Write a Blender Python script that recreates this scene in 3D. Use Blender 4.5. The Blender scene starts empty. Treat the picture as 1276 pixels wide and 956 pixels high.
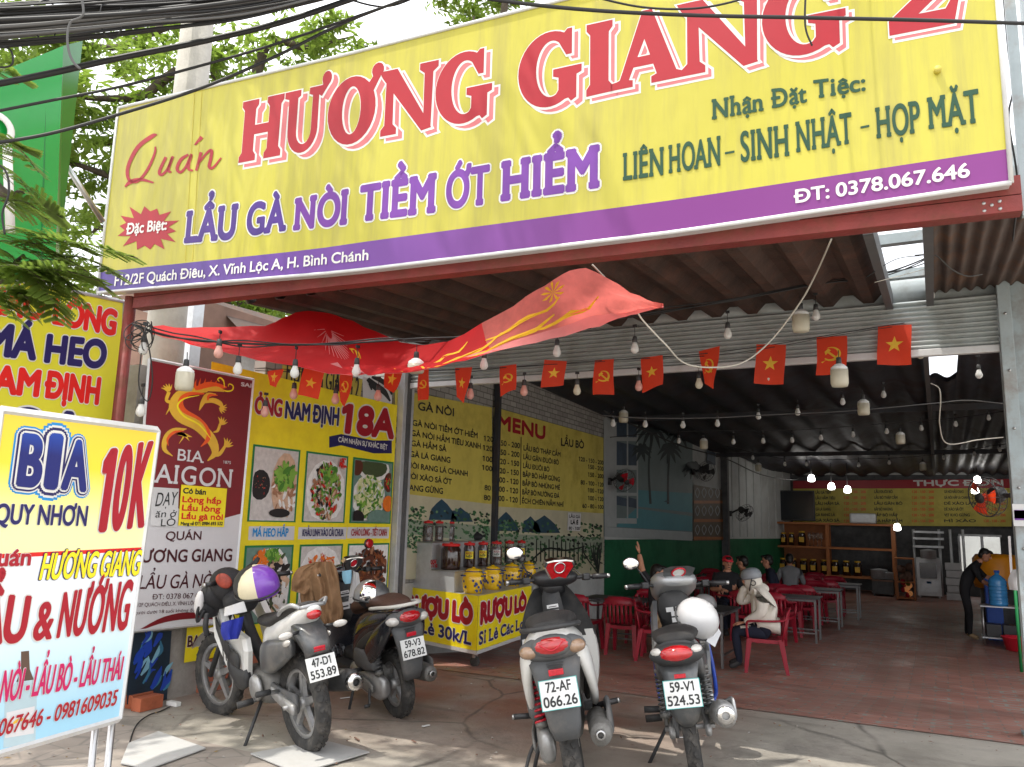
import bpy, bmesh, math, random
from mathutils import Vector as V, Matrix as M4, Euler, noise as mnoise
R_ = math.radians
C = bpy.context.scene.collection
SC = bpy.context.scene
# ------------------------------------------------------------------ camera, sky, sun, exposure
CAM_H = 1.55; F_ = 1000.0; CX_, CY_, W_ = 638.0, 478.0, 1276.0
_up = V((.0275, -1, .1714)).normalized()
_dep = V((532., 186., F_)); _dep = (_dep - _up*_dep.dot(_up)).normalized()
_lat = _dep.cross(_up)
if _lat.x < 0: _lat = -_lat
# columns: camera axes in the world (camera looks along -Z, Y up)
cm = M4(((_lat.x, -_lat.y, -_lat.z, 0), (_dep.x, -_dep.y, -_dep.z, 0), (_up.x, -_up.y, -_up.z, CAM_H), (0, 0, 0, 1)))
cam = bpy.data.objects.new('camera', bpy.data.cameras.new('camera')); C.objects.link(cam)
cam.matrix_world = cm
cam.data.sensor_width = 36; cam.data.lens = 36*F_/W_; cam.data.clip_start = .05; cam.data.clip_end = 4000
SC.camera = cam
SUN_DIR = V((.24, .28, -1)).normalized()            # the way sunlight travels
wd = bpy.data.worlds.new('World'); SC.world = wd; wd.use_nodes = True
nt = wd.node_tree; bgn = nt.nodes['Background']
sky = nt.nodes.new('ShaderNodeTexSky'); sky.sky_type = 'NISHITA'; sky.sun_disc = False
sky.sun_elevation = math.asin(-SUN_DIR.z); sky.sun_rotation = math.atan2(-SUN_DIR.x, -SUN_DIR.y)
sky.air_density = 1.0; sky.dust_density = 8; sky.ozone_density = .6
# bright broken cloud over the sky
wc_ = nt.nodes.new('ShaderNodeTexCoord'); wn = nt.nodes.new('ShaderNodeTexNoise'); wn.inputs['Scale'].default_value = 2.2; wn.inputs['Detail'].default_value = 7
wr = nt.nodes.new('ShaderNodeMapRange'); wr.inputs[1].default_value = .3; wr.inputs[2].default_value = .6; wr.inputs[3].default_value = .35; wr.inputs[4].default_value = .95
wm = nt.nodes.new('ShaderNodeMix'); wm.data_type = 'RGBA'; nt.links.new(wc_.outputs['Generated'], wn.inputs['Vector']); nt.links.new(wn.outputs[0], wr.inputs[0]); nt.links.new(wr.outputs[0], wm.inputs[0])
nt.links.new(sky.outputs[0], wm.inputs[6]); wm.inputs[7].default_value = (9.5, 9.6, 9.8, 1); nt.links.new(wm.outputs[2], bgn.inputs[0]); bgn.inputs[1].default_value = .15
sl = bpy.data.lights.new('sun', 'SUN'); sl.energy = 2.1; sl.angle = R_(.6); sl.color = (1, .95, .86)
so = bpy.data.objects.new('sun', sl); C.objects.link(so)
so.rotation_euler = SUN_DIR.to_track_quat('-Z', 'Y').to_euler(); so.location = (-4, -3, 12)
SC.view_settings.view_transform = 'Standard'; SC.view_settings.look = 'None'
SC.view_settings.gamma = 1; SC.view_settings.exposure = .88
SC.cycles.max_bounces = 8; SC.cycles.diffuse_bounces = 4; SC.cycles.sample_clamp_indirect = 6
# ------------------------------------------------------------------ measuring: a sight line of the photograph meets a real surface
def ray(px, py): return _lat*0 + V((_lat.dot(V((px-CX_, py-CY_, F_))), _dep.dot(V((px-CX_, py-CY_, F_))), _up.dot(V((px-CX_, py-CY_, F_)))))/F_
EYE = V((0, 0, CAM_H))
def on(px, py, plane):
    p, n = plane; d = ray(px, py); return EYE + d*((p-EYE).dot(n)/d.dot(n))
def PX(x): return (V((x, 0, 0)), V((1, 0, 0)))
def PY(y): return (V((0, y, 0)), V((0, 1, 0)))
def PZ(z): return (V((0, 0, z)), V((0, 0, 1)))
def dep(px, py, d): return EYE + ray(px, py)*d
FLOOR_IN = -.25; RAMP0, RAMP1 = 7.35, 10.2
def zf(y): return FLOOR_IN*min(1, max(0, (y-RAMP0)/(RAMP1-RAMP0)))
def ground(px, py):
    z = 0
    for _ in range(12): p = on(px, py, PZ(z)); z = .5*z+.5*zf(p.y)
    p = on(px, py, PZ(z)); p.z = zf(p.y); return p
# ------------------------------------------------------------------ materials
MT = {}
def mat(name, col, rough=.55, metal=0, var=.1, sc=5, bump=0, bsc=40, trans=0, emis=None, es=1, coat=0, dirt=None, alpha=1, transl=0, spec=.5):
    m = bpy.data.materials.new(name); m.use_nodes = True; t = m.node_tree; b = t.nodes['Principled BSDF']
    L = t.links.new; N = t.nodes.new
    tc = N('ShaderNodeTexCoord'); c4 = (*col, 1)
    b.inputs['Roughness'].default_value = rough; b.inputs['Metallic'].default_value = metal
    b.inputs['Specular IOR Level'].default_value = spec
    nz = N('ShaderNodeTexNoise'); nz.inputs['Scale'].default_value = sc; nz.inputs['Detail'].default_value = 6; nz.inputs['Roughness'].default_value = .65
    L(tc.outputs['Object'], nz.inputs['Vector'])
    mx = N('ShaderNodeMix'); mx.data_type = 'RGBA'
    mr = N('ShaderNodeMapRange'); mr.inputs[1].default_value = .3; mr.inputs[2].default_value = .7
    L(nz.outputs['Fac'], mr.inputs[0]); L(mr.outputs[0], mx.inputs[0])
    mx.inputs[6].default_value = (*[max(0, c*(1-var)) for c in col], 1); mx.inputs[7].default_value = (*[min(1, c*(1+var)) for c in col], 1)
    out = mx.outputs[2]
    if dirt:
        dc, amt, ds = dirt
        n2 = N('ShaderNodeTexNoise'); n2.inputs['Scale'].default_value = ds; n2.inputs['Detail'].default_value = 8; n2.inputs['Roughness'].default_value = .7
        L(tc.outputs['Object'], n2.inputs['Vector'])
        m2 = N('ShaderNodeMapRange'); m2.inputs[1].default_value = .48; m2.inputs[2].default_value = .72; m2.inputs[4].default_value = amt
        L(n2.outputs['Fac'], m2.inputs[0]); x2 = N('ShaderNodeMix'); x2.data_type = 'RGBA'
        L(m2.outputs[0], x2.inputs[0]); L(out, x2.inputs[6]); x2.inputs[7].default_value = (*dc, 1); out = x2.outputs[2]
        r2 = N('ShaderNodeMapRange'); r2.inputs[3].default_value = rough; r2.inputs[4].default_value = min(1, rough+.35)
        L(m2.outputs[0], r2.inputs[0]); L(r2.outputs[0], b.inputs['Roughness'])
    L(out, b.inputs['Base Color'])
    if bump:
        n3 = N('ShaderNodeTexNoise'); n3.inputs['Scale'].default_value = bsc; n3.inputs['Detail'].default_value = 4
        L(tc.outputs['Object'], n3.inputs['Vector']); bp = N('ShaderNodeBump'); bp.inputs['Strength'].default_value = bump; bp.inputs['Distance'].default_value = .02
        L(n3.outputs['Fac'], bp.inputs['Height']); L(bp.outputs[0], b.inputs['Normal'])
    if trans: b.inputs['Transmission Weight'].default_value = trans; b.inputs['IOR'].default_value = 1.45
    if coat: b.inputs['Coat Weight'].default_value = coat; b.inputs['Coat Roughness'].default_value = .08
    if emis: b.inputs['Emission Color'].default_value = (*emis, 1); b.inputs['Emission Strength'].default_value = es
    if alpha < 1: b.inputs['Alpha'].default_value = alpha
    if transl:
        tr = N('ShaderNodeBsdfTranslucent'); L(out, tr.inputs[0]); ms = N('ShaderNodeMixShader'); ms.inputs[0].default_value = transl
        L(b.outputs[0], ms.inputs[1]); L(tr.outputs[0], ms.inputs[2]); L(ms.outputs[0], t.nodes['Material Output'].inputs[0])
    MT[name] = m; return m
def srgb(r, g, b): return tuple(((c/255)/12.92 if c/255 <= .04045 else ((c/255+.055)/1.055)**2.4) for c in (r, g, b))
K = lambda n: MT[n]
for n_, c_, kw in [
 ('white', (.78, .78, .76), dict(rough=.45, var=.05)), ('offwhite', (.62, .61, .56), dict(rough=.6, dirt=((.25, .22, .18), .5, 3))),
 ('black', (.018, .018, .02), dict(rough=.4)), ('satin_black', (.03, .031, .033), dict(rough=.55, dirt=((.12, .11, .1), .35, 8))),
 ('grey_plastic', (.085, .088, .092), dict(rough=.6, dirt=((.2, .18, .16), .5, 9))), ('rubber', (.035, .034, .033), dict(rough=.85, dirt=((.14, .125, .11), .7, 14), bump=.3, bsc=60)),
 ('alloy', (.42, .42, .42), dict(rough=.45, metal=.7, dirt=((.16, .14, .12), .6, 12))), ('steel', (.5, .5, .5), dict(rough=.3, metal=.9, dirt=((.2, .16, .12), .3, 10))),
 ('chrome', (.7, .7, .7), dict(rough=.12, metal=1, var=.03)), ('engine', (.2, .195, .185), dict(rough=.6, metal=.4, dirt=((.1, .085, .07), .7, 16))),
 ('bike_white', (.72, .72, .7), dict(rough=.28, coat=.5, var=.04, dirt=((.35, .31, .26), .3, 5))), ('bike_black', (.012, .013, .018), dict(rough=.22, coat=.7, dirt=((.1, .09, .08), .25, 7))),
 ('bike_grey', (.09, .095, .1), dict(rough=.4, metal=.3, coat=.3, dirt=((.28, .25, .22), .5, 6))), ('bike_silver', (.36, .37, .38), dict(rough=.35, metal=.5, coat=.4, dirt=((.3, .27, .23), .35, 7))),
 ('blue_trim', (.02, .06, .35), dict(rough=.35)), ('red_lens', (.42, .008, .012), dict(rough=.12, coat=1, var=.25, sc=30)), ('amber_lens', (.3, .19, .12), dict(rough=.15, coat=1, var=.2, sc=30)),
 ('clear_lens', (.55, .53, .5), dict(rough=.12, coat=1, var=.2, sc=30)), ('reflector', (.5, .015, .03), dict(rough=.2, var=.2, sc=60)), ('mirror', (.85, .85, .86), dict(rough=.03, metal=1, var=.01)),
 ('seat_black', (.022, .021, .021), dict(rough=.6, bump=.2, bsc=180, dirt=((.09, .08, .07), .4, 8))), ('seat_brown', (.075, .035, .024), dict(rough=.55, bump=.25, bsc=160, dirt=((.15, .1, .08), .3, 7))),
 ('plate_white', (.72, .73, .72), dict(rough=.5, dirt=((.4, .36, .3), .3, 9))), ('ink', (.02, .02, .022), dict(rough=.6)), ('teal_edge', (.08, .4, .38), dict(rough=.5)),
 ('red_plastic', (.33, .012, .03), dict(rough=.38, var=.12)), ('table_top', (.075, .075, .08), dict(rough=.5, spec=.3)), ('table_leg', (.2, .2, .2), dict(rough=.45, metal=.6)),
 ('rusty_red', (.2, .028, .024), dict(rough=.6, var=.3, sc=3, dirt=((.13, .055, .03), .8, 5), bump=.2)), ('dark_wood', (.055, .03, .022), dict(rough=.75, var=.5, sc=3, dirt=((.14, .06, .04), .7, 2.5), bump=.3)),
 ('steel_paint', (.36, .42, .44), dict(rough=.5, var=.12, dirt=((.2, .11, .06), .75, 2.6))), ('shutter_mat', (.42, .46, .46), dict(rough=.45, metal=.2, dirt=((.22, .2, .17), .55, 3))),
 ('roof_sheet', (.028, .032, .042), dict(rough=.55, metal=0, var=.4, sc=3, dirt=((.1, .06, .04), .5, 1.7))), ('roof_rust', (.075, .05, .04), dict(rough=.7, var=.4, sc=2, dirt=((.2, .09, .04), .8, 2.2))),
 ('cable', (.014, .014, .015), dict(rough=.55)), ('cable_grey', (.1, .1, .1), dict(rough=.6)), ('cable_white', (.55, .52, .45), dict(rough=.6)),
 ('bulb_white', (.82, .82, .8), dict(rough=.3, transl=.35)), ('bulb_warm', (.75, .42, .36), dict(rough=.3, transl=.3)), ('bulb_cream', (.72, .68, .55), dict(rough=.35, transl=.35)), ('lamp_on', (1, 1, 1), dict(emis=(1, .97, .92), es=10)),
 ('board_yellow', srgb(220, 206, 84), dict(rough=.42, var=.05, sc=1.5, dirt=(srgb(186, 172, 92), .5, 1.2))), ('menu_yellow', srgb(210, 194, 88), dict(rough=.55, var=.12, sc=1.2, dirt=(srgb(150, 132, 60), .6, 1.6))),
 ('heo_yellow', srgb(224, 216, 50), dict(rough=.5, var=.07, sc=1.5)), ('ink_red', (.38, .004, .016), dict(rough=.45, var=.06)), ('ink_white', (.74, .73, .7), dict(rough=.5)), ('ink_purple', srgb(72, 40, 128), dict(rough=.45)),
 ('ink_violet', srgb(112, 52, 150), dict(rough=.45)), ('ink_green', srgb(12, 66, 40), dict(rough=.5)), ('ink_navy', srgb(32, 26, 92), dict(rough=.45)), ('ink_pink', srgb(206, 112, 116), dict(rough=.5)), ('ink_maroon', srgb(72, 14, 24), dict(rough=.5)),
 ('ink_brightred', srgb(222, 28, 22), dict(rough=.45)), ('ink_magenta', srgb(196, 16, 92), dict(rough=.45)), ('ink_yellow', srgb(250, 226, 30), dict(rough=.45)), ('ink_skyblue', srgb(24, 140, 210), dict(rough=.45)), ('ink_blue', srgb(30, 66, 168), dict(rough=.45)),
 ('ink_gold', srgb(226, 178, 52), dict(rough=.4)), ('ink_orange', srgb(232, 88, 24), dict(rough=.4)), ('poster_red', srgb(122, 18, 28), dict(rough=.4, var=.05)), ('poster_grey', srgb(214, 212, 214), dict(rough=.45, var=.03)),
 ('lightblue', srgb(206, 228, 240), dict(rough=.45, var=.04)), ('flag_red', srgb(236, 74, 44), dict(rough=.65, transl=.5, var=.06)), ('flag_star', srgb(240, 206, 70), dict(rough=.65, transl=.4)),
 ('frame_white', (.66, .67, .68), dict(rough=.4, metal=.2, dirt=((.3, .26, .22), .4, 5))), ('green_frame', srgb(20, 122, 66), dict(rough=.5)), ('wall_white', (.55, .57, .56), dict(rough=.7, var=.12, sc=1.2, dirt=((.3, .29, .26), .5, 1.5))),
 ('wall_green', srgb(16, 104, 66), dict(rough=.6, var=.15, sc=1.5, dirt=(srgb(20, 60, 44), .5, 2))), ('wall_render', (.34, .32, .29), dict(rough=.85, var=.2, sc=2, dirt=((.14, .12, .1), .7, 1.6), bump=.3)), ('brown_wall', (.19, .11, .08), dict(rough=.8, var=.3, sc=2)),
 ('orange_wood', srgb(172, 102, 48), dict(rough=.5, var=.2, sc=4)), ('glass_jar', (.75, .78, .76), dict(rough=.06, trans=.9, var=.02)), ('dark_liquor', (.03, .012, .008), dict(rough=.12, coat=.8, var=.4, sc=20)), ('red_liquor', (.12, .03, .015), dict(rough=.12, coat=.8, var=.7, sc=28)),
 ('lid_red', srgb(214, 36, 36), dict(rough=.4)), ('lid_blue', srgb(70, 110, 200), dict(rough=.4)), ('jar_yellow', srgb(236, 190, 30), dict(rough=.22, coat=.6, var=.08)), ('jar_blue', srgb(30, 50, 110), dict(rough=.3)),
 ('zinc', (.58, .6, .62), dict(rough=.42, metal=.35, dirt=((.3, .28, .26), .4, 4))), ('skin', srgb(196, 140, 112), dict(rough=.55, var=.06)), ('hair', (.012, .01, .009), dict(rough=.5)), ('cloth_black', (.012, .012, .015), dict(rough=.85, bump=.3, bsc=60)),
 ('cloth_cream', srgb(232, 226, 214), dict(rough=.9, bump=.4, bsc=26, var=.08)), ('cloth_navy', (.012, .016, .035), dict(rough=.9, bump=.3, bsc=30)), ('cloth_khaki', srgb(150, 116, 84), dict(rough=.9, bump=.5, bsc=22, var=.15)), ('cloth_grey', (.2, .2, .21), dict(rough=.9, bump=.3)),
 ('cloth_brown', srgb(120, 96, 80), dict(rough=.9)), ('cloth_beige', srgb(176, 150, 116), dict(rough=.9, bump=.3)), ('cloth_blue', srgb(30, 44, 150), dict(rough=.8, bump=.4, bsc=20)), ('helmet_white', (.55, .55, .56), dict(rough=.22, coat=.5, var=.03)), ('helmet_grey', srgb(150, 156, 162), dict(rough=.35)),
 ('helmet_purple', srgb(122, 70, 176), dict(rough=.28, coat=.4)), ('helmet_cream', srgb(226, 216, 184), dict(rough=.35)), ('fan_red', srgb(232, 70, 32), dict(rough=.3, coat=.3)), ('bottle_blue', (.05, .28, .62), dict(rough=.18, var=.15, coat=.5)),
 ('crate_blue', srgb(40, 90, 190), dict(rough=.5)), ('basin_red', srgb(220, 40, 60), dict(rough=.4)), ('orange_tank', srgb(236, 150, 20), dict(rough=.45)), ('bag_white', (.8, .8, .8), dict(rough=.4, transl=.4)), ('brick_clay', srgb(168, 92, 62), dict(rough=.85, var=.2, bump=.3)),
 ('cardboard', (.45, .45, .44), dict(rough=.7, var=.08, dirt=((.35, .33, .3), .5, 3))), ('pole_concrete', (.42, .4, .36), dict(rough=.85, var=.12, bump=.25, dirt=((.25, .23, .2), .5, 3))), ('green_sign', srgb(20, 150, 62), dict(rough=.25, coat=.5, var=.05)), ('green_sign_dark', srgb(10, 112, 48), dict(rough=.3)),
 ('bark', (.075, .058, .042), dict(rough=.9, var=.35, sc=6, bump=.6, bsc=30)), ('leaf', (.2, .3, .045), dict(rough=.5, var=.35, sc=.9, transl=.62)), ('leaf_near', (.2, .29, .05), dict(rough=.5, var=.35, sc=3, transl=.6)),
 ('tv_black', (.02, .024, .03), dict(rough=.12, coat=.5)), ('fridge_white', (.6, .61, .62), dict(rough=.4)), ('kitchen_dark', (.075, .078, .082), dict(rough=.6, var=.4)), ('paper', (.68, .68, .68), dict(rough=.7)), ('bag_black', (.02, .02, .023), dict(rough=.7, bump=.3, bsc=30)),
 ('tile_light', (.5, .5, .48), dict(rough=.35)), ('blue_crate_dark', (.02, .03, .07), dict(rough=.5)), ('sticker', (.6, .6, .6), dict(rough=.5)), ('disc', (.3, .3, .3), dict(rough=.35, metal=.9))]:
    mat(n_, c_, **kw)
# ------------------------------------------------------------------ things, parts, mesh building
WM = {}
def thing(name, label, cat, loc=(0, 0, 0), rot=(0, 0, 0), group=None, scale=1):
    o = bpy.data.objects.new(name, None); C.objects.link(o); o.empty_display_size = .1
    o.location = loc; o.rotation_euler = rot; o.scale = (scale,)*3
    tag(o, label, cat, group); WM[o] = M4.Translation(V(loc)) @ Euler(rot).to_matrix().to_4x4() @ M4.Scale(scale, 4); return o
def tag(o, label=None, cat=None, group=None, kind=None):
    if label: o['label'] = label
    if cat: o['category'] = cat
    if group: o['group'] = group
    if kind: o['kind'] = kind
    return o
def frame(o, u, v):
    u = u.normalized(); n = u.cross(v).normalized(); v = n.cross(u).normalized()
    return M4(((u.x, v.x, n.x, o.x), (u.y, v.y, n.y, o.y), (u.z, v.z, n.z, o.z), (0, 0, 0, 1)))
def spline(pts, n):
    """Catmull-Rom through pts, n steps a segment."""
    p = [V(q) for q in pts]; p = [p[0]*2-p[1]]+p+[p[-1]*2-p[-2]]; out = []
    for i in range(1, len(p)-2):
        a, b, c, d = p[i-1:i+3]
        for k in range(n):
            t = k/n; out.append(.5*((2*b)+(c-a)*t+(2*a-5*b+4*c-d)*t*t+(3*b-a-3*c+d)*t**3))
    return out+[p[-2].copy()]
class MB:
    def __init__(s): s.v = []; s.f = []; s.m = []; s.s = []
    def add(s, vs, fs, m=0, smooth=False, X=None):
        b = len(s.v); s.v += [(X @ V(q)) if X else V(q) for q in vs]
        for f in fs: s.f.append([b+i for i in f]); s.m.append(m); s.s.append(smooth)
        return s
    def box(s, c, sz, m=0, X=None, bev=0):
        x, y, z = [a/2 for a in sz]; c = V(c)
        if bev:
            b = min(bev, x*.9, y*.9, z*.9); bm = bmesh.new(); bmesh.ops.create_cube(bm, size=1)
            for q in bm.verts: q.co = V((q.co.x*sz[0], q.co.y*sz[1], q.co.z*sz[2]))+c
            bmesh.ops.bevel(bm, geom=bm.edges[:], offset=b, segments=2, profile=.6, affect='EDGES'); bm.verts.index_update()
            s.add([q.co.copy() for q in bm.verts], [[q.index for q in f.verts] for f in bm.faces], m, False, X); bm.free(); return s
        vs = [c+V((i*x, j*y, k*z)) for i in (-1, 1) for j in (-1, 1) for k in (-1, 1)]
        return s.add(vs, [(0, 1, 3, 2), (4, 6, 7, 5), (0, 4, 5, 1), (2, 3, 7, 6), (0, 2, 6, 4), (1, 5, 7, 3)], m, False, X)
    def bx(s, x0, x1, y0, y1, z0, z1, m=0, X=None, bev=0): return s.box(((x0+x1)/2, (y0+y1)/2, (z0+z1)/2), (x1-x0, y1-y0, z1-z0), m, X, bev)
    def tube(s, pts, r, n=8, m=0, cap=True, X=None, flat=1):
        pts = [V(p) for p in pts]; k = len(pts); r = r if hasattr(r, '__len__') else [r]*k; vs = []; fs = []
        ref = None
        for i, p in enumerate(pts):
            t = (pts[min(i+1, k-1)]-pts[max(i-1, 0)])
            t = t.normalized() if t.length > 1e-9 else V((0, 0, 1))
            if ref is None: ref = t.cross(V((0, 0, 1)) if abs(t.z) < .9 else V((1, 0, 0))).normalized()
            ref = (ref-t*ref.dot(t)); ref = ref.normalized() if ref.length > 1e-6 else t.orthogonal().normalized()
            w = t.cross(ref)
            for j in range(n):
                a = 2*math.pi*j/n; vs.append(p+(ref*math.cos(a)+w*math.sin(a)*flat)*r[i])
        for i in range(k-1):
            for j in range(n): fs.append((i*n+j, i*n+(j+1) % n, (i+1)*n+(j+1) % n, (i+1)*n+j))
        if cap: fs += [tuple(range(n-1, -1, -1)), tuple(range((k-1)*n, k*n))]
        return s.add(vs, fs, m, n > 4, X)
    def lathe(s, prof, n=16, m=0, X=None, sm=True, cap=True):
        """profile (radius, height) about local Z."""
        vs = []; fs = []
        for r, z in prof:
            for j in range(n): a = 2*math.pi*j/n; vs.append((r*math.cos(a), r*math.sin(a), z))
        for i in range(len(prof)-1):
            for j in range(n): fs.append((i*n+j, i*n+(j+1) % n, (i+1)*n+(j+1) % n, (i+1)*n+j))
        cap = cap and prof[0] != prof[-1]
        if cap and prof[0][0] > 1e-5: fs.append(tuple(range(n-1, -1, -1)))
        if cap and prof[-1][0] > 1e-5: fs.append(tuple(range((len(prof)-1)*n, len(prof)*n)))
        return s.add(vs, fs, m, sm, X)
    def torus(s, R, r, n=28, k=10, m=0, X=None, fx=1, a0=0, a1=2*math.pi):
        vs = []; fs = []
        for i in range(n):
            a = 2*math.pi*i/n
            for j in range(k):
                b = 2*math.pi*j/k; q = R+r*math.cos(b); vs.append((q*math.cos(a), q*math.sin(a), r*math.sin(b)*fx))
        for i in range(n):
            for j in range(k): fs.append((i*k+j, ((i+1) % n)*k+j, ((i+1) % n)*k+(j+1) % k, i*k+(j+1) % k))
        return s.add(vs, fs, m, True, X)
    def ell(s, c, r, m=0, X=None, n=14, k=9, rot=None):
        vs = []; fs = []; c = V(c); Q = Euler(rot).to_matrix() if rot else None
        for i in range(k+1):
            t = math.pi*i/k
            for j in range(n):
                a = 2*math.pi*j/n; q = V((r[0]*math.sin(t)*math.cos(a), r[1]*math.sin(t)*math.sin(a), r[2]*math.cos(t)))
                vs.append(c+(Q @ q if Q else q))
        for i in range(k):
            for j in range(n): fs.append((i*n+j, (i+1)*n+j, (i+1)*n+(j+1) % n, i*n+(j+1) % n))
        return s.add(vs, fs, m, True, X)
    def loft(s, rings, m=0, X=None, cap=True, smooth=True, closed=True):
        n = len(rings[0]); vs = [p for r in rings for p in r]; fs = []
        for i in range(len(rings)-1):
            for j in range(n if closed else n-1): fs.append((i*n+j, i*n+(j+1) % n, (i+1)*n+(j+1) % n, (i+1)*n+j))
        if cap and closed: fs += [tuple(range(n-1, -1, -1)), tuple(range((len(rings)-1)*n, len(rings)*n))]
        return s.add(vs, fs, m, smooth, X)
    def secs(s, secs, m=0, X=None, n=16, e=2.6, sub=3):
        """body lofted along x: sections (x, y, z, half width, half height)."""
        if sub > 1:
            a = spline([V((q[0], q[1], q[2])) for q in secs], sub); b = spline([V((q[3], q[4], 0)) for q in secs], sub)
            secs = [(p.x, p.y, p.z, max(.004, h.x), max(.004, h.y)) for p, h in zip(a, b)]
        rings = []
        for x, y, z, hw, hh in secs:
            rg = []
            for j in range(n):
                t = 2*math.pi*j/n; c_, s_ = math.cos(t), math.sin(t)
                rg.append(V((x, y+hw*math.copysign(abs(c_)**(2/e), c_), z+hh*math.copysign(abs(s_)**(2/e), s_))))
            rings.append(rg)
        return s.loft(rings, m, X)
    def poly(s, pts, m=0, X=None, t=0):
        """flat polygon (3-D points); t gives it a thickness along its normal."""
        pts = [V(p) for p in pts]; n = len(pts)
        if not t: return s.add(pts, [tuple(range(n))], m, False, X)
        nn = V((0, 0, 0))
        for i in range(n): nn += pts[i].cross(pts[(i+1) % n])
        nn.normalize(); q = [p-nn*t for p in pts]
        return s.add(pts+q, [tuple(range(n)), tuple(range(2*n-1, n-1, -1))]+[(i, n+i, n+(i+1) % n, (i+1) % n) for i in range(n)], m, False, X)
    def grid(s, pts, m=0, X=None, smooth=True):
        h, w = len(pts), len(pts[0])
        return s.add([p for r in pts for p in r], [(i*w+j, i*w+j+1, (i+1)*w+j+1, (i+1)*w+j) for i in range(h-1) for j in range(w-1)], m, smooth, X)
    def build(s, name, mats, parent=None, local=False, origin=None, label=None):
        me = bpy.data.meshes.new(name); vs = s.v
        if parent is not None:
            if not local: I = WM[parent].inverted(); vs = [I @ q for q in vs]
        else:
            if origin is None:
                lo = [min(q[i] for q in vs) for i in range(3)]; hi = [max(q[i] for q in vs) for i in range(3)]; origin = V(((lo[0]+hi[0])/2, (lo[1]+hi[1])/2, lo[2]))
            vs = [q-origin for q in vs]
        me.from_pydata([tuple(q) for q in vs], [], s.f)
        for mm in (mats if isinstance(mats, (list, tuple)) else [mats]): me.materials.append(K(mm) if isinstance(mm, str) else mm)
        me.polygons.foreach_set('material_index', s.m); me.polygons.foreach_set('use_smooth', s.s); me.update()
        o = bpy.data.objects.new(name, me); C.objects.link(o)
        if parent is not None: o.parent = parent; WM[o] = WM[parent]
        else: o.location = origin; WM[o] = M4.Translation(origin)
        if label: o['label'] = label
        return o
def dup(o, loc=None, rot=None, label=None, parent=None):
    c = o.copy(); C.objects.link(c)
    if parent: c.parent = parent
    if loc is not None: c.location = loc
    if rot is not None: c.rotation_euler = rot
    if label: c['label'] = label
    for ch in list(o.children): dup(ch, parent=c)
    return c
# ------------------------------------------------------------------ lettering
import unicodedata
_G = {}; _R = {}
def _raw(s, res=10):
    if s in _R: return _R[s]
    cu = bpy.data.curves.new('t', 'FONT'); cu.body = s; cu.size = 1; cu.resolution_u = res; cu.fill_mode = 'FRONT'
    o = bpy.data.objects.new('t', cu); C.objects.link(o); dg = bpy.context.evaluated_depsgraph_get(); e = o.evaluated_get(dg); me = e.to_mesh()
    r = ([q.co.copy() for q in me.vertices], [tuple(p.vertices) for p in me.polygons]); e.to_mesh_clear()
    bpy.data.objects.remove(o); bpy.data.curves.remove(cu); _R[s] = r; return r
_mx = lambda s: max(q.x for q in _raw(s)[0])
def _adv(c): return _mx('I'+c+'I')-_mx('II')
SERIF = {'H': 'abcd', 'I': 'xy', 'N': 'acd', 'M': 'abcd', 'T': 'x', 'L': 'ac', 'A': 'ab', 'U': 'cd', 'P': 'ac', 'E': 'ac', 'D': 'ac', 'K': 'abcd', 'n': 'ab', 'h': 'abc', 'i': 'x', 'S': '', 'G': ''}
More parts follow.
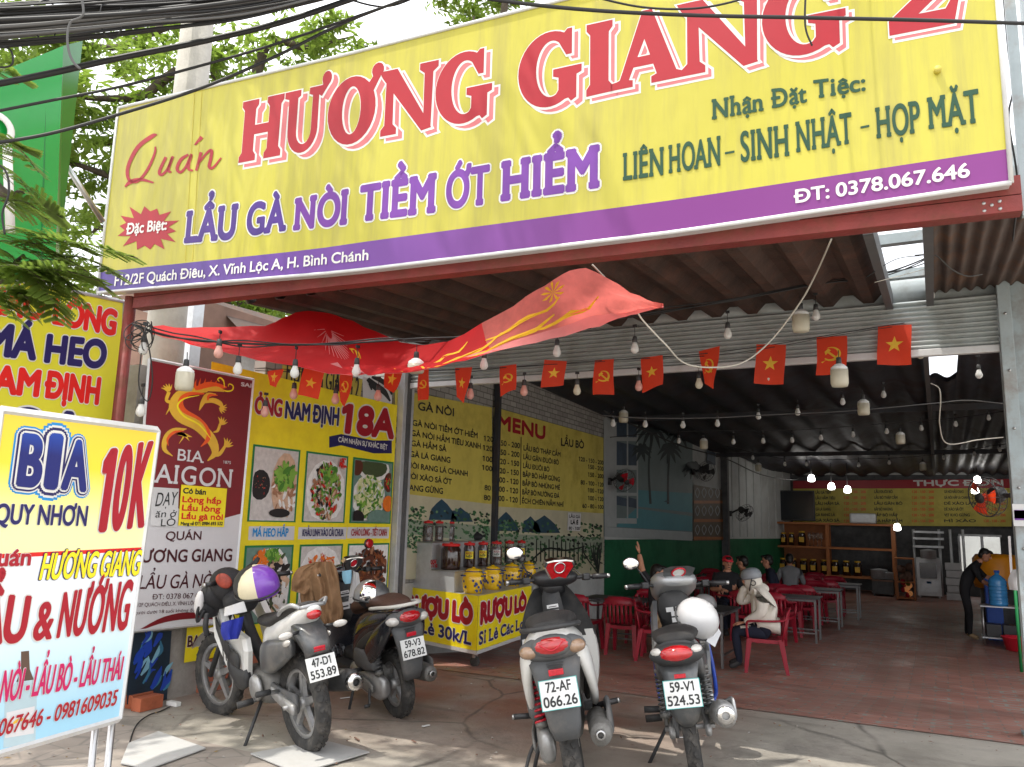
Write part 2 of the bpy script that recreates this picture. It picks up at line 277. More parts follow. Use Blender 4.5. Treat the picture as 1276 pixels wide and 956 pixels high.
def _char(c, serif):
    """one letter; barred, horned and accented letters are the plain letter with its marks added."""
    d = unicodedata.normalize('NFD', c); b = {'Đ': 'D', 'đ': 'd'}.get(d[0], d[0])
    vs, fs = [q.copy() for q in _raw(b)[0]], list(_raw(b)[1]); adv = _adv(b)
    def quad(*p): k = len(vs); vs.extend(V((x, y, .00012)) for x, y in p); fs.append(tuple(range(k, k+len(p))))
    def strip(pts, w):
        for (x0_, y0_), (x1_, y1_) in zip(pts, pts[1:]):
            L2 = math.hypot(x1_-x0_, y1_-y0_); nx, ny = -(y1_-y0_)/L2*w, (x1_-x0_)/L2*w; ex, ey = (x1_-x0_)*.12, (y1_-y0_)*.12; quad((x0_+nx-ex, y0_+ny-ey), (x0_-nx-ex, y0_-ny-ey), (x1_-nx+ex, y1_-ny+ey), (x1_+nx+ex, y1_+ny+ey))
    if vs:
        x0, x1 = min(q.x for q in vs), max(q.x for q in vs); h = max(q.y for q in vs); cx = (x0+x1)/2
        if c == 'Đ': quad((x0-.07, .31), (x0+.3, .31), (x0+.3, .385), (x0-.07, .385))
        elif c == 'đ': quad((x1-.26, .56), (x1+.05, .56), (x1+.05, .62), (x1-.26, .62))
        m = d[1:]
        if b == 'i' and any(k in m for k in '\u0300\u0301\u0303\u0309'):
            fs = [f for f in fs if min(vs[i].y for i in f) < .54]; h = .52
        if '\u031b' in m:
            s_ = .8 if b in 'ou' else 1.
            if b in 'oO': quad((x1-.19*s_, h-.13*s_), (x1-.1*s_, h-.19*s_), (x1+.04*s_, h-.05*s_), (x1+.05*s_, h+.08*s_), (x1-.03*s_, h+.08*s_), (x1-.05*s_, h-.02*s_))
            else: quad((x1-.04, h-.12*s_), (x1+.02, h-.15*s_), (x1+.12*s_, h-.03*s_), (x1+.13*s_, h+.09*s_), (x1+.05*s_, h+.09*s_), (x1+.03*s_, h-.01*s_))
            adv += .06*s_
        y = h+.045; w = .032; tx = cx
        if '\u0302' in m: strip([(cx-.13, y), (cx, y+.08), (cx+.13, y)], w*.9); y += .175; tx = cx+.04
        if '\u0306' in m: strip([(cx-.12, y+.1), (cx-.07, y+.03), (cx, y+.01), (cx+.07, y+.03), (cx+.12, y+.1)], w); y += .13
        if '\u0301' in m: strip([(tx-.04, y), (tx+.06, y+.1)], w*1.1)
        if '\u0300' in m: strip([(tx-.08, y+.1), (tx+.03, y)], w*1.1)
        if '\u0303' in m: strip([(cx-.14, y+.02), (cx-.07, y+.075), (cx+.06, y+.025), (cx+.14, y+.085)], w)
        if '\u0309' in m: strip([(tx-.05, y+.1), (tx, y+.135), (tx+.05, y+.1), (tx+.03, y+.055), (tx, y+.035), (tx, y)], w*.9)
        if '\u0323' in m: quad(*[(cx+.052*math.cos(k*.785), -.115+.052*math.sin(k*.785)) for k in range(8)])
    if c == '1': k = len(vs); vs += [V((.07, .5, .00012)), V((.21, .585, .00012)), V((.21, .684, .00012)), V((.07, .59, .00012))]; fs.append((k, k+1, k+2, k+3))
    if serif and b in SERIF and vs:
        bv = _raw(b)[0]; k = 0
        x0, x1 = min(q.x for q in bv)+k, max(q.x for q in bv)+k; h = .52 if b in 'nhi' else .686; hh = .72 if b == 'h' else h
        for t in SERIF[b]:
            cx = {'a': x0+.04, 'b': x1-.04, 'c': x0+.04, 'd': x1-.04}.get(t, (x0+x1)/2); up = t in 'cdy'; y = (hh if up else 0)
            k2 = len(vs); w = .1; e = .075; vs += [*[V((cx+i*w*.85, y+j, .0002)) for i, j in ((-1, -e if up else 0), (1, -e if up else 0), (1, 0 if up else e), (-1, 0 if up else e))]]; fs.append((k2, k2+1, k2+2, k2+3))
        adv += .05
    return vs, fs, adv
def glyphs(s, serif=False):
    k = (s, serif)
    if k in _G: return _G[k]
    vs, fs, x = [], [], 0
    for c in s:
        if c == ' ': x += .24; continue
        v, f, a = _char(c, serif); b = len(vs); vs += [V((q.x+x, q.y, q.z)) for q in v]; fs += [tuple(b+i for i in t) for t in f]; x += a
    _G[k] = (vs, fs); return _G[k]
CAP = .686
def lay(mb, vs, fs, quad, m, lift, x0, x1, cap=CAP, nrm=None):
    bl, br, tl, tr = quad; out = []
    for q in vs:
        a = (q.x-x0)/(x1-x0); t = q.y/cap
        out.append(bl+(br-bl)*a+((tl-bl)*(1-a)+(tr-br)*a)*t+nrm*(lift+q.z))
    mb.add(out, fs, m)
def words(mb, s, quad, m, lift=.003, off=.02, nrm=None, x=None, serif=False):
    """one string on a plane; heavier strokes come from copies spread round the letter."""
    vs, fs = glyphs(s, serif)
    if not vs: return
    x0, x1 = (min(q.x for q in vs), max(q.x for q in vs)) if x is None else x
    bl, br, tl, tr = quad; sx = (br-bl).length/(x1-x0); sy = (tl-bl).length/CAP
    lay(mb, vs, fs, quad, m, lift, x0, x1, CAP, nrm)
    if off > 0:
        n = 4 if sy < .09 else 8 if off < .05 else 14 if off < .1 else 20; st = .00003 if sy < .2 else .00006
        for i in range(n):
            a = 2*math.pi*(i+.5)/n; rr = off*min(sy, 1.25*sx); d = V((rr/sx*math.cos(a), rr/sy*math.sin(a), 0))
            lay(mb, [q+d for q in vs], fs, quad, m, lift-st*(i+1), x0, x1, CAP, nrm)
LEAN = lambda x: (775-x)/5700
class Board:
    """lettering on a real plane; positions read as sight lines onto that plane."""
    def __init__(s, plane, lift0=0.): s.pl = plane; n = plane[1].normalized(); s.n = n if (EYE-plane[0]).dot(n) > 0 else -n; s.mb = MB(); s.l0 = lift0
    def at(s, x, y, h=0): return on(x, y, s.pl)+s.n*(s.l0+h)
    def quad(s, a, b, h0, h1, sk=0): return [s.at(*a), s.at(*b), s.at(a[0]+(LEAN(a[0])+sk)*h0, a[1]-h0), s.at(b[0]+(LEAN(b[0])+sk)*h1, b[1]-h1)]
    def text(s, t, a, b, h0, h1, m, off=.02, out=None, oo=.03, sk=0, lift=.004, shadow=None, serif=False):
        q = s.quad(a, b, h0, h1, sk)
        vs, _ = glyphs(t, serif); x = (min(p.x for p in vs), max(p.x for p in vs))
        if shadow is not None:
            d = s.at(a[0]+shadow[1], a[1]+shadow[2])-s.at(*a); words(s.mb, t, [p+d for p in q], shadow[0], lift*.6, off+oo*.6, s.n, x, serif)
        if out is not None: words(s.mb, t, q, out, lift*.8, off+oo, s.n, x, serif)
        words(s.mb, t, q, m, lift*1.25, off, s.n, x, serif)
    def poly(s, pts, m, lift=.002): s.mb.poly([s.at(x, y, lift) for x, y in pts], m)
    def line(s, pts, w, m, lift=.002, n=4):
        """brush stroke: pixel polyline with widths."""
        p = spline([V((x, y, 0)) for x, y in pts], n); k = len(p); w = w if hasattr(w, '__len__') else [w]*len(pts)
        ws = [q.x for q in spline([V((q, 0, 0)) for q in w], n)]; L_, R2 = [], []
        for i in range(k):
            t = p[min(i+1, k-1)]-p[max(i-1, 0)]; t = t.normalized() if t.length else V((1, 0, 0)); nn = V((-t.y, t.x, 0))*max(.15, ws[i])/2
            L_.append(s.at(*(p[i]+nn)[:2], lift)); R2.append(s.at(*(p[i]-nn)[:2], lift))
        s.mb.grid([L_, R2], m, None, False)
    def oval(s, cx, cy, rx, ry, m, lift=.002, n=18, rot=0):
        c_, s_ = math.cos(rot), math.sin(rot)
        s.poly([(cx+rx*math.cos(2*math.pi*i/n)*c_-ry*math.sin(2*math.pi*i/n)*s_, cy+rx*math.cos(2*math.pi*i/n)*s_+ry*math.sin(2*math.pi*i/n)*c_) for i in range(n)], m, lift)
# ================================================================== SETTING
rnd = random.Random(7)
XL, XR = -5.8, 1.35
WB, WC = V((XL, 15, 0)), V((-4.2, 27.5, 0))
LW = PX(XL); _d = (WC-WB).normalized(); LW2 = (WB, V((_d.y, -_d.x, 0)))
def brick_floor():
    m = bpy.data.materials.new('floor_bricks'); m.use_nodes = True; t = m.node_tree; b = t.nodes['Principled BSDF']; N = t.nodes.new; L = t.links.new
    tc = N('ShaderNodeTexCoord'); mp = N('ShaderNodeMapping'); mp.inputs['Rotation'].default_value = (0, 0, R_(0)); L(tc.outputs['Object'], mp.inputs[0])
    br = N('ShaderNodeTexBrick'); L(mp.outputs[0], br.inputs['Vector']); br.inputs['Scale'].default_value = 1
    br.inputs['Brick Width'].default_value = .27; br.inputs['Row Height'].default_value = .135; br.inputs['Mortar Size'].default_value = .009; br.inputs['Mortar Smooth'].default_value = .4
    br.inputs['Color1'].default_value = (.42, .2, .155, 1); br.inputs['Color2'].default_value = (.33, .145, .112, 1); br.inputs['Mortar'].default_value = (.22, .185, .165, 1)
    n1 = N('ShaderNodeTexNoise'); n1.inputs['Scale'].default_value = .9; n1.inputs['Detail'].default_value = 8; n1.inputs['Roughness'].default_value = .7; L(tc.outputs['Object'], n1.inputs['Vector'])
    # grey cement smears left along the short joints
    b2 = N('ShaderNodeTexBrick'); L(mp.outputs[0], b2.inputs['Vector']); b2.inputs['Scale'].default_value = 1; b2.inputs['Brick Width'].default_value = .27; b2.inputs['Row Height'].default_value = .135; b2.inputs['Mortar Size'].default_value = .028; b2.inputs['Mortar Smooth'].default_value = .6
    n2 = N('ShaderNodeTexNoise'); n2.inputs['Scale'].default_value = 2.6; n2.inputs['Detail'].default_value = 3; L(tc.outputs['Object'], n2.inputs['Vector'])
    g = N('ShaderNodeMapRange'); g.inputs[1].default_value = .5; g.inputs[2].default_value = .62; L(n2.outputs[0], g.inputs[0])
    mu = N('ShaderNodeMath'); mu.operation = 'MULTIPLY'; L(b2.outputs['Fac'], mu.inputs[0]); L(g.outputs[0], mu.inputs[1])
    mx = N('ShaderNodeMix'); mx.data_type = 'RGBA'; L(mu.outputs[0], mx.inputs[0]); L(br.outputs['Color'], mx.inputs[6]); mx.inputs[7].default_value = (.3, .29, .26, 1)
    m2 = N('ShaderNodeMix'); m2.data_type = 'RGBA'; m2.blend_type = 'MULTIPLY'; m2.inputs[0].default_value = .7; L(mx.outputs[2], m2.inputs[6]); cr = N('ShaderNodeMapRange'); cr.inputs[1].default_value = .3; cr.inputs[2].default_value = .7; cr.inputs[3].default_value = .65; cr.inputs[4].default_value = 1.3; L(n1.outputs[0], cr.inputs[0]); L(cr.outputs[0], m2.inputs[7]); L(m2.outputs[2], b.inputs['Base Color'])
    rr = N('ShaderNodeMapRange'); rr.inputs[1].default_value = .35; rr.inputs[2].default_value = .7; rr.inputs[3].default_value = .3; rr.inputs[4].default_value = .75; L(n1.outputs[0], rr.inputs[0]); L(rr.outputs[0], b.inputs['Roughness'])
    bp = N('ShaderNodeBump'); bp.inputs['Strength'].default_value = .35; bp.inputs['Distance'].default_value = .01; bp.invert = True; L(br.outputs['Fac'], bp.inputs['Height']); L(bp.outputs[0], b.inputs['Normal'])
    MT['floor_bricks'] = m
def concrete_yard():
    m = bpy.data.materials.new('yard_concrete'); m.use_nodes = True; t = m.node_tree; b = t.nodes['Principled BSDF']; N = t.nodes.new; L = t.links.new
    tc = N('ShaderNodeTexCoord')
    def noise(sc, d=8, r=.65, off=(0, 0, 0)):
        mp = N('ShaderNodeMapping'); mp.inputs['Location'].default_value = off; L(tc.outputs['Object'], mp.inputs[0]); n = N('ShaderNodeTexNoise'); n.inputs['Scale'].default_value = sc; n.inputs['Detail'].default_value = d; n.inputs['Roughness'].default_value = r; L(mp.outputs[0], n.inputs['Vector']); return n.outputs[0]
    def rng(o, a, c, lo=0, hi=1):
        q = N('ShaderNodeMapRange'); q.inputs[1].default_value = a; q.inputs[2].default_value = c; q.inputs[3].default_value = lo; q.inputs[4].default_value = hi; L(o, q.inputs[0]); return q.outputs[0]
    def mix(f, a, c, bl='MIX'):
        x = N('ShaderNodeMix'); x.data_type = 'RGBA'; x.blend_type = bl
        for i, o in ((0, f), (6, a), (7, c)):
            if hasattr(o, 'links') or hasattr(o, 'is_linked'): L(o, x.inputs[i])
            else: x.inputs[i].default_value = o
        return x.outputs[2]
    grey = mix(rng(noise(1.3), .3, .7), (.27, .248, .21, 1), (.45, .415, .36, 1))
    sx = N('ShaderNodeSeparateXYZ'); L(tc.outputs['Object'], sx.inputs[0])
    # brick-red dust worn into the middle of the yard, strongest before the cart
    dy = rng(sx.outputs[1], 4.6, 6.4); dx = rng(sx.outputs[0], -1.2, -2.6); q = N('ShaderNodeMath'); q.operation = 'MULTIPLY'; L(dy, q.inputs[0]); L(dx, q.inputs[1])
    q2 = N('ShaderNodeMath'); q2.operation = 'MULTIPLY'; L(q.outputs[0], q2.inputs[0]); L(rng(noise(.8, 8, .6, (3, 7, 0)), .36, .56, .25, 1), q2.inputs[1])
    col = mix(q2.outputs[0], grey, (.27, .125, .09, 1))
    col = mix(rng(noise(.9, 10, .75, (9, 1, 0)), .52, .7, 0, .7), col, (.11, .1, .09, 1))
    col = mix(rng(noise(14, 4, .6, (1, 5, 0)), .62, .75, 0, .5), col, (.09, .08, .072, 1))
    # hairline cracks wandering through the slab
    vo = N('ShaderNodeTexVoronoi'); vo.feature = 'DISTANCE_TO_EDGE'; vo.inputs['Scale'].default_value = .55; mv = N('ShaderNodeMix'); mv.data_type = 'VECTOR'; mv.inputs[0].default_value = .12; nv = N('ShaderNodeTexNoise'); nv.inputs['Scale'].default_value = 2.5; nv.inputs['Detail'].default_value = 6; L(tc.outputs['Object'], nv.inputs['Vector']); L(tc.outputs['Object'], mv.inputs[4]); L(nv.outputs['Color'], mv.inputs[5]); L(mv.outputs[1], vo.inputs['Vector'])
    cr = N('ShaderNodeMath'); cr.operation = 'MULTIPLY'; L(rng(vo.outputs[0], .0, .012, 1, 0), cr.inputs[0]); L(rng(noise(.7, 3, .5, (4, 4, 0)), .42, .55, 0, .75), cr.inputs[1]); col = mix(cr.outputs[0], col, (.06, .055, .05, 1))
    # curved scuffs of tyres
    wv = N('ShaderNodeTexWave'); wv.wave_type = 'RINGS'; wv.inputs['Scale'].default_value = .55; wv.inputs['Distortion'].default_value = 5; wv.inputs['Detail'].default_value = 3; wv.inputs['Detail Scale'].default_value = .6; L(tc.outputs['Object'], wv.inputs['Vector'])
    ty = N('ShaderNodeMath'); ty.operation = 'MULTIPLY'; L(rng(wv.outputs[1], .88, 1, 0, .4), ty.inputs[0]); L(rng(noise(1.1, 4, .6, (2, 8, 0)), .45, .6), ty.inputs[1]); col = mix(ty.outputs[0], col, (.1, .09, .082, 1))
    L(col, b.inputs['Base Color']); L(rng(noise(1.8, 6), .3, .7, .45, .85), b.inputs['Roughness'])
    bp = N('ShaderNodeBump'); bp.inputs['Strength'].default_value = .25; bp.inputs['Distance'].default_value = .02; L(noise(30, 5), bp.inputs['Height']); L(bp.outputs[0], b.inputs['Normal'])
    MT['yard_concrete'] = m
def pavers():
    m = bpy.data.materials.new('pavers'); m.use_nodes = True; t = m.node_tree; b = t.nodes['Principled BSDF']; N = t.nodes.new; L = t.links.new
    tc = N('ShaderNodeTexCoord'); vo = N('ShaderNodeTexVoronoi'); vo.feature = 'DISTANCE_TO_EDGE'; vo.inputs['Scale'].default_value = 5; L(tc.outputs['Object'], vo.inputs['Vector'])
    r = N('ShaderNodeMapRange'); r.inputs[1].default_value = 0; r.inputs[2].default_value = .05; L(vo.outputs[0], r.inputs[0])
    n = N('ShaderNodeTexNoise'); n.inputs['Scale'].default_value = 3; n.inputs['Detail'].default_value = 8; L(tc.outputs['Object'], n.inputs['Vector'])
    a = N('ShaderNodeMix'); a.data_type = 'RGBA'; L(n.outputs[0], a.inputs[0]); a.inputs[6].default_value = (.2, .165, .14, 1); a.inputs[7].default_value = (.38, .34, .3, 1)
    x = N('ShaderNodeMix'); x.data_type = 'RGBA'; L(r.outputs[0], x.inputs[0]); x.inputs[6].default_value = (.2, .18, .16, 1); L(a.outputs[2], x.inputs[7]); L(x.outputs[2], b.inputs['Base Color']); b.inputs['Roughness'].default_value = .85
    MT['pavers'] = m
def brickwork():
    m = bpy.data.materials.new('brickwork'); m.use_nodes = True; t = m.node_tree; b = t.nodes['Principled BSDF']; N = t.nodes.new; L = t.links.new
    tc = N('ShaderNodeTexCoord'); sp = N('ShaderNodeSeparateXYZ'); L(tc.outputs['Object'], sp.inputs[0]); cb = N('ShaderNodeCombineXYZ'); L(sp.outputs[1], cb.inputs[0]); L(sp.outputs[2], cb.inputs[1])
    br = N('ShaderNodeTexBrick'); L(cb.outputs[0], br.inputs['Vector']); br.inputs['Scale'].default_value = 1; br.inputs['Brick Width'].default_value = .21; br.inputs['Row Height'].default_value = .085; br.inputs['Mortar Size'].default_value = .008
    br.inputs['Color1'].default_value = (.46, .15, .085, 1); br.inputs['Color2'].default_value = (.33, .085, .05, 1); br.inputs['Mortar'].default_value = (.2, .17, .15, 1)
    L(br.outputs['Color'], b.inputs['Base Color']); b.inputs['Roughness'].default_value = .8; MT['brickwork'] = m
    m = m.copy(); m.name = 'white_bricks'; t = m.node_tree
    for n in t.nodes:
        if n.type == 'TEX_BRICK': n.inputs['Color1'].default_value = (.42, .41, .38, 1); n.inputs['Color2'].default_value = (.3, .29, .27, 1); n.inputs['Mortar'].default_value = (.16, .15, .14, 1)
    MT['white_bricks'] = m
brick_floor(); concrete_yard(); pavers(); brickwork()
# ground sheet to the horizon, street strip, yard slab with its ramp, brick floor
tag(MB().add([(-1500, -1500, -.3), (1500, -1500, -.3), (1500, 1500, -.3), (-1500, 1500, -.3)], [(0, 1, 2, 3)]).build('ground', 'yard_concrete', origin=V((0, 0, 0))), kind='structure')
ys = [-14, -6, 0, 2.5, 4.2, 5.5, 6.6, RAMP0, 7.56]
m_ = MB(); m_.grid([[V((x, y, zf(y))) for x in (-16, -10, -8, -5.8, -3, 0, 2, 6, 12)] for y in ys], 0, None, False); tag(m_.build('yard', 'yard_concrete', origin=V((0, 0, 0))), kind='structure')
ys = [7.5, 7.8, 8.3, 8.8, 9.3, 9.8, RAMP1, 14, 20, 27.6]
m_ = MB(); m_.grid([[V((x, y, zf(y)+.006)) for x in (-5.8, -3, -1, 1.6, 3)] for y in ys], 0, None, False); tag(m_.build('shop_floor', 'floor_bricks', origin=V((0, 0, 0))), kind='structure')
# paved strip along the front, in the sun on the left
m_ = MB(); m_.grid([[V((x, y, .005)) for x in (-9, -5.8, -4.2, -2.95)] for y in (1.0, 2.5, 3.95, 4.2)], 0, None, False); tag(m_.build('pavement', 'pavers', origin=V((0, 0, 0))), kind='structure')
# left wall: front length, menu length, the bent rear length with a green dado
def wall_strip(mb, p, q, z0, z1, th, m):
    d = (q-p).normalized(); n = V((-d.y, d.x, 0))*th
    mb.add([p+V((0, 0, z0)), q+V((0, 0, z0)), q+V((0, 0, z1)), p+V((0, 0, z1)), p+n+V((0, 0, z0)), q+n+V((0, 0, z0)), q+n+V((0, 0, z1)), p+n+V((0, 0, z1))],
           [(0, 1, 2, 3), (5, 4, 7, 6), (4, 0, 3, 7), (1, 5, 6, 2), (3, 2, 6, 7), (4, 5, 1, 0)], m)
wl = thing('side_wall', 'long side wall of the shop carrying the posters, the menus and the window mural', 'wall', (XL, 4.2, 0)); wl['kind'] = 'structure'
a = V((XL, 4.35, 0)); bq = V((XL, 5.75, 0)); c_ = V((XL, 7.7, 0)); d_ = V((XL, 12.0, 0))
m_ = MB(); wall_strip(m_, a, bq, -.3, 2.75, .15, 0); wall_strip(m_, bq, c_, -.3, 3.12, .15, 1); m_.build('front_length', ['wall_render', 'white_bricks'], wl)
m_ = MB(); wall_strip(m_, c_, WB, -.3, 3.85, .15, 0); m_.build('menu_length', ['white_bricks'], wl)
p0_y = on(492, 480, LW).y; zg = on(840, 672, LW2).z
m_ = MB(); wall_strip(m_, WB, WC, zg, 4.0, .15, 0); wall_strip(m_, V((XL+.011, p0_y+.26, 0)), V((XL+.011, on(752, 700, LW).y, 0)), -.3, on(560, 722, LW).z, .008, 0); m_.build('upper_wall', ['wall_white'], wl)
m_ = MB(); wall_strip(m_, WB, WC, -.3, zg, .147, 0); wall_strip(m_, V((XL+.012, on(753, 700, LW).y, 0)), V((XL+.012, 15, 0)), -.3, on(754, 672, LW).z, .008, 0); m_.build('green_dado', ['wall_green'], wl)
# thin ribs on the white cladding of the rear length
m_ = MB(); nn = LW2[1]
for px in range(912, 984, 9):
    p = on(px, 620, LW2); p.z = (zg+3.5)/2; m_.box(p+nn*.01, (.03, .05, 3.4-zg))
m_.build('cladding_rib', ['wall_white'], wl)
# rear wall with the opening to the lit back yard
YB = 27.5
op0, op1 = on(1196, 668, PY(YB)), on(1250, 722, PY(YB))
wb = thing('back_wall', 'dark rear wall of the shop with a bright kitchen opening at one end', 'wall', (-2, YB, FLOOR_IN)); wb['kind'] = 'structure'
m_ = MB()
for x0, x1, z0, z1 in ((-4.3, op0.x, FLOOR_IN, 3.6), (op1.x, 3.2, FLOOR_IN, 3.6), (op0.x, op1.x, op0.z, 3.6), (op0.x, op1.x, FLOOR_IN, op1.z)): m_.bx(x0, x1, YB, YB+.15, z0, z1)
m_.build('wall_face', ['kitchen_dark'], wb)
m_ = MB(); m_.bx(op0.x-.04, op1.x+.04, YB-.03, YB-.003, op0.z, op0.z+.06); m_.bx(op0.x-.06, op0.x-.002, YB-.03, YB-.003, op1.z, op0.z-.003); xm = (op0.x*.45+op1.x*.55); m_.bx(xm-.04, xm+.04, YB+.02, YB+.06, op1.z, op0.z); m_.build('window_frame', ['zinc'], wb)
m_ = MB(); m_.bx(op0.x-1.5, 4.5, YB+2.6, YB+2.75, FLOOR_IN, 2.6); tag(m_.build('garden_wall', ['wall_white']), 'pale wall seen through the bright kitchen opening', 'wall')['kind'] = 'structure'
m_ = MB(); wall_strip(m_, V((3.0, YB, 0)), V((3.0, 12.5, 0)), FLOOR_IN, 3.9, .12, 0); o = tag(m_.build('right_wall', ['wall_white']), 'white side wall hidden behind the steel column', 'wall'); o['kind'] = 'structure'
# ------------------------------------------------------------------ roofs
def corrug(mb, x0, x1, y0, y1, zfun, per, amp, m=0, shape='sin'):
    n = max(2, int((x1-x0)/per*8)); rows = []
    for y in (y0, y1):
        r = []
        for i in range(n+1):
            x = x0+(x1-x0)*i/n; ph = (x/per) % 1
            w = math.sin(2*math.pi*ph) if shape == 'sin' else (1 if ph < .38 else 1-(ph-.38)/.12*2 if ph < .5 else -1 if ph < .88 else -1+(ph-.88)/.12*2)
            r.append(V((x, y, zfun(y)+amp*w)))
        rows.append(r)
    mb.grid(rows, m, None, shape == 'sin')
ZA = lambda y: 3.72+.075*(y-8)
ZB_ = on(1100, 591, PY(YB-.3)).z
ZI = lambda y: 3.95+(ZB_-3.95)*(y-8.2)/(YB-8.5)
def on_roof(px, py, z0, sl, y0):       # sight line meets roof plane z = z0 + sl*(y-y0)
    return on(px, py, (V((0, y0, z0)), V((0, -sl, 1)).normalized()))
k0, k1 = on_roof(1109, 372, 3.72, .075, 8), on_roof(1158, 366, 3.72, .075, 8)
sx0, sx1 = k0.x, k1.x
le = on_roof(346, 385, 3.72, .075, 8).x
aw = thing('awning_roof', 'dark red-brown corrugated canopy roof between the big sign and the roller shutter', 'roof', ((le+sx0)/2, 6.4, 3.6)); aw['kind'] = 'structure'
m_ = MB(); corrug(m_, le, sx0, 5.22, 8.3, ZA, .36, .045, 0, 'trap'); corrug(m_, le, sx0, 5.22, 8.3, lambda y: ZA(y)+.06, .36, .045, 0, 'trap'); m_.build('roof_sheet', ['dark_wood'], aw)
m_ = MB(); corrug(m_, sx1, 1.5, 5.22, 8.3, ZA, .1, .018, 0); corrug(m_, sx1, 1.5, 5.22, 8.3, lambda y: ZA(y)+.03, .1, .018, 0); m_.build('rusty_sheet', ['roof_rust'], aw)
for y in (5.4, 6.6, 7.9):
    m_ = MB(); m_.bx(le-.05, 1.5, y-.04, y+.04, ZA(y)+.12, ZA(y)+.2); m_.build('purlin', ['steel_paint'], aw)
m_ = MB()
for x in (sx0, sx1): m_.add([V((x+dx, y, ZA(y)+dz)) for y in (5.24, 8.2) for dx in (-.03, .03) for dz in (-.14, .02)], [(0, 1, 3, 2), (4, 6, 7, 5), (0, 4, 5, 1), (2, 3, 7, 6), (0, 2, 6, 4), (1, 5, 7, 3)])
m_.build('skylight_kerb', ['grey_plastic'], aw)
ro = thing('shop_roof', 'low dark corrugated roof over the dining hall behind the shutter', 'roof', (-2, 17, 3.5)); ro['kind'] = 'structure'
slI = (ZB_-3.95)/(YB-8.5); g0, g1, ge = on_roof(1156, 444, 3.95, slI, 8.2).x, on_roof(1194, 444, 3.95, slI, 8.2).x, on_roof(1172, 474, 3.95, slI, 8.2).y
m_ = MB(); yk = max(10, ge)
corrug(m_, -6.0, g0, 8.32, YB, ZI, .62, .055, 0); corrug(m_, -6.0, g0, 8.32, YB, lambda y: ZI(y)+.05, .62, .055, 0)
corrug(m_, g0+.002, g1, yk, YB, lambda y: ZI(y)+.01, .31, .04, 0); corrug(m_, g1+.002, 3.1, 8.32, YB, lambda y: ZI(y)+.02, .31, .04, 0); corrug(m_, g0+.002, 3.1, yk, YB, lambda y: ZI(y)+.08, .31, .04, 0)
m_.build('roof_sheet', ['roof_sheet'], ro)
for y in (9.6, 10.4, 15, 21):
    m_ = MB(); m_.bx(g0-.5 if y < 11 else -5.6, 3.0, y-.03, y+.03, ZI(y)-.16, ZI(y)-.06); m_.build('purlin', ['zinc' if y < 11 else 'roof_sheet'], ro)
m_ = MB(); m_.add([V((g0+dx, y, ZI(y)+dz)) for y in (8.35, YB-2) for dx in (-.05, .01) for dz in (-.2, -.06)], [(0, 1, 3, 2), (4, 6, 7, 5), (0, 4, 5, 1), (2, 3, 7, 6), (0, 2, 6, 4), (1, 5, 7, 3)]); m_.build('rafter', ['grey_plastic'], ro)
# the wavy pale edge of the sheet along the rear
m_ = MB(); pts = []
for i in range(97):
    x = -4.1+i*5.0/96; pts.append([V((x, YB-.28, ZB_-.02)), V((x, YB-.28, ZB_+.02+.1*abs(math.sin(x*3.3))))])
m_.grid(pts, 0); m_.build('eaves_filler', ['wall_white'], ro)
# ------------------------------------------------------------------ roller shutter, posts, column
YS = 8.05
st = thing('roller_shutter', 'half raised ribbed grey roller shutter hanging across the shop front', 'shutter', (-2.6, YS, 3.1))
z0s, z1s = on(846, 464, PY(YS)).z, on(846, 402, PY(YS)).z
xa, xb = XL+.02, on(1243, 400, PY(YS)).x
m_ = MB(); n = 10; sh = (z1s-z0s-.07)/n; prof = []
for i in range(n):
    b = z0s+.07+i*sh
    for k in range(7): t = k/6; prof.append((b+sh*t*.97, -.035*math.sin(math.pi*t)))
m_.grid([[V((x, YS+dy, z)) for z, dy in prof] for x in (xa, xb)], 0); m_.build('slat_curtain', ['shutter_mat'], st)
m_ = MB(); m_.bx(xa, xb, YS-.045, YS+.02, z0s, z0s+.066, 0, None, .008); m_.build('bottom_rail', ['frame_white'], st)
m_ = MB(); m_.tube([(xa-.02, YS+.2, z1s+.1), (xb, YS+.2, z1s+.1)], .17, 18); m_.build('roll_drum', ['shutter_mat'], st)
cl = thing('steel_column', 'pale blue-grey painted steel column with rust beside the shutter', 'column', (.7, YS, FLOOR_IN))
cx0 = xb+.004; fz = zf(YS)
m_ = MB(); m_.bx(cx0, cx0+.1, YS-.1, YS+.12, fz, 5.0, 0, None, .006); m_.bx(cx0+.1, cx0+.34, YS-.03, YS+.05, fz, 5.0, 0); m_.bx(cx0+.34, cx0+.42, YS-.1, YS+.12, fz, 5.0, 0, None, .006); m_.build('shaft', ['steel_paint'], cl)
m_ = MB(); m_.bx(cx0-.05, cx0+.47, YS-.15, YS+.17, fz-.004, fz+.02, 0); m_.build('base_plate', ['steel_paint'], cl)
m_ = MB()
for i in range(9):
    z = fz+.5+i*.5
    m_.tube([(cx0+.05, YS-.1, z), (cx0+.05, YS-.112, z)], .012, 8)
m_.build('bolt', ['steel'], cl)
pt = thing('guide_post', 'grey steel post holding the shutter guide between the food poster and the menu', 'post', (XL+.1, 7.9, 0))
p0 = on(492, 480, LW); m_ = MB(); m_.bx(XL+.02, XL+.13, p0.y+.02, p0.y+.24, zf(p0.y), 3.6, 0, None, .006); m_.build('post_shaft', ['zinc'], pt)
m_ = MB(); m_.bx(XL+.131, XL+.15, p0.y+.09, p0.y+.16, zf(p0.y)+.05, 3.5); m_.build('guide_channel', ['grey_plastic'], pt)
q0 = on(613, 560, LW); m_ = MB(); m_.bx(XL+.03, XL+.12, q0.y-.03, q0.y+.04, zf(q0.y), 3.9, 0, None, .004)
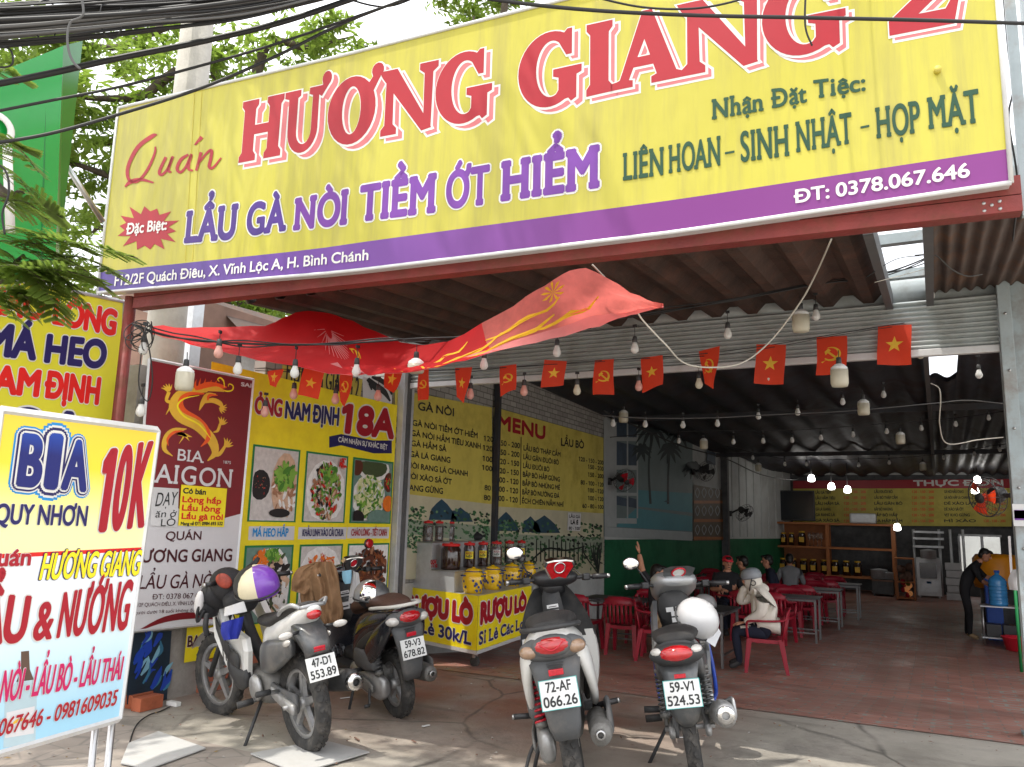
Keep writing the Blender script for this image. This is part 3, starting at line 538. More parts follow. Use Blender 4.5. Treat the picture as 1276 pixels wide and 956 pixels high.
tag(m_.build('wall_post', ['roof_sheet']), 'thin dark post between the two menu boards', 'post')
q1 = on(899, 560, LW2); m_ = MB(); m_.bx(q1.x-.02, q1.x+.16, q1.y-.1, q1.y+.1, FLOOR_IN, ZI(q1.y)); tag(m_.build('wall_post', ['kitchen_dark']), 'dark post at the end of the window mural', 'post')
# ------------------------------------------------------------------ the sign's support and beams
SL, SR = V((-6.0, 4.0, 0)), V((.42, 4.5, 0)); su = (SR-SL).normalized(); sn = V((su.y, -su.x, 0))
SP = (SL, sn)
def SPo(d): return (SL+sn*d, sn)      # sn points to the camera
b0, b1 = on(121, 375, SPo(-.12)), on(1262, 243, SPo(-.12))
fr = thing('sign_support', 'dull red steel beams and post carrying the big yellow sign', 'support', (-6.0, 4.1, 0))
m_ = MB()
X_ = frame(V((0, 0, 0)), su, V((0, 0, 1)))
def beam(mb, p, q, h, d, m=0):
    u = (q-p).normalized(); n = V((u.y, -u.x, 0)).normalized()*d; w = V((0, 0, h))
    mb.add([p, q, q-n, p-n, p+w, q+w, q-n+w, p-n+w], [(0, 1, 2, 3), (7, 6, 5, 4), (0, 4, 5, 1), (1, 5, 6, 2), (2, 6, 7, 3), (3, 7, 4, 0)], m)
lo0, lo1 = on(165, 384, SPo(-.08)), on(1275, 262, SPo(-.08)); hi0 = on(165, 366, SPo(-.08)).z
beam(m_, lo0+V((0, 0, 0)), lo1, .085, .1); m_.build('lower_beam', ['rusty_red'], fr)
m_ = MB(); beam(m_, lo0+V((0, 0, .09)), lo1+V((0, 0, .09)), .1, .3); m_.build('upper_beam', ['rusty_red'], fr)
m_ = MB(); pz = on(158, 420, SPo(-.1)); m_.tube([(pz.x, pz.y, 0), (pz.x, pz.y, lo0.z+.1)], .045, 12); m_.build('post_shaft', ['rusty_red'], fr)
m_ = MB()
for dx, dz in ((-.05, .06), (.02, .06), (-.05, .02), (.02, .02), (-.015, .045)):
    p = lo1+V((-.12+dx, 0, dz))+sn*.002; m_.tube([p, p+sn*.012], .009, 8)
m_.build('bolt', ['steel'], fr)
m_ = MB(); pb = on(1262, 120, SPo(-.25)); m_.bx(pb.x, pb.x+.05, pb.y, pb.y+.05, 3.2, 5.4); m_.bx(pb.x+.1, pb.x+.22, pb.y+.2, pb.y+.3, 0, 5.4); m_.build('rear_strut', ['steel_paint'], fr)

# brown neighbouring house seen over the posters
nh = thing('neighbour_house', 'brown rendered house with a grey tin roof edge behind the posters', 'house', (-8, 9, -.3))
pa, pb2 = dep(150, 420, 9.5), dep(236, 420, 9.5)
m_ = MB(); m_.bx(pa.x-3, pb2.x, pa.y, pa.y+5, -.3, dep(200, 366, 9.5).z); m_.build('wall_face', ['brown_wall'], nh)
m_ = MB(); pc = dep(340, 420, 11); m_.bx(pb2.x+.002, pc.x, pa.y+1.2, pa.y+5, -.3, dep(300, 408, 10.5).z); m_.build('rear_wing', ['wall_render'], nh)
m_ = MB(); m_.add([dep(176, 372, 9), dep(206, 372, 9), dep(215, 392, 8.8), dep(208, 397, 8.7), dep(184, 386, 8.8), dep(178, 388, 8.9)], [(0, 1, 2, 3, 4, 5)]); m_.build('roof_sheet', ['zinc'], nh)
m_ = MB(); z_ = dep(300, 404, 10).z; m_.add([V((pb2.x-.3, pa.y+.9, z_+.35)), V((pc.x+.4, pa.y+.9, z_-.05)), V((pc.x+.4, pa.y+5, z_+.1)), V((pb2.x-.3, pa.y+5, z_+.5))], [(0, 1, 2, 3)]); m_.build('roof', ['roof_rust'], nh)
gp = dep(241, 400, 8.7); m_ = MB(); m_.bx(gp.x-.07, gp.x+.07, gp.y-.07, gp.y+.07, -.3, dep(241, 360, 8.7).z+.3); m_.build('corner_post', ['zinc'], nh)
# ================================================================== SIGNS AND PRINTED BOARDS
class Flat(Board):
    """drawing on a plane in metres: x along u, y along v."""
    def __init__(s, o, u, v): s.o = V(o); s.u = V(u).normalized(); s.w = V(v).normalized(); s.n = s.u.cross(s.w); s.mb = MB(); s.l0 = 0; s.pl = (s.o, s.n)
    def at(s, x, y, h=0): return s.o+s.u*x+s.w*y+s.n*h
    def quad(s, a, b, h0, h1, sk=0): return [s.at(*a), s.at(*b), s.at(a[0]+sk*h0, a[1]+h0), s.at(b[0]+sk*h1, b[1]+h1)]
def fitx(mat_name, stops, axis=0, lo=-1, hi=1, rough=.45):
    """printed colour run along one object axis."""
    m = bpy.data.materials.new(mat_name); m.use_nodes = True; t = m.node_tree; b = t.nodes['Principled BSDF']; N = t.nodes.new; L = t.links.new
    tc = N('ShaderNodeTexCoord'); sp = N('ShaderNodeSeparateXYZ'); L(tc.outputs['Object'], sp.inputs[0]); r = N('ShaderNodeMapRange'); r.inputs[1].default_value = lo; r.inputs[2].default_value = hi; L(sp.outputs[axis], r.inputs[0])
    cr = N('ShaderNodeValToRGB'); e = cr.color_ramp.elements
    while len(e) < len(stops): e.new(.5)
    for i, (p, c) in enumerate(stops): e[i].position = p; e[i].color = (*c, 1)
    L(r.outputs[0], cr.inputs[0]); L(cr.outputs[0], b.inputs['Base Color']); b.inputs['Roughness'].default_value = rough; MT[mat_name] = m
def lerp_pts(pts, t):
    x0, x1 = pts[0][0], pts[-1][0]; x = x0+(x1-x0)*t
    for (a, b), (c, d) in zip(pts, pts[1:]):
        if x <= c+1e-6: return x, b+(d-b)*(x-a)/(c-a)
    return pts[-1]
# ---------------- the big sign
def sign_print(name, c, worn, bump=.5):
    m = mat(name, c, rough=.42, var=.06, sc=1.2); t = m.node_tree; b = t.nodes['Principled BSDF']; N = t.nodes.new; L = t.links.new; src = b.inputs['Base Color'].links[0].from_socket
    tc = N('ShaderNodeTexCoord'); mp = N('ShaderNodeMapping'); mp.inputs['Scale'].default_value = (5, 5, .35); L(tc.outputs['Object'], mp.inputs[0]); n = N('ShaderNodeTexNoise'); n.inputs['Scale'].default_value = 1.3; n.inputs['Detail'].default_value = 7; n.inputs['Roughness'].default_value = .7; L(mp.outputs[0], n.inputs['Vector'])
    r = N('ShaderNodeMapRange'); r.inputs[1].default_value = .46; r.inputs[2].default_value = .72; r.inputs[4].default_value = .65; L(n.outputs[0], r.inputs[0]); x = N('ShaderNodeMix'); x.data_type = 'RGBA'; L(r.outputs[0], x.inputs[0]); L(src, x.inputs[6]); x.inputs[7].default_value = (*worn, 1); L(x.outputs[2], b.inputs['Base Color'])
    m3 = N('ShaderNodeMapping'); m3.inputs['Scale'].default_value = (2.2, 2.2, .8); m3.inputs['Rotation'].default_value = (0, .35, 0); L(tc.outputs['Object'], m3.inputs[0]); n3 = N('ShaderNodeTexNoise'); n3.inputs['Scale'].default_value = 1.6; n3.inputs['Detail'].default_value = 3; L(m3.outputs[0], n3.inputs['Vector']); bp = N('ShaderNodeBump'); bp.inputs['Strength'].default_value = bump; bp.inputs['Distance'].default_value = .05; L(n3.outputs[0], bp.inputs['Height']); L(bp.outputs[0], b.inputs['Normal'])
sign_print('sign_print', srgb(188, 180, 66), srgb(150, 140, 78))
sg = thing('shop_sign', 'huge yellow shop sign with red block title and violet strip across the whole front', 'sign', on(690, 300, SP))
fitx('strip_print', [(0, srgb(84, 64, 140)), (.25, srgb(110, 66, 150)), (.6, srgb(116, 42, 124)), (1, srgb(124, 42, 122))], 0, -3.3, 3.1)
B = Board(SP)
TOPE = [(148, 135), (430, 69), (703, 0), (1232, -139)]; STRE = [(124.5, 339), (398, 310), (420, 306), (850, 247.7), (1257, 185.5)]; BOTE = [(122, 365), (430, 339), (622, 316), (846, 289), (1260, 228)]
tt = [i/24 for i in range(25)]
r0 = [B.at(*lerp_pts(TOPE, t)) for t in tt]; r1 = [B.at(*lerp_pts(STRE, t)) for t in tt]; r2 = [B.at(*lerp_pts(BOTE, t)) for t in tt]
rm = [[a+(b-a)*k/6 for a, b in zip(r0, r1)] for k in range(1, 6)]
m_ = MB(); m_.grid([r0]+rm+[r1], 0, None, False); bk = -sn*.10
m_.grid([[p+bk for p in r0], [p+bk for p in r2]], 1, None, False)
m_.build('sign_face', ['sign_print', 'frame_white'], sg)
m_ = MB(); m_.grid([r1, r2], 0, None, False); m_.build('address_strip', ['strip_print'], sg)
m_ = MB()
for row in (r0, r2): m_.grid([[p+sn*.006 for p in row], [p+bk for p in row]], 0, None, False); m_.tube([p+sn*.004 for p in row], .013, 6, 0)
for p, q in ((r0[0], r2[0]), (r0[-1], r2[-1])): m_.add([p+sn*.006, q+sn*.006, q+bk, p+bk], [(0, 1, 2, 3)]); m_.tube([p+sn*.004, q+sn*.004], .013, 6, 0)
m_.build('edge_trim', ['frame_white'], sg)
# seams of the printed sheet, a bolt poking through
for x in (243, 252): m_ = MB(); m_.tube([B.at(x, 110, .002), B.at(x-12, 325, .002)], .0025, 4); m_.build('sheet_seam', ['menu_yellow'], sg)
p = B.at(1168, 89, .002); m_ = MB(); m_.tube([p, p+sn*.03], .018, 10); m_.build('bolt', ['menu_yellow'], sg)
# serif title: outlines drawn letter by letter in a unit box
def arc(cx, cy, rx, ry, a0, a1, n): return [(cx+rx*math.cos(R_(a0+(a1-a0)*i/n)), cy+ry*math.sin(R_(a0+(a1-a0)*i/n))) for i in range(n+1)]
def stem(x0, x1, y0=0, y1=1, f=.07, sf=.09, top=True, bot=True):
    """stem with bracketed serifs as one outline, counter-clockwise."""
    p = []
    p += [(x0-f, 0), (x1+f, 0), (x1+f, sf*.75), (x1+.01, sf*1.5)] if bot else [(x0, y0), (x1, y0)]
    p += [(x1+.01, 1-sf*1.5), (x1+f, 1-sf*.75), (x1+f, 1), (x0-f, 1), (x0-f, 1-sf*.75), (x0-.01, 1-sf*1.5)] if top else [(x1, y1), (x0, y1)]
    if bot: p += [(x0-.01, sf*1.5), (x0-f, sf*.75)]
    return p
def GL(ch):
    """(pieces, width): pieces are convex-ish rings or (outer, inner) pairs in a unit-high box."""
    if ch == 'H': return [stem(.1, .31), stem(.69, .9), [(.31, .44), (.69, .44), (.69, .56), (.31, .56)]], 1.0
    if ch == 'I': return [stem(.1, .34)], .44
    if ch == 'N': return [stem(.1, .2, f=.08, top=False), [(-.02, 1), (.27, 1), (.92, .0), (.78, -.02), (.1, .82), (.02, .92)], stem(.82, .92, bot=False, f=.1, y0=0)], 1.0
    if ch == 'A': return [[(.04, .07), (.1, .09), (.46, 1.03), (.54, 1.03), (.58, .92), (.2, .07), (.27, .06), (.27, 0), (-.04, 0), (-.04, .06)], [(.46, 1.03), (.58, 1.03), (.95, .09), (1.03, .06), (1.03, 0), (.6, 0), (.6, .06), (.69, .09), (.42, .85)], [(.25, .27), (.66, .27), (.62, .37), (.29, .37)]], 1.0
    if ch in 'UƯ':
        o = [(-.02, 1), (.36, 1), (.36, .93), (.29, .9)]+arc(.5, .32, .21, .24, 180, 360, 10)+[(.71, .9), (.62, .93), (.62, 1), (.92, 1), (.92, .93), (.83, .9)]+arc(.47, .34, .37, .36, 0, -180, 14)+[(.09, .9), (-.02, .93)]
        g = [o]
        if ch == 'Ư': g += [[(.84, .9), (.92, .86), (1.0, .95)]+arc(1.03, 1.12, .1, .1, -60, 190, 10)+[(.96, 1.02), (.9, .99)]]
        return g, 1.0
    if ch in 'OƠ':
        g = [(arc(.45, .5, .47, .53, 0, 360, 30)[:-1], arc(.45, .5, .21, .41, 0, 360, 24)[:-1])]
        if ch == 'Ơ': g += [[(.78, .86), (.88, .78), (.95, .9)]+arc(.95, 1.07, .1, .1, -60, 190, 10)+[(.88, .98)]]
        return g, 1.0
    if ch == 'G':
        o = arc(.5, .5, .5, .53, 62, 300, 26)
        o += [(.82, .05), (.86, .0), (.92, .03), (.92, .36), (1.0, .39), (1.0, .46), (.58, .46), (.58, .39), (.67, .36), (.67, .16)]
        o += arc(.53, .5, .27, .43, 290, 75, 22)+[(.66, .88), (.78, .68), (.84, .68), (.84, 1.02), (.79, 1.02)]
        return [o], 1.0
    if ch == '2': return [[(.0, 0), (.86, 0), (.93, .3), (.86, .3), (.78, .18), (.34, .18), (.72, .46)]+arc(.45, .72, .44, .3, -10, 178, 16)+[(.02, .68)]+arc(.15, .68, .13, .12, 200, 360, 8)[1:]+arc(.42, .72, .2, .2, 170, -10, 10)+[(.55, .55), (.0, .16)]], .95
def ring_tris(piece, grow):
    cu = bpy.data.curves.new('t', 'CURVE'); cu.dimensions = '2D'; cu.fill_mode = 'BOTH'; cu.offset = grow
    for ring in (piece if isinstance(piece, tuple) else (piece,)):
        sp = cu.splines.new('POLY'); sp.points.add(len(ring)-1); sp.use_cyclic_u = True
        for q, (x, y) in zip(sp.points, ring): q.co = (x, y, 0, 1)
    o = bpy.data.objects.new('t', cu); C.objects.link(o); e = o.evaluated_get(bpy.context.evaluated_depsgraph_get()); me = e.to_mesh()
    r = ([q.co.copy() for q in me.vertices], [tuple(p.vertices) for p in me.polygons]); e.to_mesh_clear(); bpy.data.objects.remove(o); bpy.data.curves.remove(cu); return r
def title(bd, ch, x0, x1, base, cap, mats, sh=(7, 5), asp=1):
    q = lambda x, f: (x, f(x))
    a, b = q(x0, base), q(x1, base); dx = LEAN((x0+x1)/2)*75
    quad = [bd.at(*a), bd.at(*b), bd.at(x0+dx, cap(x0+dx)), bd.at(x1+dx, cap(x1+dx))]
    d = bd.at(a[0]+sh[0], a[1]+sh[1])-bd.at(*a)
    pcs, w = GL(ch)
    for i, pc in enumerate(pcs):
        for mi, g, off, lift in ((mats[0], .055, 1, .0010), (mats[1], .022, 1, .0022), (mats[0], .046, .12, .0034), (mats[2], .02, 0, .0046)):
            vs, fs = ring_tris(pc, g); lay(bd.mb, vs, fs, [p+d*off for p in quad], mi, lift+i*.0003, 0, w, 1, bd.n)
base = lambda x: (lambda p: next(b+(d-b)*(x-a)/(c-a) for (a, b), (c, d) in zip(p, p[1:]) if x <= c or c == p[-1][0]))([(250, 211), (293, 203), (471, 170), (686, 130), (764, 112), (896, 85), (1004, 64), (1260, 14)])
capf = lambda x: (lambda p: next(b+(d-b)*(x-a)/(c-a) for (a, b), (c, d) in zip(p, p[1:]) if x <= c or c == p[-1][0]))([(250, 143), (300, 130), (545, 77), (730, 34), (947, -14), (1183, -64), (1260, -80)])
for ch, x0, x1 in (('H', 297, 350), ('Ư', 353, 401), ('Ơ', 409, 470), ('N', 474, 541), ('G', 543, 611), ('G', 647, 723), ('I', 730, 764), ('A', 766, 846), ('N', 850, 950), ('G', 953, 1053), ('2', 1110, 1196)): title(B, ch, x0, x1, base, capf, (1, 2, 0))
B.mb.build('title_lettering', ['ink_red', 'ink_white', 'ink_pink'], sg)
B = Board(SP)
for s, a, b, h0, h1, m in (('LẨU', (231, 302), (293, 296.5), 37, 41, 0), ('GÀ', (308, 293), (355, 286.5), 38, 39, 0), ('NÒI', (367, 286), (431, 278.5), 37, 41, 2), ('TIỀM', (449, 275), (541, 263.5), 42, 46, 2), ('ỚT', (557, 259.5), (608, 253.5), 44, 47, 2), ('HIỂM', (626, 249.5), (745, 232.5), 46, 50, 2)):
    B.text(s, a, b, h0, h1, m, .04, 1, .035, serif=True)
B.mb.build('dish_lettering', ['ink_purple', 'ink_white', 'ink_violet'], sg)
B = Board(SP)
for s, a, b, h0, h1 in (('Nhận', (888, 149), (951, 138), 24, 22), ('Đặt', (962, 135), (1005, 127.5), 23, 21), ('Tiệc:', (1015, 123), (1078, 113), 22, 20)): B.text(s, a, b, h0, h1, 0, .025, serif=True)
for s, a, b, h0, h1 in (('LIÊN', (777, 225), (827, 218), 33, 34), ('HOAN', (834, 216), (898, 206), 34, 36), ('-', (904, 196), (915, 194), 14, 14), ('SINH', (924, 202), (983, 194), 37, 38), ('NHẬT', (993, 190), (1062, 178.5), 37, 38), ('-', (1073, 164), (1083, 162), 14, 14), ('HỌP', (1093, 172.5), (1147, 165), 37, 39), ('MẶT', (1158, 161), (1221, 152.5), 38, 41)): B.text(s, a, b, h0, h1, 0, .025, serif=True)
B.mb.build('party_lettering', ['ink_green'], sg)
B = Board(SP)
B.text('ĐT: 0378.067.646', (990, 253.5), (1208, 220.5), 16, 17, 0, .025)
B.text('F12/2F Quách Điêu, X. Vĩnh Lộc A, H. Bình Chánh', (143, 356.5), (459, 324), 12.5, 13, 0, .018)
B.mb.build('address_lettering', ['ink_white'], sg)
B = Board(SP)     # brush-written first word
for pts, w in (([(196, 168), (190, 170), (172, 184), (160, 208), (161, 224), (172, 226), (184, 212), (193, 192), (194, 183)], [1.5, 5, 5, 4.5, 4, 3.5, 3.5, 3, 2]), ([(156, 233), (163, 227), (176, 224), (192, 228)], [2, 5, 4, 2]),
               ([(207, 196), (199, 214), (202, 218), (209, 211), (215, 196)], [3.5, 4, 3.5, 3, 3]), ([(216, 195), (210, 212), (214, 215)], [3, 3.5, 2]), ([(235, 193), (226, 199), (221, 210), (225, 215), (232, 208), (239, 192)], [3, 4, 4, 3.5, 3, 3]), ([(239, 193), (235, 210), (241, 213)], [3, 3.5, 2]), ([(243, 181), (252, 171)], [2, 5]),
               ([(251, 190), (245, 213)], [4, 3.5]), ([(247, 205), (258, 191), (264, 188), (263, 198), (261, 208), (266, 209), (276, 197)], [2, 3, 4, 4, 4, 3, 2])): B.line(pts, w, 0, .004)
B.mb.build('script_lettering', ['ink_red'], sg)
B = Board(SP); st_ = []
for i in range(28):
    a = 2*math.pi*i/28+.1; r = 1 if i % 2 else .68; r *= 1+.1*math.sin(i*2.3); st_.append((184+39*r*math.cos(a), 285-29*r*math.sin(a)))
B.poly(st_, 0, .003); B.text('Đặc Biệt:', (158, 292.5), (208, 286.5), 13.5, 13, 1, .025, lift=.006); B.mb.build('starburst', ['ink_red', 'ink_white'], sg)
# ---------------- tall yellow banner board on the street side
hp = on(155, 378, PX(-5.97)); hd = ray(1000, 645); hd.z = 0; hd.normalize(); HP = (hp, V((hd.y, -hd.x, 0)))
hb = thing('tall_banner', 'tall yellow dish banner behind the beer price board with red and navy capitals', 'banner', on(100, 700, HP))
B = Board(HP); q = [(-60, 333), (155, 376), (140, 700), (-90, 700)]
B.poly(q, 0, 0); B.mb.add([p-B.n*.03 for p in [B.at(*a) for a in q]], [(0, 1, 2, 3)], 0); B.mb.build('banner_cloth', ['heo_yellow'], hb)
m_ = MB()
for a, b in ((0, 1), (1, 2)): m_.tube([B.at(*q[a], .0), B.at(*q[b], .0)], .016, 6)
m_.build('banner_frame', ['zinc'], hb)
B = Board(HP)
for s, a, b, h0, h1, m, o in (('CHÁO', (-48, 384), (52, 398), 31, 30, 1, 2), ('LÒNG', (66, 402), (142, 417), 31, 29, 1, 2), ('MÁ', (-18, 440), (42, 447), 38, 35, 0, 2), ('HEO', (56, 450), (129, 458), 32, 32, 0, 2), ('NAM', (-40, 485), (46, 493), 33, 30, 1, 2), ('ĐỊNH', (55, 494), (121, 503), 31, 31, 1, 2), ('18A', (-40, 566), (107, 566), 60, 48, 0, 2)):
    B.text(s, a, b, h0, h1, m, .05, o, .03)
B.mb.build('dish_lettering', ['ink_navy', 'ink_brightred', 'ink_white'], hb)
# ---------------- the beer price board in front of it
ip = dep(198, 537, 3.6); idv = ray(1007, 650); idv.z = 0; idv.normalize(); IP = (ip, V((idv.y, -idv.x, 0)))
ib = thing('price_board', 'white framed beer price board on steel legs with blue and red lettering', 'sign board', (on(80, 950, IP).x, on(80, 950, IP).y, 0))
B = Board(IP); TL, TR, BR, BL = (3, 512), (198, 537), (150, 895), (-58, 955)
def inner(u, v): return tuple((TL[i]*(1-u)+TR[i]*u)*(1-v)+(BL[i]*(1-u)+BR[i]*u)*v for i in (0, 1))
fitx('beer_print', [(0, srgb(250, 246, 180)), (.35, srgb(246, 222, 60)), (.75, srgb(240, 206, 70)), (1, srgb(236, 176, 60))], 2, 1.5, 2.1)
fitx('board_print', [(0, srgb(160, 208, 232)), (.3, srgb(204, 230, 242)), (.6, srgb(238, 243, 248))], 2, .75, 1.55)
B.poly([inner(0, 0), inner(1, 0), inner(1, .405), inner(0, .405)], 0, 0); B.poly([inner(0, .418), inner(1, .418), inner(1, 1), inner(0, 1)], 1, 0); B.poly([inner(0, .405), inner(1, .405), inner(1, .418), inner(0, .418)], 2, 0)
B.mb.add([B.at(*inner(u, v), -.03) for u, v in ((0, 0), (1, 0), (1, 1), (0, 1))], [(0, 1, 2, 3)], 3); B.mb.build('print_panel', ['beer_print', 'board_print', 'ink_brightred', 'frame_white'], ib)
m_ = MB(); cs = [B.at(*inner(u, v), -.01) for u, v in ((0, 0), (1, 0), (1, 1), (0, 1))]
for i in range(4): m_.tube([cs[i], cs[(i+1) % 4]], .02, 4)
m_.build('edge_frame', ['frame_white'], ib)
for px in (124, 144):
    t_ = B.at(px, 905, -.02); m_ = MB(); m_.tube([(t_.x-.0, t_.y, 0.0), t_+V((0, 0, .03))], .014, 8); m_.build('leg', ['steel'], ib)
B = Board(IP); fitx('bia_print', [(0, srgb(22, 30, 110)), (.35, srgb(28, 70, 170)), (1, srgb(40, 170, 226))], 2, 1.75, 2.02)
for k_, a_, b_, h_ in (('B', (21, 603), (46, 606), 61), ('I', (57, 604.5), (66, 605.5), 60), ('A', (76, 608), (104, 611), 59)):
    for off, m, l in ((.16, 0, .0015), (.13, 1, .003), (.105, 2, .0045), (.075, 1, .006), (.045, 3, .0075)): words(B.mb, k_, B.quad(a_, b_, h_, h_), m, l, off*1.35 if k_ == 'I' else off, B.n)
[B.text(k_, a_, b_, h_, h_, 4, o_, 1, .025, .03) for k_, a_, b_, h_, o_ in (('1', (119, 660), (129, 659.5), 98, .06), ('0', (137, 659), (152, 657.5), 101, .05), ('K', (159, 657), (177, 655), 104, .05))]
B.text('QUY NHƠN', (-8, 652), (106, 655), 24, 24, 2, .025, 1, .02)
B.mb.build('beer_lettering', ['ink_skyblue', 'ink_white', 'ink_navy', 'bia_print', 'ink_red'], ib)
B = Board(IP)
B.text('Quán', (-32, 706), (36, 704), 24, 20, 0, .03, 1, .02); B.text('HƯƠNG GIANG', (48, 722), (171, 716), 32, 30, 2, .03, 3, .035, .1)
B.text('LẨU', (-52, 806), (28, 798), 66, 54, 0, .04, 1, .03, .03); B.text('&', (40, 797), (62, 795), 46, 46, 0, .03, 1, .03, .03); B.text('NƯỚNG', (70, 794), (156, 783), 55, 60, 0, .04, 1, .03, .05)
B.text('GÀ NÒI - LẨU BÒ - LẨU THÁI', (-30, 881), (149, 846), 42, 28, 4, .03, 1, .03, .06)
B.text('0378067646 - 0981609035', (-46, 929), (143, 878), 22, 19, 0, .02, 1, .02, .1)
B.mb.build('menu_lettering', ['ink_red', 'ink_white', 'ink_yellow', 'ink_navy', 'ink_magenta'], ib)
B = Board(IP)   # printed beer bottle, faint behind the words
B.poly([(20, 850), (42, 847), (46, 862), (44, 925), (4, 932), (6, 866)], 0, .0006); B.poly([(26, 812), (36, 811), (37, 834), (42, 847), (20, 850), (26, 835)], 1, .0008); B.poly([(8, 888), (43, 880), (42, 914), (6, 920)], 2, .001); B.line([(12, 905), (24, 897), (40, 898)], [1, 4, 1], 3, .0014)
B.mb.build('bottle_print', [mat('bottle_faint', srgb(176, 198, 206), var=.1), mat('bottle_brown', srgb(92, 70, 58), var=.2), 'poster_grey', 'ink_gold'], ib)
# ---------------- red and pale beer poster with the golden dragon
PP = PX(XL+.12)
po = thing('beer_poster', 'dark red beer poster with a golden dragon above pale lettering', 'poster', on(240, 780, PP))
B = Board(PP); qs = [(186, 447), (316, 473), (289, 775), (160, 787)]
split = 600; ed = lambda y, k: ((186-(y-447)*.076, y) if k == 0 else (316-(y-473)*.0894, y))
B.poly([qs[0], qs[1], ed(640, 1), (245, 655), (200, 612), ed(600, 0)], 0, 0); B.poly([ed(600, 0), (200, 612), (245, 655), ed(640, 1), qs[2], qs[3]], 1, 0)
B.mb.add([B.at(*p, -.02) for p in qs], [(0, 1, 2, 3)], 1); B.mb.build('print_panel', ['poster_red', 'poster_grey'], po)
m_ = MB(); cs = [B.at(*p) for p in qs]
for i in range(4): m_.tube([cs[i], cs[(i+1) % 4]], .013, 4)
m_.build('edge_frame', ['frame_white'], po)
B = Board(PP); cv = lambda pts: [(160+x/4.78, 430+y/4.78) for x, y in pts]
def ink(pts, w, m, l=.003): B.line(cv(pts), [q/4.78 for q in w], m, l)
ink([(470, 275), (380, 272), (300, 300), (268, 365), (310, 430), (410, 480), (490, 560), (515, 640), (470, 690)], [14, 40, 52, 58, 62, 62, 60, 40, 6], 0, .003)
ink([(450, 290), (360, 292), (310, 330), (330, 390), (420, 440), (470, 500), (472, 560), (430, 605)], [8, 22, 30, 28, 16, 18, 26, 5], 1, .004)
ink([(420, 300), (330, 320), (290, 365), (330, 425), (420, 475), (490, 560)], [3, 8, 10, 10, 10, 4], 2, .0046)
ink([(262, 662), (213, 620), (222, 555), (268, 512), (345, 500)], [4, 26, 34, 34, 6], 0, .003); ink([(235, 600), (232, 560), (270, 520), (330, 512)], [4, 14, 16, 4], 1, .004)
for e, w in (((378, 548), 22), ((362, 572), 18), ((300, 588), 14)): ink([(290, 525), (330, 535), e], [20, w, 2], 0, .0034)
ink([(395, 262), (470, 240), (540, 248), (585, 252)], [20, 40, 34, 6], 1, .0038); ink([(440, 268), (520, 262), (570, 275)], [14, 30, 10], 0, .0043)
ink([(450, 340), (500, 330), (545, 350), (560, 385)], [16, 30, 28, 8], 0, .0042); ink([(420, 390), (440, 345), (470, 300), (520, 295)], [5, 26, 30, 8], 0, .0041); ink([(470, 330), (480, 300), (530, 300)], [10, 16, 5], 1, .0047)
for x, t in ((400, 205), (425, 198), (455, 200), (490, 208), (520, 212)): ink([(x, 258), (x-4, 235), (x+4, t)], [18, 12, 1.5], 1, .0032)
ink([(545, 258), (580, 275), (615, 270), (622, 245), (600, 232), (592, 248)], [5, 8, 8, 7, 6, 3], 2, .004); ink([(570, 250), (565, 215), (545, 195), (530, 205), (540, 218)], [5, 8, 8, 6, 3], 2, .004)
def claw(x, y, a, s=1.):
    for k in range(-2, 3):
        t = a+k*.42; ink([(x, y), (x+22*s*math.cos(t), y-22*s*math.sin(t)), (x+46*s*math.cos(t+.18), y-46*s*math.sin(t+.18))], [16*s, 12*s, 2], 0, .0035+k*.0001)
claw(235, 275, 1.7); ink([(240, 280), (225, 330), (255, 350), (222, 415)], [22, 20, 18, 3], 0, .0032); claw(545, 372, -.6, .9); claw(548, 470, .9, .95); ink([(545, 470), (530, 510), (505, 520)], [16, 16, 6], 0, .0032); claw(575, 600, .7, 1.05); ink([(575, 602), (540, 650), (500, 660)], [16, 22, 10], 0, .0033)
B.text('BIA', (220.5, 573.5), (253, 577), 14, 14, 3, .01, serif=True); B.text('AIGON', (191, 601), (288, 607.5), 23, 22, 3, .01, serif=True); B.text('1875', (277.5, 577.5), (287, 578.5), 3.5, 3.5, 3, 0); B.text('SAI', (300, 481), (312.5, 483), 4.5, 4.5, 3, .06)
B.mb.build('dragon_emblem', ['ink_gold', 'ink_orange', 'ink_yellow', 'poster_grey'], po)
B = Board(PP)
B.text('QUÁN', (206, 673), (250, 672.5), 10.5, 10.5, 0, .012); B.text('HƯƠNG GIANG', (162, 701), (288, 699), 15, 15, 0, .02); B.text('LẨU GÀ NÒI', (172, 734), (267, 732), 17, 17, 0, .004, sk=.1); B.text('ĐT: 0378 067 646', (189, 747), (255, 745), 6.5, 6.5, 0, 0); B.text('F12/2F QUÁCH ĐIÊU, X. VĨNH LỘC A, H. BÌNH CHÁNH', (163, 756.5), (284, 752), 4.6, 4.6, 0, 0); B.text('Người dưới 18 tuổi không được uống bia rượu', (162, 766), (284, 760), 4.2, 4.2, 0, 0)
B.line([(172, 786), (205, 772), (240, 767), (275, 772)], [1, 7, 8, 1], 1, .003); B.mb.build('shop_lettering', ['ink_maroon', 'poster_red'], po)
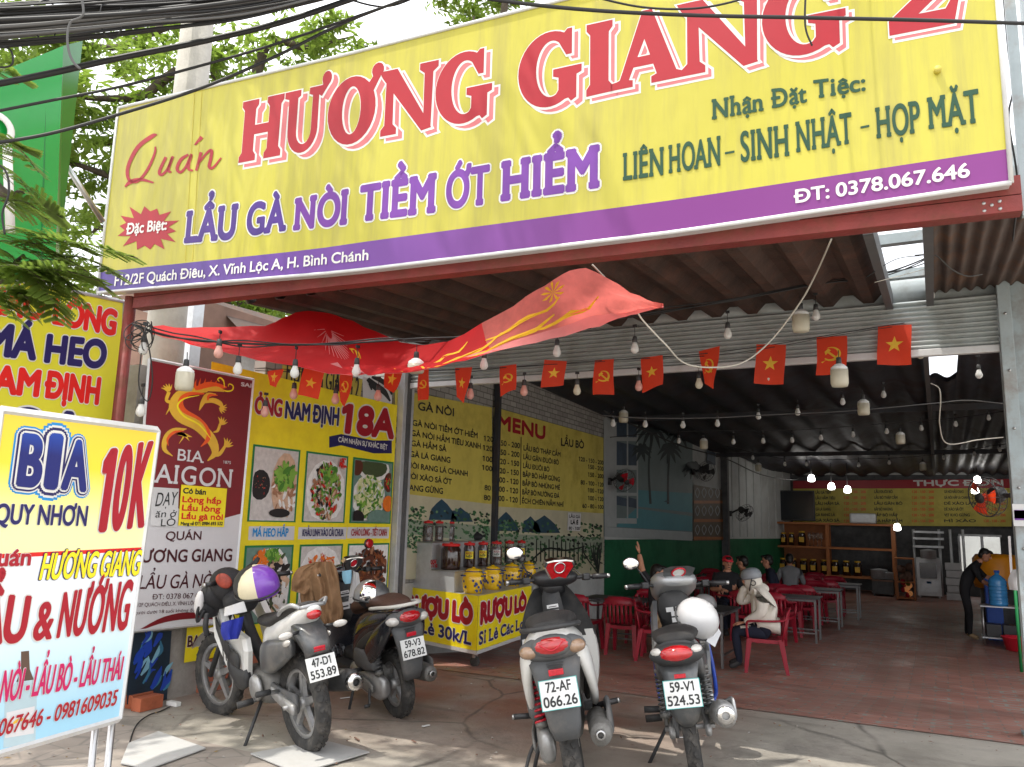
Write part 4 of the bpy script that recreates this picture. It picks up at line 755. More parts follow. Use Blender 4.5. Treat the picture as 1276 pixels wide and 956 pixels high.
# two paper notes taped over the poster
NP = PX(XL+.129)
B = Board(NP); B.poly([(226, 604), (283, 609), (279, 657), (222, 655)], 0, .0)
for s, a, b, h, m in (('Có bán', (228, 614.5), (256, 616.5), 6.5, 1), ('Lòng hấp', (227, 625.5), (275, 628), 7, 2), ('Lẩu lòng', (226.5, 636), (274, 638), 7, 2), ('Lẩu gà nòi', (226, 646.5), (277, 648), 7, 2), ('Mang về ĐT: 0984 693 532', (225, 654.5), (277, 654.5), 4, 1)): B.text(s, a, b, h, h, m, .045, lift=.002)
o = B.mb.build('paper_note', ['ink_yellow', 'ink', 'ink_brightred']); tag(o, 'yellow notice with red and black print taped on the dragon poster', 'notice')
B = Board(NP); B.poly([(190, 607), (223, 609), (221, 657), (187, 655)], 0, .0)
B.text('DẠY', (193, 631), (219, 629), 17, 16, 1, -.012, lift=.002, sk=.1); B.text('ăn ở', (193, 645), (219, 644), 9, 9, 1, -.01, lift=.002, sk=.1); B.text('LÒ', (200, 656), (218, 655), 9, 9, 1, -.01, lift=.002)
o = B.mb.build('paper_note', ['paper', 'ink']); tag(o, 'white handwritten sheet taped beside the yellow notice', 'notice')
# ---------------- yellow food poster on the wall
FP = PX(XL+.05)
fp = thing('food_poster', 'big yellow food poster with green framed dish photos and the number 18A', 'poster', on(400, 800, FP))
yl, yr = on(250, 600, FP).y, on(489, 600, FP).y+.02
zt, zb = on(484, 500, FP).z+.03, on(300, 775, FP).z-.28
F = Flat((XL+.05, 0, 0), (0, 1, 0), (0, 0, 1)); W2 = lambda x, y: (lambda p: (p.y, p.z))(on(x, y, FP))
zt = W2(316, 463)[1]
F.poly([(yl, zb), (yr, zb), (yr, zt), (yl, zt)], 0, 0); F.mb.build('print_panel', ['ink_yellow'], fp)
bz = W2(250, 832)[1]; m_ = MB(); m_.bx(XL+.003, XL+.075, yl+.2, yr+.1, 0, zb-.01); o = m_.build('brick_plinth', ['brickwork']); tag(o, 'low red brick strip under the yellow food poster', 'plinth', kind='structure')
F = Board(FP)
F.text('ỎNG', (317, 514.5), (350, 519), 20, 20, 0, .045, 1, .035); F.text('NAM ĐỊNH', (355, 520.5), (421, 530), 20, 21, 2, .04, 1, .035); F.text('18A', (425, 537), (489, 545), 32, 32, 0, .06, 1, .04, .05)
F.poly([(410, 544), (425, 541), (445, 545), (465, 549), (488, 549), (488, 565), (465, 565), (445, 560), (425, 555), (410, 558)], 2, .003); F.text('CẢM NHẬN SỰ KHÁC BIỆT', (421, 550.5), (482, 560.5), 6, 6, 1, .03, lift=.005)
for s, a, b, h, m in (('MÁ HEO HẤP', (314, 668.5), (358, 668.5), 10, 3), ('KHẨU LINH XÀO CẢI CHUA', (376, 668), (427, 668), 8.5, 2), ('CHÁO LÒNG - TIẾT CANH', (437, 667.5), (481, 667.5), 8, 0)): F.text(s, a, b, h, h, m, .03, 1, .03, lift=.007)
for s, a, b, h, m in (('BAO TỬ HẤP', (233, 806), (300, 800), 13, 4), ('LÒNG NƯỚNG', (373, 783), (428, 779), 9, 4)): F.text(s, a, b, h, h, m, .03, 1, .03, lift=.005)
for a, b in (((310, 656), (366, 673)), ((372, 657), (431, 672)), ((433, 657), (484, 671))): F.poly([(a[0], a[1]), (b[0]+1, a[1]), (b[0], b[1]), (a[0]-1, b[1])], 5, .002)
F.mb.build('lettering', ['ink_red', 'ink_white', 'ink_navy', 'ink_skyblue', 'ink_maroon', 'poster_grey'], fp)
FOOD = {'bg': srgb(206, 200, 196), 'dark': srgb(30, 22, 24), 'meat': srgb(212, 176, 148), 'meat2': srgb(170, 120, 90), 'grill': srgb(96, 46, 26), 'grill2': srgb(140, 76, 40), 'herb': srgb(76, 130, 40), 'herb2': srgb(130, 176, 66), 'pale': srgb(222, 222, 170), 'chili': srgb(206, 34, 22), 'orange': srgb(236, 120, 30), 'plate': srgb(236, 234, 232), 'cup': srgb(70, 84, 50), 'teal': srgb(110, 140, 130)}
for k_, c_ in FOOD.items(): mat('food_'+k_, c_, rough=.45, var=.15, sc=20)
FK = list(FOOD); fi = lambda k: FK.index(k)+1
r1t, r1b = W2(312, 553)[1], W2(309, 650)[1]; r2t, r2b = W2(303, 680)[1], W2(366, 765)[1]-.05
cols = [(W2(311.5, 600)[0], W2(371.5, 600)[0]), (W2(379, 600)[0], W2(432, 600)[0]), (W2(438, 600)[0], yr-.02)]
def food(c, r, bg, bits):
    F = Flat((XL+.0535, 0, 0), (0, 1, 0), (0, 0, 1)); y0, y1 = cols[c]; z1, z0 = (r1t, r1b) if r == 0 else (r2t, r2b); w, h = y1-y0, z1-z0
    F.poly([(y0, z0), (y1, z0), (y1, z1), (y0, z1)], 0, .0); b = .025
    F.poly([(y0+b, z0+b*.5), (y1-b, z0+b*.5), (y1-b, z1-b*.8), (y0+b, z1-b*.8)], fi(bg), .0012); l = [.0020]
    def ov(x, y, rx, ry, k, rot=0):
        l[0] += .00008; n = 14
        pts = [(min(max(x+rx*math.cos(2*math.pi*i/n)*math.cos(rot)-ry*math.sin(2*math.pi*i/n)*math.sin(rot), .05), .95), min(max(y+rx*math.cos(2*math.pi*i/n)*math.sin(rot)+ry*math.sin(2*math.pi*i/n)*math.cos(rot), .04), .96)) for i in range(n)]
        F.poly([(y0+px*w, z0+py*h) for px, py in pts], fi(k), l[0])
    bits(ov); F.mb.build('dish_photo', ['green_frame']+['food_'+k for k in FK], fp)
def scatter(ov, x, y, rx, ry, kinds, n, s, seed):
    q = random.Random(seed)
    for _ in range(int(n*2.2)):
        a = q.random()*6.28; r = math.sqrt(q.random()); ov(x+rx*r*math.cos(a), y+ry*r*math.sin(a), s*q.uniform(.25, 1.0), s*q.uniform(.12, .42), q.choice(kinds), q.random()*3)
def f1(ov): ov(.2, .48, .2, .2, 'dark'); scatter(ov, .2, .48, .14, .14, ['chili', 'meat2'], 8, .02, 1); ov(.7, .5, .28, .44, 'meat'); scatter(ov, .7, .42, .25, .36, ['meat', 'meat2', 'plate'], 30, .09, 2); scatter(ov, .68, .62, .2, .16, ['herb', 'herb2', 'herb2'], 34, .1, 3); ov(.62, .12, .22, .06, 'dark')
def f2(ov): ov(.5, .45, .46, .46, 'plate'); scatter(ov, .5, .45, .34, .4, ['chili', 'herb', 'meat2', 'dark', 'herb2', 'meat'], 110, .07, 4); scatter(ov, .55, .7, .2, .12, ['herb', 'herb2'], 24, .07, 5); scatter(ov, .85, .9, .1, .08, ['chili'], 8, .06, 6)
def f3(ov): ov(.5, .86, .4, .2, 'plate'); ov(.5, .88, .34, .16, 'cup'); ov(.1, .86, .14, .14, 'grill'); ov(.9, .66, .13, .16, 'grill'); scatter(ov, .9, .66, .08, .1, ['herb2', 'chili'], 8, .04, 7); ov(.42, .4, .4, .36, 'plate'); scatter(ov, .42, .42, .34, .32, ['pale', 'herb2', 'pale', 'herb'], 90, .08, 8); ov(.88, .32, .14, .13, 'orange'); ov(.15, .08, .16, .12, 'dark'); ov(.65, .08, .28, .14, 'teal')
def f4(ov): ov(.55, .5, .44, .5, 'plate', .3); scatter(ov, .6, .46, .3, .42, ['meat', 'cup', 'dark', 'plate'], 60, .12, 9); scatter(ov, .3, .8, .12, .14, ['orange'], 22, .08, 10); scatter(ov, .55, .88, .14, .08, ['herb', 'herb2'], 24, .07, 11)
def f5(ov): ov(.5, .5, .5, .5, 'plate'); scatter(ov, .5, .74, .3, .1, ['orange', 'chili', 'meat'], 26, .08, 12); scatter(ov, .5, .4, .36, .3, ['meat2', 'grill2'], 30, .1, 13)
def f6(ov): scatter(ov, .5, .56, .42, .34, ['grill', 'grill2', 'grill', 'meat2', 'dark'], 120, .1, 14); scatter(ov, .5, .14, .44, .1, ['herb', 'herb2'], 60, .08, 15)
food(0, 0, 'bg', f1); food(1, 0, 'bg', f2); food(2, 0, 'teal', f3); food(0, 1, 'teal', f4); food(1, 1, 'bg', f5); food(2, 1, 'plate', f6)
# strip of an older yellow board showing above the food poster
B = Board(PX(XL+.02)); B.poly([(352, 455), (452, 473), (448, 504), (350, 484)], 0, 0); B.text('HƯƠNG GIANG 2', (356, 474), (446, 497), 24, 26, 1, .02); o = B.mb.build('old_sign', ['menu_yellow', 'ink']); tag(o, 'old yellow sign half hidden above the food poster', 'sign')
B = Board(PX(XL+.02)); B.poly([(452, 470), (489, 476), (488, 509), (452, 503)], 0, 0)
B.line([(458, 472), (468, 482), (478, 488), (486, 500)], [5, 9, 7, 2], 1, .003); B.line([(463, 470), (474, 474), (484, 482), (488, 492)], [3, 6, 5, 2], 1, .0035); B.line([(460, 478), (463, 486)], [3, 2], 1, .0034); o = B.mb.build('rooster_picture', ['poster_grey', 'ink']); tag(o, 'white panel with a black rooster painting by the guide post', 'picture')
# picture of blue cloth low on the wall
B = Board(PX(XL+.03)); B.poly([(160, 790), (214, 786), (208, 872), (158, 878)], 0, 0); q = random.Random(3)
for i in range(26):
    x, y = 165+q.random()*40, 800+q.random()*62; B.line([(x, y), (x+q.uniform(4, 10), y-q.uniform(5, 14)), (x+q.uniform(6, 14), y-q.uniform(14, 26))], [2, q.uniform(3, 8), 1], q.choice((1, 1, 2, 3)), .002+i*.0001)
o = B.mb.build('mural_panel', [mat('mural_dark', srgb(26, 44, 58), var=.4), 'ink_blue', mat('mural_teal', srgb(60, 120, 150), var=.3), mat('mural_pale', srgb(130, 180, 200), var=.2)]); tag(o, 'dark blue and teal painted panel under the dragon poster', 'mural')
# ---------------- menu boards with a painted landscape
LSC = [mat('sc_sky', srgb(196, 190, 160), var=.12, sc=2), mat('sc_mount', srgb(40, 74, 92), var=.25, sc=3), mat('sc_green', srgb(56, 104, 60), var=.4, sc=6), mat('sc_leaf', srgb(96, 136, 96), var=.3, sc=6), mat('sc_water', srgb(150, 160, 140), var=.12, sc=2), mat('sc_dark', srgb(30, 38, 34), var=.2)]
MP = PX(XL+.04); q = random.Random(5)
def menu(name, label, x0, x1, ytop, ymid, ybot):
    t = thing(name, label, 'menu board', on((x0+x1)/2, ybot(x0), MP)); B = Board(MP); xm = (x0+x1)/2
    B.poly([(x0, ytop(x0)), (x1, ytop(x1)), (x1, ymid(x1)), (x0, ymid(x0))], 0, 0); B.poly([(x0, ymid(x0)), (x1, ymid(x1)), (x1, ybot(x1)), (x0, ybot(x0))], 1, 0)
    p = [B.at(x0, ytop(x0), -.03), B.at(x1, ytop(x1), -.03), B.at(x1, ybot(x1), -.03), B.at(x0, ybot(x0), -.03)]; B.mb.add(p, [(0, 1, 2, 3)], 1)
    B.mb.build('print_panel', ['menu_yellow', LSC[0]], t); return t
def landscape(t, x0, x1, ytop, hill, seed):
    q = random.Random(seed); B = Board(MP); yb = lambda x: 722-.02*(x-600)
    for cx, w, h in hill: B.poly([(cx-w, ytop(cx)+30), (cx-w*.8, ytop(cx)+16), (cx-w*.45, ytop(cx)+30-h*.8), (cx-w*.1, ytop(cx)+30-h), (cx+w*.3, ytop(cx)+30-h*.75), (cx+w*.7, ytop(cx)+20), (cx+w, ytop(cx)+30)], 1, .002)
    B.poly([(x0+1, ytop(x0)+34), (x1-1, ytop(x1)+32), (x1-1, ytop(x1)+52), (x0+1, ytop(x0)+52)], 4, .003)
    for i in range(420):
        side = q.random() < .6; x = x0+3+(abs(q.gauss(0, .28)) if side else 1-abs(q.gauss(0, .2)))*(x1-x0-6); x = min(max(x, x0+3), x1-3); y = ytop(x)+q.uniform(16, 74); B.oval(x, y, q.uniform(.8, 2.6), q.uniform(.6, 2.2), q.choice((2, 2, 3, 2, 5)), .0035+i*.00001, 8, q.random())
    return B
t = menu('menu_board', 'yellow chicken dish menu beside the guide post, smoke-stained', 492, 613, lambda x: 485+.19*(x-492), lambda x: 614+.12*(x-492), lambda x: 722)
B = landscape(t, 492, 613, lambda x: 612+.1*(x-492), [(552, 18, 26), (575, 14, 18)], 3); B.mb.build('landscape_print', LSC, t)
B = Board(MP); cv4 = lambda x, y: (480+x/4.554, 470+y/4.554)
for s, a, b, h in (('GÀ NÒI', (185, 185), (387, 222), 44), ('LẨU GÀ NÒI TIỀM ỚT HIỂM', (62, 255), (522, 347), 31), ('120', (558, 360), (612, 369), 28), ('LẨU GÀ NÒI HẦM TIÊU XANH', (58, 314), (540, 408), 31), ('120', (553, 413), (607, 423), 28), ('LẨU GÀ HẦM SẢ', (55, 374), (345, 423), 31), ('LẨU GÀ LÁ GIANG', (50, 436), (367, 487), 31), ('100', (552, 474), (607, 484), 28), ('GÀ NÒI RANG LÁ CHANH', (56, 502), (466, 563), 30), ('100', (549, 526), (605, 535), 28), ('GÀ NÒI XÀO SẢ ỚT', (50, 563), (375, 610), 30), ('80', (562, 640), (597, 645), 28), ('VỊT RANG GỪNG', (46, 632), (325, 663), 32), ('80', (558, 696), (595, 701), 28)):
    B.text(s, cv4(*a), cv4(*b), h/4.554, h/4.554, 0, .025)
B.mb.build('lettering', ['ink'], t)
t = menu('menu_board', 'yellow beef dish menu headed MENU in red', 616, 752, lambda x: 507.5+.28*(x-616), lambda x: 631+.066*(x-616), lambda x: 722-.03*(x-616))
B = landscape(t, 616, 752, lambda x: 631+.05*(x-616), [(632, 15, 24), (662, 12, 20), (680, 18, 22)], 8)
for i in range(12): x = 668+i*5.2; B.line([(x, 700), (x, 672+(i % 3)*2)], [1.6, 1.2], 5, .008, 1)
B.line([(656, 704), (680, 684), (705, 686), (728, 681)], [2, 2.2, 2.2, 1.5], 5, .0085)
for i in range(9): x = 735+q.uniform(-8, 14); B.line([(745, 715), (x, 690), (x+q.uniform(-5, 5), 676)], [1.2, 1.6, .6], 5, .009+i*.0001)
B.mb.build('landscape_print', LSC, t)
B = Board(MP)
B.text('MENU', cv4(638, 290), cv4(905, 352), 16.8, 15.5, 1, .05); B.text('LẨU BÒ', cv4(997, 388), cv4(1126, 405), 9.2, 8.6, 0, .025)
for i, s in enumerate(('150 - 200', '150 - 200', '120 - 150', '120 - 150', '100 - 120', '100 - 120', '100 - 120')): y = 385+i*52.6; B.text(s, cv4(638-i*2, y), cv4(762-i*2, y+19-i*1.2), 6.4, 6.2, 0, .025)
for i, (s, x) in enumerate((('LẨU BÒ THẬP CẨM', 993), ('LẨU GÂN ĐUÔI BÒ', 983), ('LẨU ĐUÔI BÒ', 930), ('BẮP BÒ HẤP GỪNG', 990), ('BẮP BÒ NHÚNG MẺ', 990), ('BẮP BÒ NƯỚNG ĐÁ', 987), ('ẾCH CHIÊN NẮM NHÍ', 1010))): y = 415+i*50; B.text(s, cv4(784-i*1.5, y), cv4(x, y+(x-784)*(.175-.013*i)), 6.2, 5.6, 0, .022)
for i, (s, x) in enumerate((('120 - 150 - 200', 1097), ('150 - 200', 1150), ('150 - 200', 1150), ('80 - 100 - 120', 1108), ('100 - 120', 1150), ('100 - 120', 1150), ('60 - 80 - 100', 1118))): y = 475+i*44.5; B.text(s, cv4(x, y), cv4(1237, y+(1237-x)*(.16-.017*i)), 5.2, 4.8, 0, .022)
B.line([cv4(770, 340), cv4(765, 725)], [.9, .9], 0, .004); B.mb.build('lettering', ['ink', 'ink_red'], t)
B = Board(PX(XL+.05)); B.poly([(708, 638.5), (724, 640), (723, 662), (707, 661)], 0, 0); B.text('LẨU GÀ', (709, 645), (722.5, 646), 3.6, 3.6, 1, .02); B.text('LÁ É', (711, 653), (720, 653.5), 4.5, 4.5, 1, .06); B.text('80 - 100', (708.5, 660), (722, 660.5), 3.6, 3.6, 1, .02); o = B.mb.build('paper_note', ['paper', 'ink']); tag(o, 'small white paper note pinned on the beef menu', 'notice')
# ---------------- window mural on the rear length of wall
MUP = (LW2[0]+LW2[1]*.03, LW2[1])
t = thing('window_mural', 'large faded mural of open white windows, palms and a blue sea', 'mural', on(830, 672, MUP)); B = Board(MUP)
MU = [mat('mu_sky', srgb(112, 128, 128), var=.18, sc=.8), mat('mu_sea', srgb(78, 140, 150), var=.15, sc=1), mat('mu_frame', srgb(170, 176, 176), var=.08), mat('mu_palm', srgb(34, 48, 50), var=.3), mat('mu_glass', srgb(56, 74, 92), var=.3), mat('mu_sand', srgb(150, 146, 132), var=.15)]
cm5 = lambda x, y: (740+x/4.554, 470+y/4.554)
pl_ = lambda pts: [cm5(*p) for p in pts]
B.poly(pl_([(55, 235), (560, 235+40), (560, 930), (55, 905)]), 0, 0); B.mb.build('print_panel', MU, t)
B = Board(MUP); B.poly(pl_([(240, 745), (558, 790), (558, 875), (120, 850)]), 1, .002); B.poly(pl_([(250, 640), (558, 660), (558, 770), (250, 735)]), 1, .0021); B.poly(pl_([(60, 850), (558, 880), (558, 928), (60, 905)]), 2, .003); B.poly(pl_([(55, 235), (118, 245), (118, 850), (60, 850)]), 2, .003)
for x0, x1, y0, y1 in ((128, 186, 250, 340), (194, 242, 265, 350), (128, 186, 365, 500), (194, 242, 375, 515), (128, 186, 675, 725), (194, 242, 680, 735), (640, 690, 415, 490)): B.poly(pl_([(x0, y0), (x1, y0+14), (x1, y1+10), (x0, y1)]), 4, .004)
for x0, x1, y0, y1 in ((186, 194, 250, 800), (242, 250, 262, 800), (118, 128, 245, 850), (128, 242, 340, 362), (128, 242, 500, 525), (128, 242, 800, 830), (128, 242, 655, 672)): B.poly(pl_([(x0, y0), (x1, y0+2), (x1, y1+2), (x0, y1)]), 2, .0045)
q = random.Random(4)
for cx, cy, n, r in ((330, 300, 13, 110), (430, 420, 9, 70), (560, 520, 9, 60), (270, 420, 8, 60), (490, 330, 9, 80)):
    for i in range(n):
        a = 2*math.pi*i/n+.3; B.line(pl_([(cx, cy), (cx+r*.5*math.cos(a), cy-r*.5*math.sin(a)-r*.15), (cx+r*math.cos(a), cy-r*math.sin(a)*.7+r*.35)]), [2, 4.5, .6], 3, .005+i*.0001)
for pts in ([(330, 300), (310, 500), (320, 720)], [(430, 420), (420, 560), (420, 720)]): B.line(pl_(pts), [2, 2.4, 3], 3, .006)
B.poly(pl_([(392, 708), (410, 700), (432, 708)]), 4, .007)
B.mb.build('scene_print', MU, t)
t = thing('glass_cabinet_picture', 'framed picture strip of stacked glasses at the end of the mural', 'picture', on(885, 670, MUP)); B = Board(MUP)
B.poly(pl_([(565, 610), (735, 640), (735, 925), (562, 930)]), 0, .008)
for y in (700, 805, 905): B.poly(pl_([(565, y), (738, y+2), (738, y+16), (565, y+18)]), 1, .011)
for y in (620, 722, 830):
    for x in range(585, 725, 38):
        B.line(pl_([(x, y+8), (x-12, y+34), (x, y+66)]), [.7, .9, .7], 2, .0125); B.line(pl_([(x, y+8), (x+12, y+34), (x, y+66)]), [.7, .9, .7], 2, .0127)
B.mb.build('print_panel', [mat('cab_dark', srgb(96, 82, 66), var=.3), 'orange_wood', MU[2]], t)
# ---------------- long menu across the rear wall
BP = PY(YB-.12)
t = thing('rear_menu', 'long yellow menu with a red heading band across the rear wall', 'menu board', on(1110, 655, BP)); B = Board(BP); c6 = lambda x, y: (890+x/3.306, 560+y/3.306)
B.poly([c6(325, 130), c6(1225, 122), c6(1225, 160), c6(325, 162)], 1, 0); B.poly([c6(325, 162), c6(1225, 160), c6(1225, 318), c6(325, 312)], 0, 0); B.mb.build('print_panel', ['menu_yellow', 'ink_red'], t)
B = Board(BP); B.text('THỰC ĐƠN', c6(822, 150), c6(1190, 148), 6.5, 6.5, 1, .05)
for i, s in enumerate(('LẨU GÀ TIỀM', 'LẨU HẦM TIÊU', 'LẨU HẦM SẢ', 'GÀ LÁ GIANG', 'GÀ RANG LÁ', 'GÀ XÀO SẢ')): y = 183+i*23; B.text(s, c6(418, y), c6(418+62+18*(i % 3), y), 3.3, 3.3, 0, .03)
for i, s in enumerate(('LẨU ĐUÔI BÒ', 'LẨU BÒ THẬP CẨM', 'LẨU GÂN BÒ', 'BẮP BÒ NHÚNG', 'BẮP BÒ HẤP', 'GÀ HẤP MẮM')): y = 180+i*24; B.text(s, c6(660, y), c6(660+75+20*(i % 3), y), 3.3, 3.3, 0, .03)
for i, s in enumerate(('GÀ NÒI NẤU CHAO', 'GÀ NÒI HẤP LÁ CHANH', 'DÊ XÀO LĂN', 'DÊ XÀO SẢ ỚT', 'VỊT KHO GỪNG', 'MÌ XÀO')): y = 180+i*24; B.text(s, c6(948, y), c6(948+80+25*(i % 3), y), 3.3, 3.3, 0, .03)
for j, x in enumerate((535, 815, 1110)):
    for i in range(6): y = 180+i*24; B.text('120 - 150 - 200', c6(x, y), c6(x+90, y), 3, 3, 2, .03)
B.mb.build('lettering', ['ink', 'ink_white', 'ink_orange'], t)
# ---------------- tall glossy green sign of the next shop
gs = thing('green_sign', 'tall glossy green sign board of the neighbouring shop', 'sign', dep(40, 340, 5.3)); f = [dep(-20, 98, 4.9), dep(79, 57, 5.3), dep(69, 322, 5.3), dep(-26, 330, 4.9)]; g = [dep(103, 51, 5.55), dep(74, 322, 5.5)]
m_ = MB(); m_.add(f, [(0, 1, 2, 3)]); m_.build('sign_face', ['green_sign'], gs)
m_ = MB(); bkk = [f[0]+V((-.1, .35, 0)), f[3]+V((-.1, .35, 0))]; m_.add([f[1], g[0], g[1], f[2], f[0], f[3]]+bkk, [(0, 1, 2, 3), (4, 6, 1, 0), (5, 3, 2, 7), (1, 6, 7, 2), (4, 5, 7, 6)]); m_.build('sign_edge', ['green_sign_dark'], gs)
m_ = MB()
for x in (10, 27, 55): m_.tube([dep(x+3, 92-x*.35, 5+x*.004), dep(x-3, 322, 5+x*.004)], .006, 4)
m_.build('panel_seam', ['green_sign_dark'], gs)
m_ = MB(); p = dep(-6, 160, 4.93); X = frame(p, f[1]-f[0], V((0, 0, 1))); m_.torus(.09, .022, 24, 8, 0, X, .3); p = dep(0, 235, 4.95); m_.tube([dep(9, 185, 4.94), dep(13, 290, 4.94)], .03, 6); m_.build('emblem_ring', ['white'], gs)
m_ = MB(); m_.tube([dep(84, 208, 5.6), dep(128, 276, 5.9)], .02, 6); pq = dep(-70, 330, 5.1); m_.tube([pq, V((pq.x, pq.y, 0))], .05, 8); m_.build('stay_rod', ['steel'], gs)
# ================================================================== TREES, POLE, OVERHEAD CABLES
def leaf_cloud(mb, c, r, n, size, q, m=0, flat=.6):
    for _ in range(n):
        d = V((q.gauss(0, 1), q.gauss(0, 1), q.gauss(0, 1))).normalized()*(q.random()**.45); p = V((c[0]+d.x*r[0], c[1]+d.y*r[1], c[2]+d.z*r[2]))
        u = V((q.gauss(0, 1), q.gauss(0, 1), q.gauss(0, flat))).normalized(); v = u.cross(V((q.gauss(0, .5), q.gauss(0, .5), 1))).normalized(); s = size*q.uniform(.6, 1.4)
        mb.add([p-u*s, p-v*s*.32, p+u*s, p+v*s*.32], [(0, 1, 2, 3)], m)
def tree(label, base, h, limbs, clumps, leaf, per, size, seed, r0=.22, cat='tree', group=None):
    q = random.Random(seed); t = thing('shade_tree', label, cat, base, group=group); m_ = MB(); b = V(base)
    top = b+V((0, 0, h)); m_.tube(spline([b-V((0, 0, .2)), b+V((.1, .05, h*.4)), top], 5), [r0*(1-.05*i) for i in range(11)], 10, 0)
    for l in limbs: pts = spline([top-V((0, 0, .3))]+[V(p) for p in l], 5); k = len(pts); m_.tube(pts, [max(.012, r0*.6*(1-i/k)**1.0) for i in range(k)], 7, 0)
    m_.build('trunk', ['bark'], t); m_ = MB()
    for c, r in clumps:
        n = int(per*r[0]*r[1]*r[2]); sub = max(3, int(n/60))
        for _ in range(sub):
            d = V((q.uniform(-1, 1), q.uniform(-1, 1), q.uniform(-1, 1))); d = d if d.length < 1 else d.normalized()
            leaf_cloud(m_, (c[0]+d.x*r[0], c[1]+d.y*r[1], c[2]+d.z*r[2]), (r[0]*.3, r[1]*.3, r[2]*.22), 60, size, q)
    m_.build('crown', [leaf], t); return t
def cp(px, py, d): return tuple(dep(px, py, d))
tb = dep(330, 420, 14); tb.z = -.3
cl1 = [(cp(x, y, d), r) for x, y, d, r in ((40, 90, 13, (1.3, 1.3, .8)), (140, 120, 13, (1.2, 1.3, .7)), (120, 190, 13.5, (1.1, 1.2, .6)), (200, 60, 14, (1.4, 1.3, .6)), (330, 70, 13.5, (1.2, 1.2, .6)), (420, 60, 14, (.9, 1.2, .5)), (110, 300, 14, (1, 1, .9)), (60, 230, 13, (1, 1, .7)), (290, 400, 14.5, (1.3, 1.2, .7)), (350, 390, 14, (1.2, 1.2, .6)), (110, 350, 13.5, (.8, 1, .5)), (20, 20, 12.5, (1.2, 1.2, .5)), (300, 130, 14, (1, 1, .4)))]
lm1 = [[cp(250, 115, 13.7), cp(170, 122, 13.4), cp(95, 120, 13.2), cp(20, 95, 13)], [cp(200, 200, 13.8), cp(120, 180, 13.6), cp(92, 175, 13.4)], [cp(180, 260, 13.8), cp(110, 210, 13.6), cp(60, 205, 13.2)], [cp(320, 90, 13.8), cp(390, 60, 13.8), cp(440, 45, 14)], [cp(260, 60, 14), cp(140, 60, 13.5), cp(40, 40, 12.6)], [cp(150, 300, 13.8), cp(110, 290, 13.8)]]
tree('wide feathery tree with bare crossing limbs behind the sign and the concrete pole', tb, 4.2, lm1, cl1, 'leaf', 1500, .1, 3)
tb2 = dep(600, 300, 16); tb2.z = -.3
tree('green tree top just showing over the middle of the big sign', tb2, 8, [[cp(590, 20, 16)], [cp(630, 0, 16), cp(660, -40, 16)]], [(cp(600, 8, 16), (.85, .9, .55)), (cp(600, -60, 16), (1.6, 1.5, .8))], 'leaf', 1300, .1, 5)
# street tree: trunk outside the picture, feathery fronds hanging into it, unseen crown over the yard to shape the shade
tn = thing('street_tree', 'street tree whose feathery compound fronds hang in front of the green sign', 'tree', (-6.6, .6, 0)); q = random.Random(12)
m_ = MB(); T0 = V((-6.6, .6, 0)); T1 = V((-6.2, .9, 4.8)); m_.tube(spline([T0-V((0, 0, .2)), T0+V((.15, .1, 2.4)), T1], 5), [.2-.006*i for i in range(11)], 10)
for l in ([(-5.2, 1.6, 6), (-3.6, 2.3, 7), (-2, 2.6, 7.4), (-.4, 2.6, 7.4)], [(-5.5, .9, 6.2), (-3.5, .9, 7.4), (-1, .9, 7.8)], [(-6.4, 2.2, 6.4), (-6, 3.2, 7)], [(-5.6, 2, 4.6), tuple(dep(-20, 215, 3.8)), tuple(dep(30, 240, 3.7))], [(-5.4, 1.9, 4.0), tuple(dep(-30, 330, 3.6)), tuple(dep(30, 318, 3.5))]):
    pts = spline([T1-V((0, 0, .3))]+[V(p) for p in l], 5); k = len(pts); m_.tube(pts, [max(.008, .085*(1-i/k)) for i in range(k)], 6)
m_.build('trunk', ['bark'], tn); m_ = MB()
def frond(mb, a, b, q, droop=.05, np=9, wid=.16, m=0):
    a, b = V(a), V(b); L_ = (b-a).length; ax = (b-a).normalized(); mid = (a+b)/2+V((0, 0, droop)); rach = spline([a, mid, b], 6); mb.tube(rach, .0022, 4, 1)
    side = ax.cross(V((q.uniform(-.3, .3), q.uniform(-.3, .3), 1))).normalized()
    for i in range(np):
        t = (i+.8)/np; p = rach[min(len(rach)-1, int(t*(len(rach)-1)))]; w = wid*(1-.55*abs(t-.45)*1.6)
        for s in (-1, 1):
            d = (side*s+ax*.55+V((0, 0, q.uniform(-.35, .1)))).normalized(); nn = d.cross(ax).normalized(); e = d.cross(nn).normalized(); nl = 13
            for k in range(nl):
                u = (k+.6)/nl; c = p+d*w*u; ll = .034*(1-.35*u)
                for g in (-1, 1): mb.add([c, c+e*g*ll*.5+d*.007, c+e*g*ll+d*.003, c+e*g*ll*.5-d*.005], [(0, 1, 2, 3)], m)
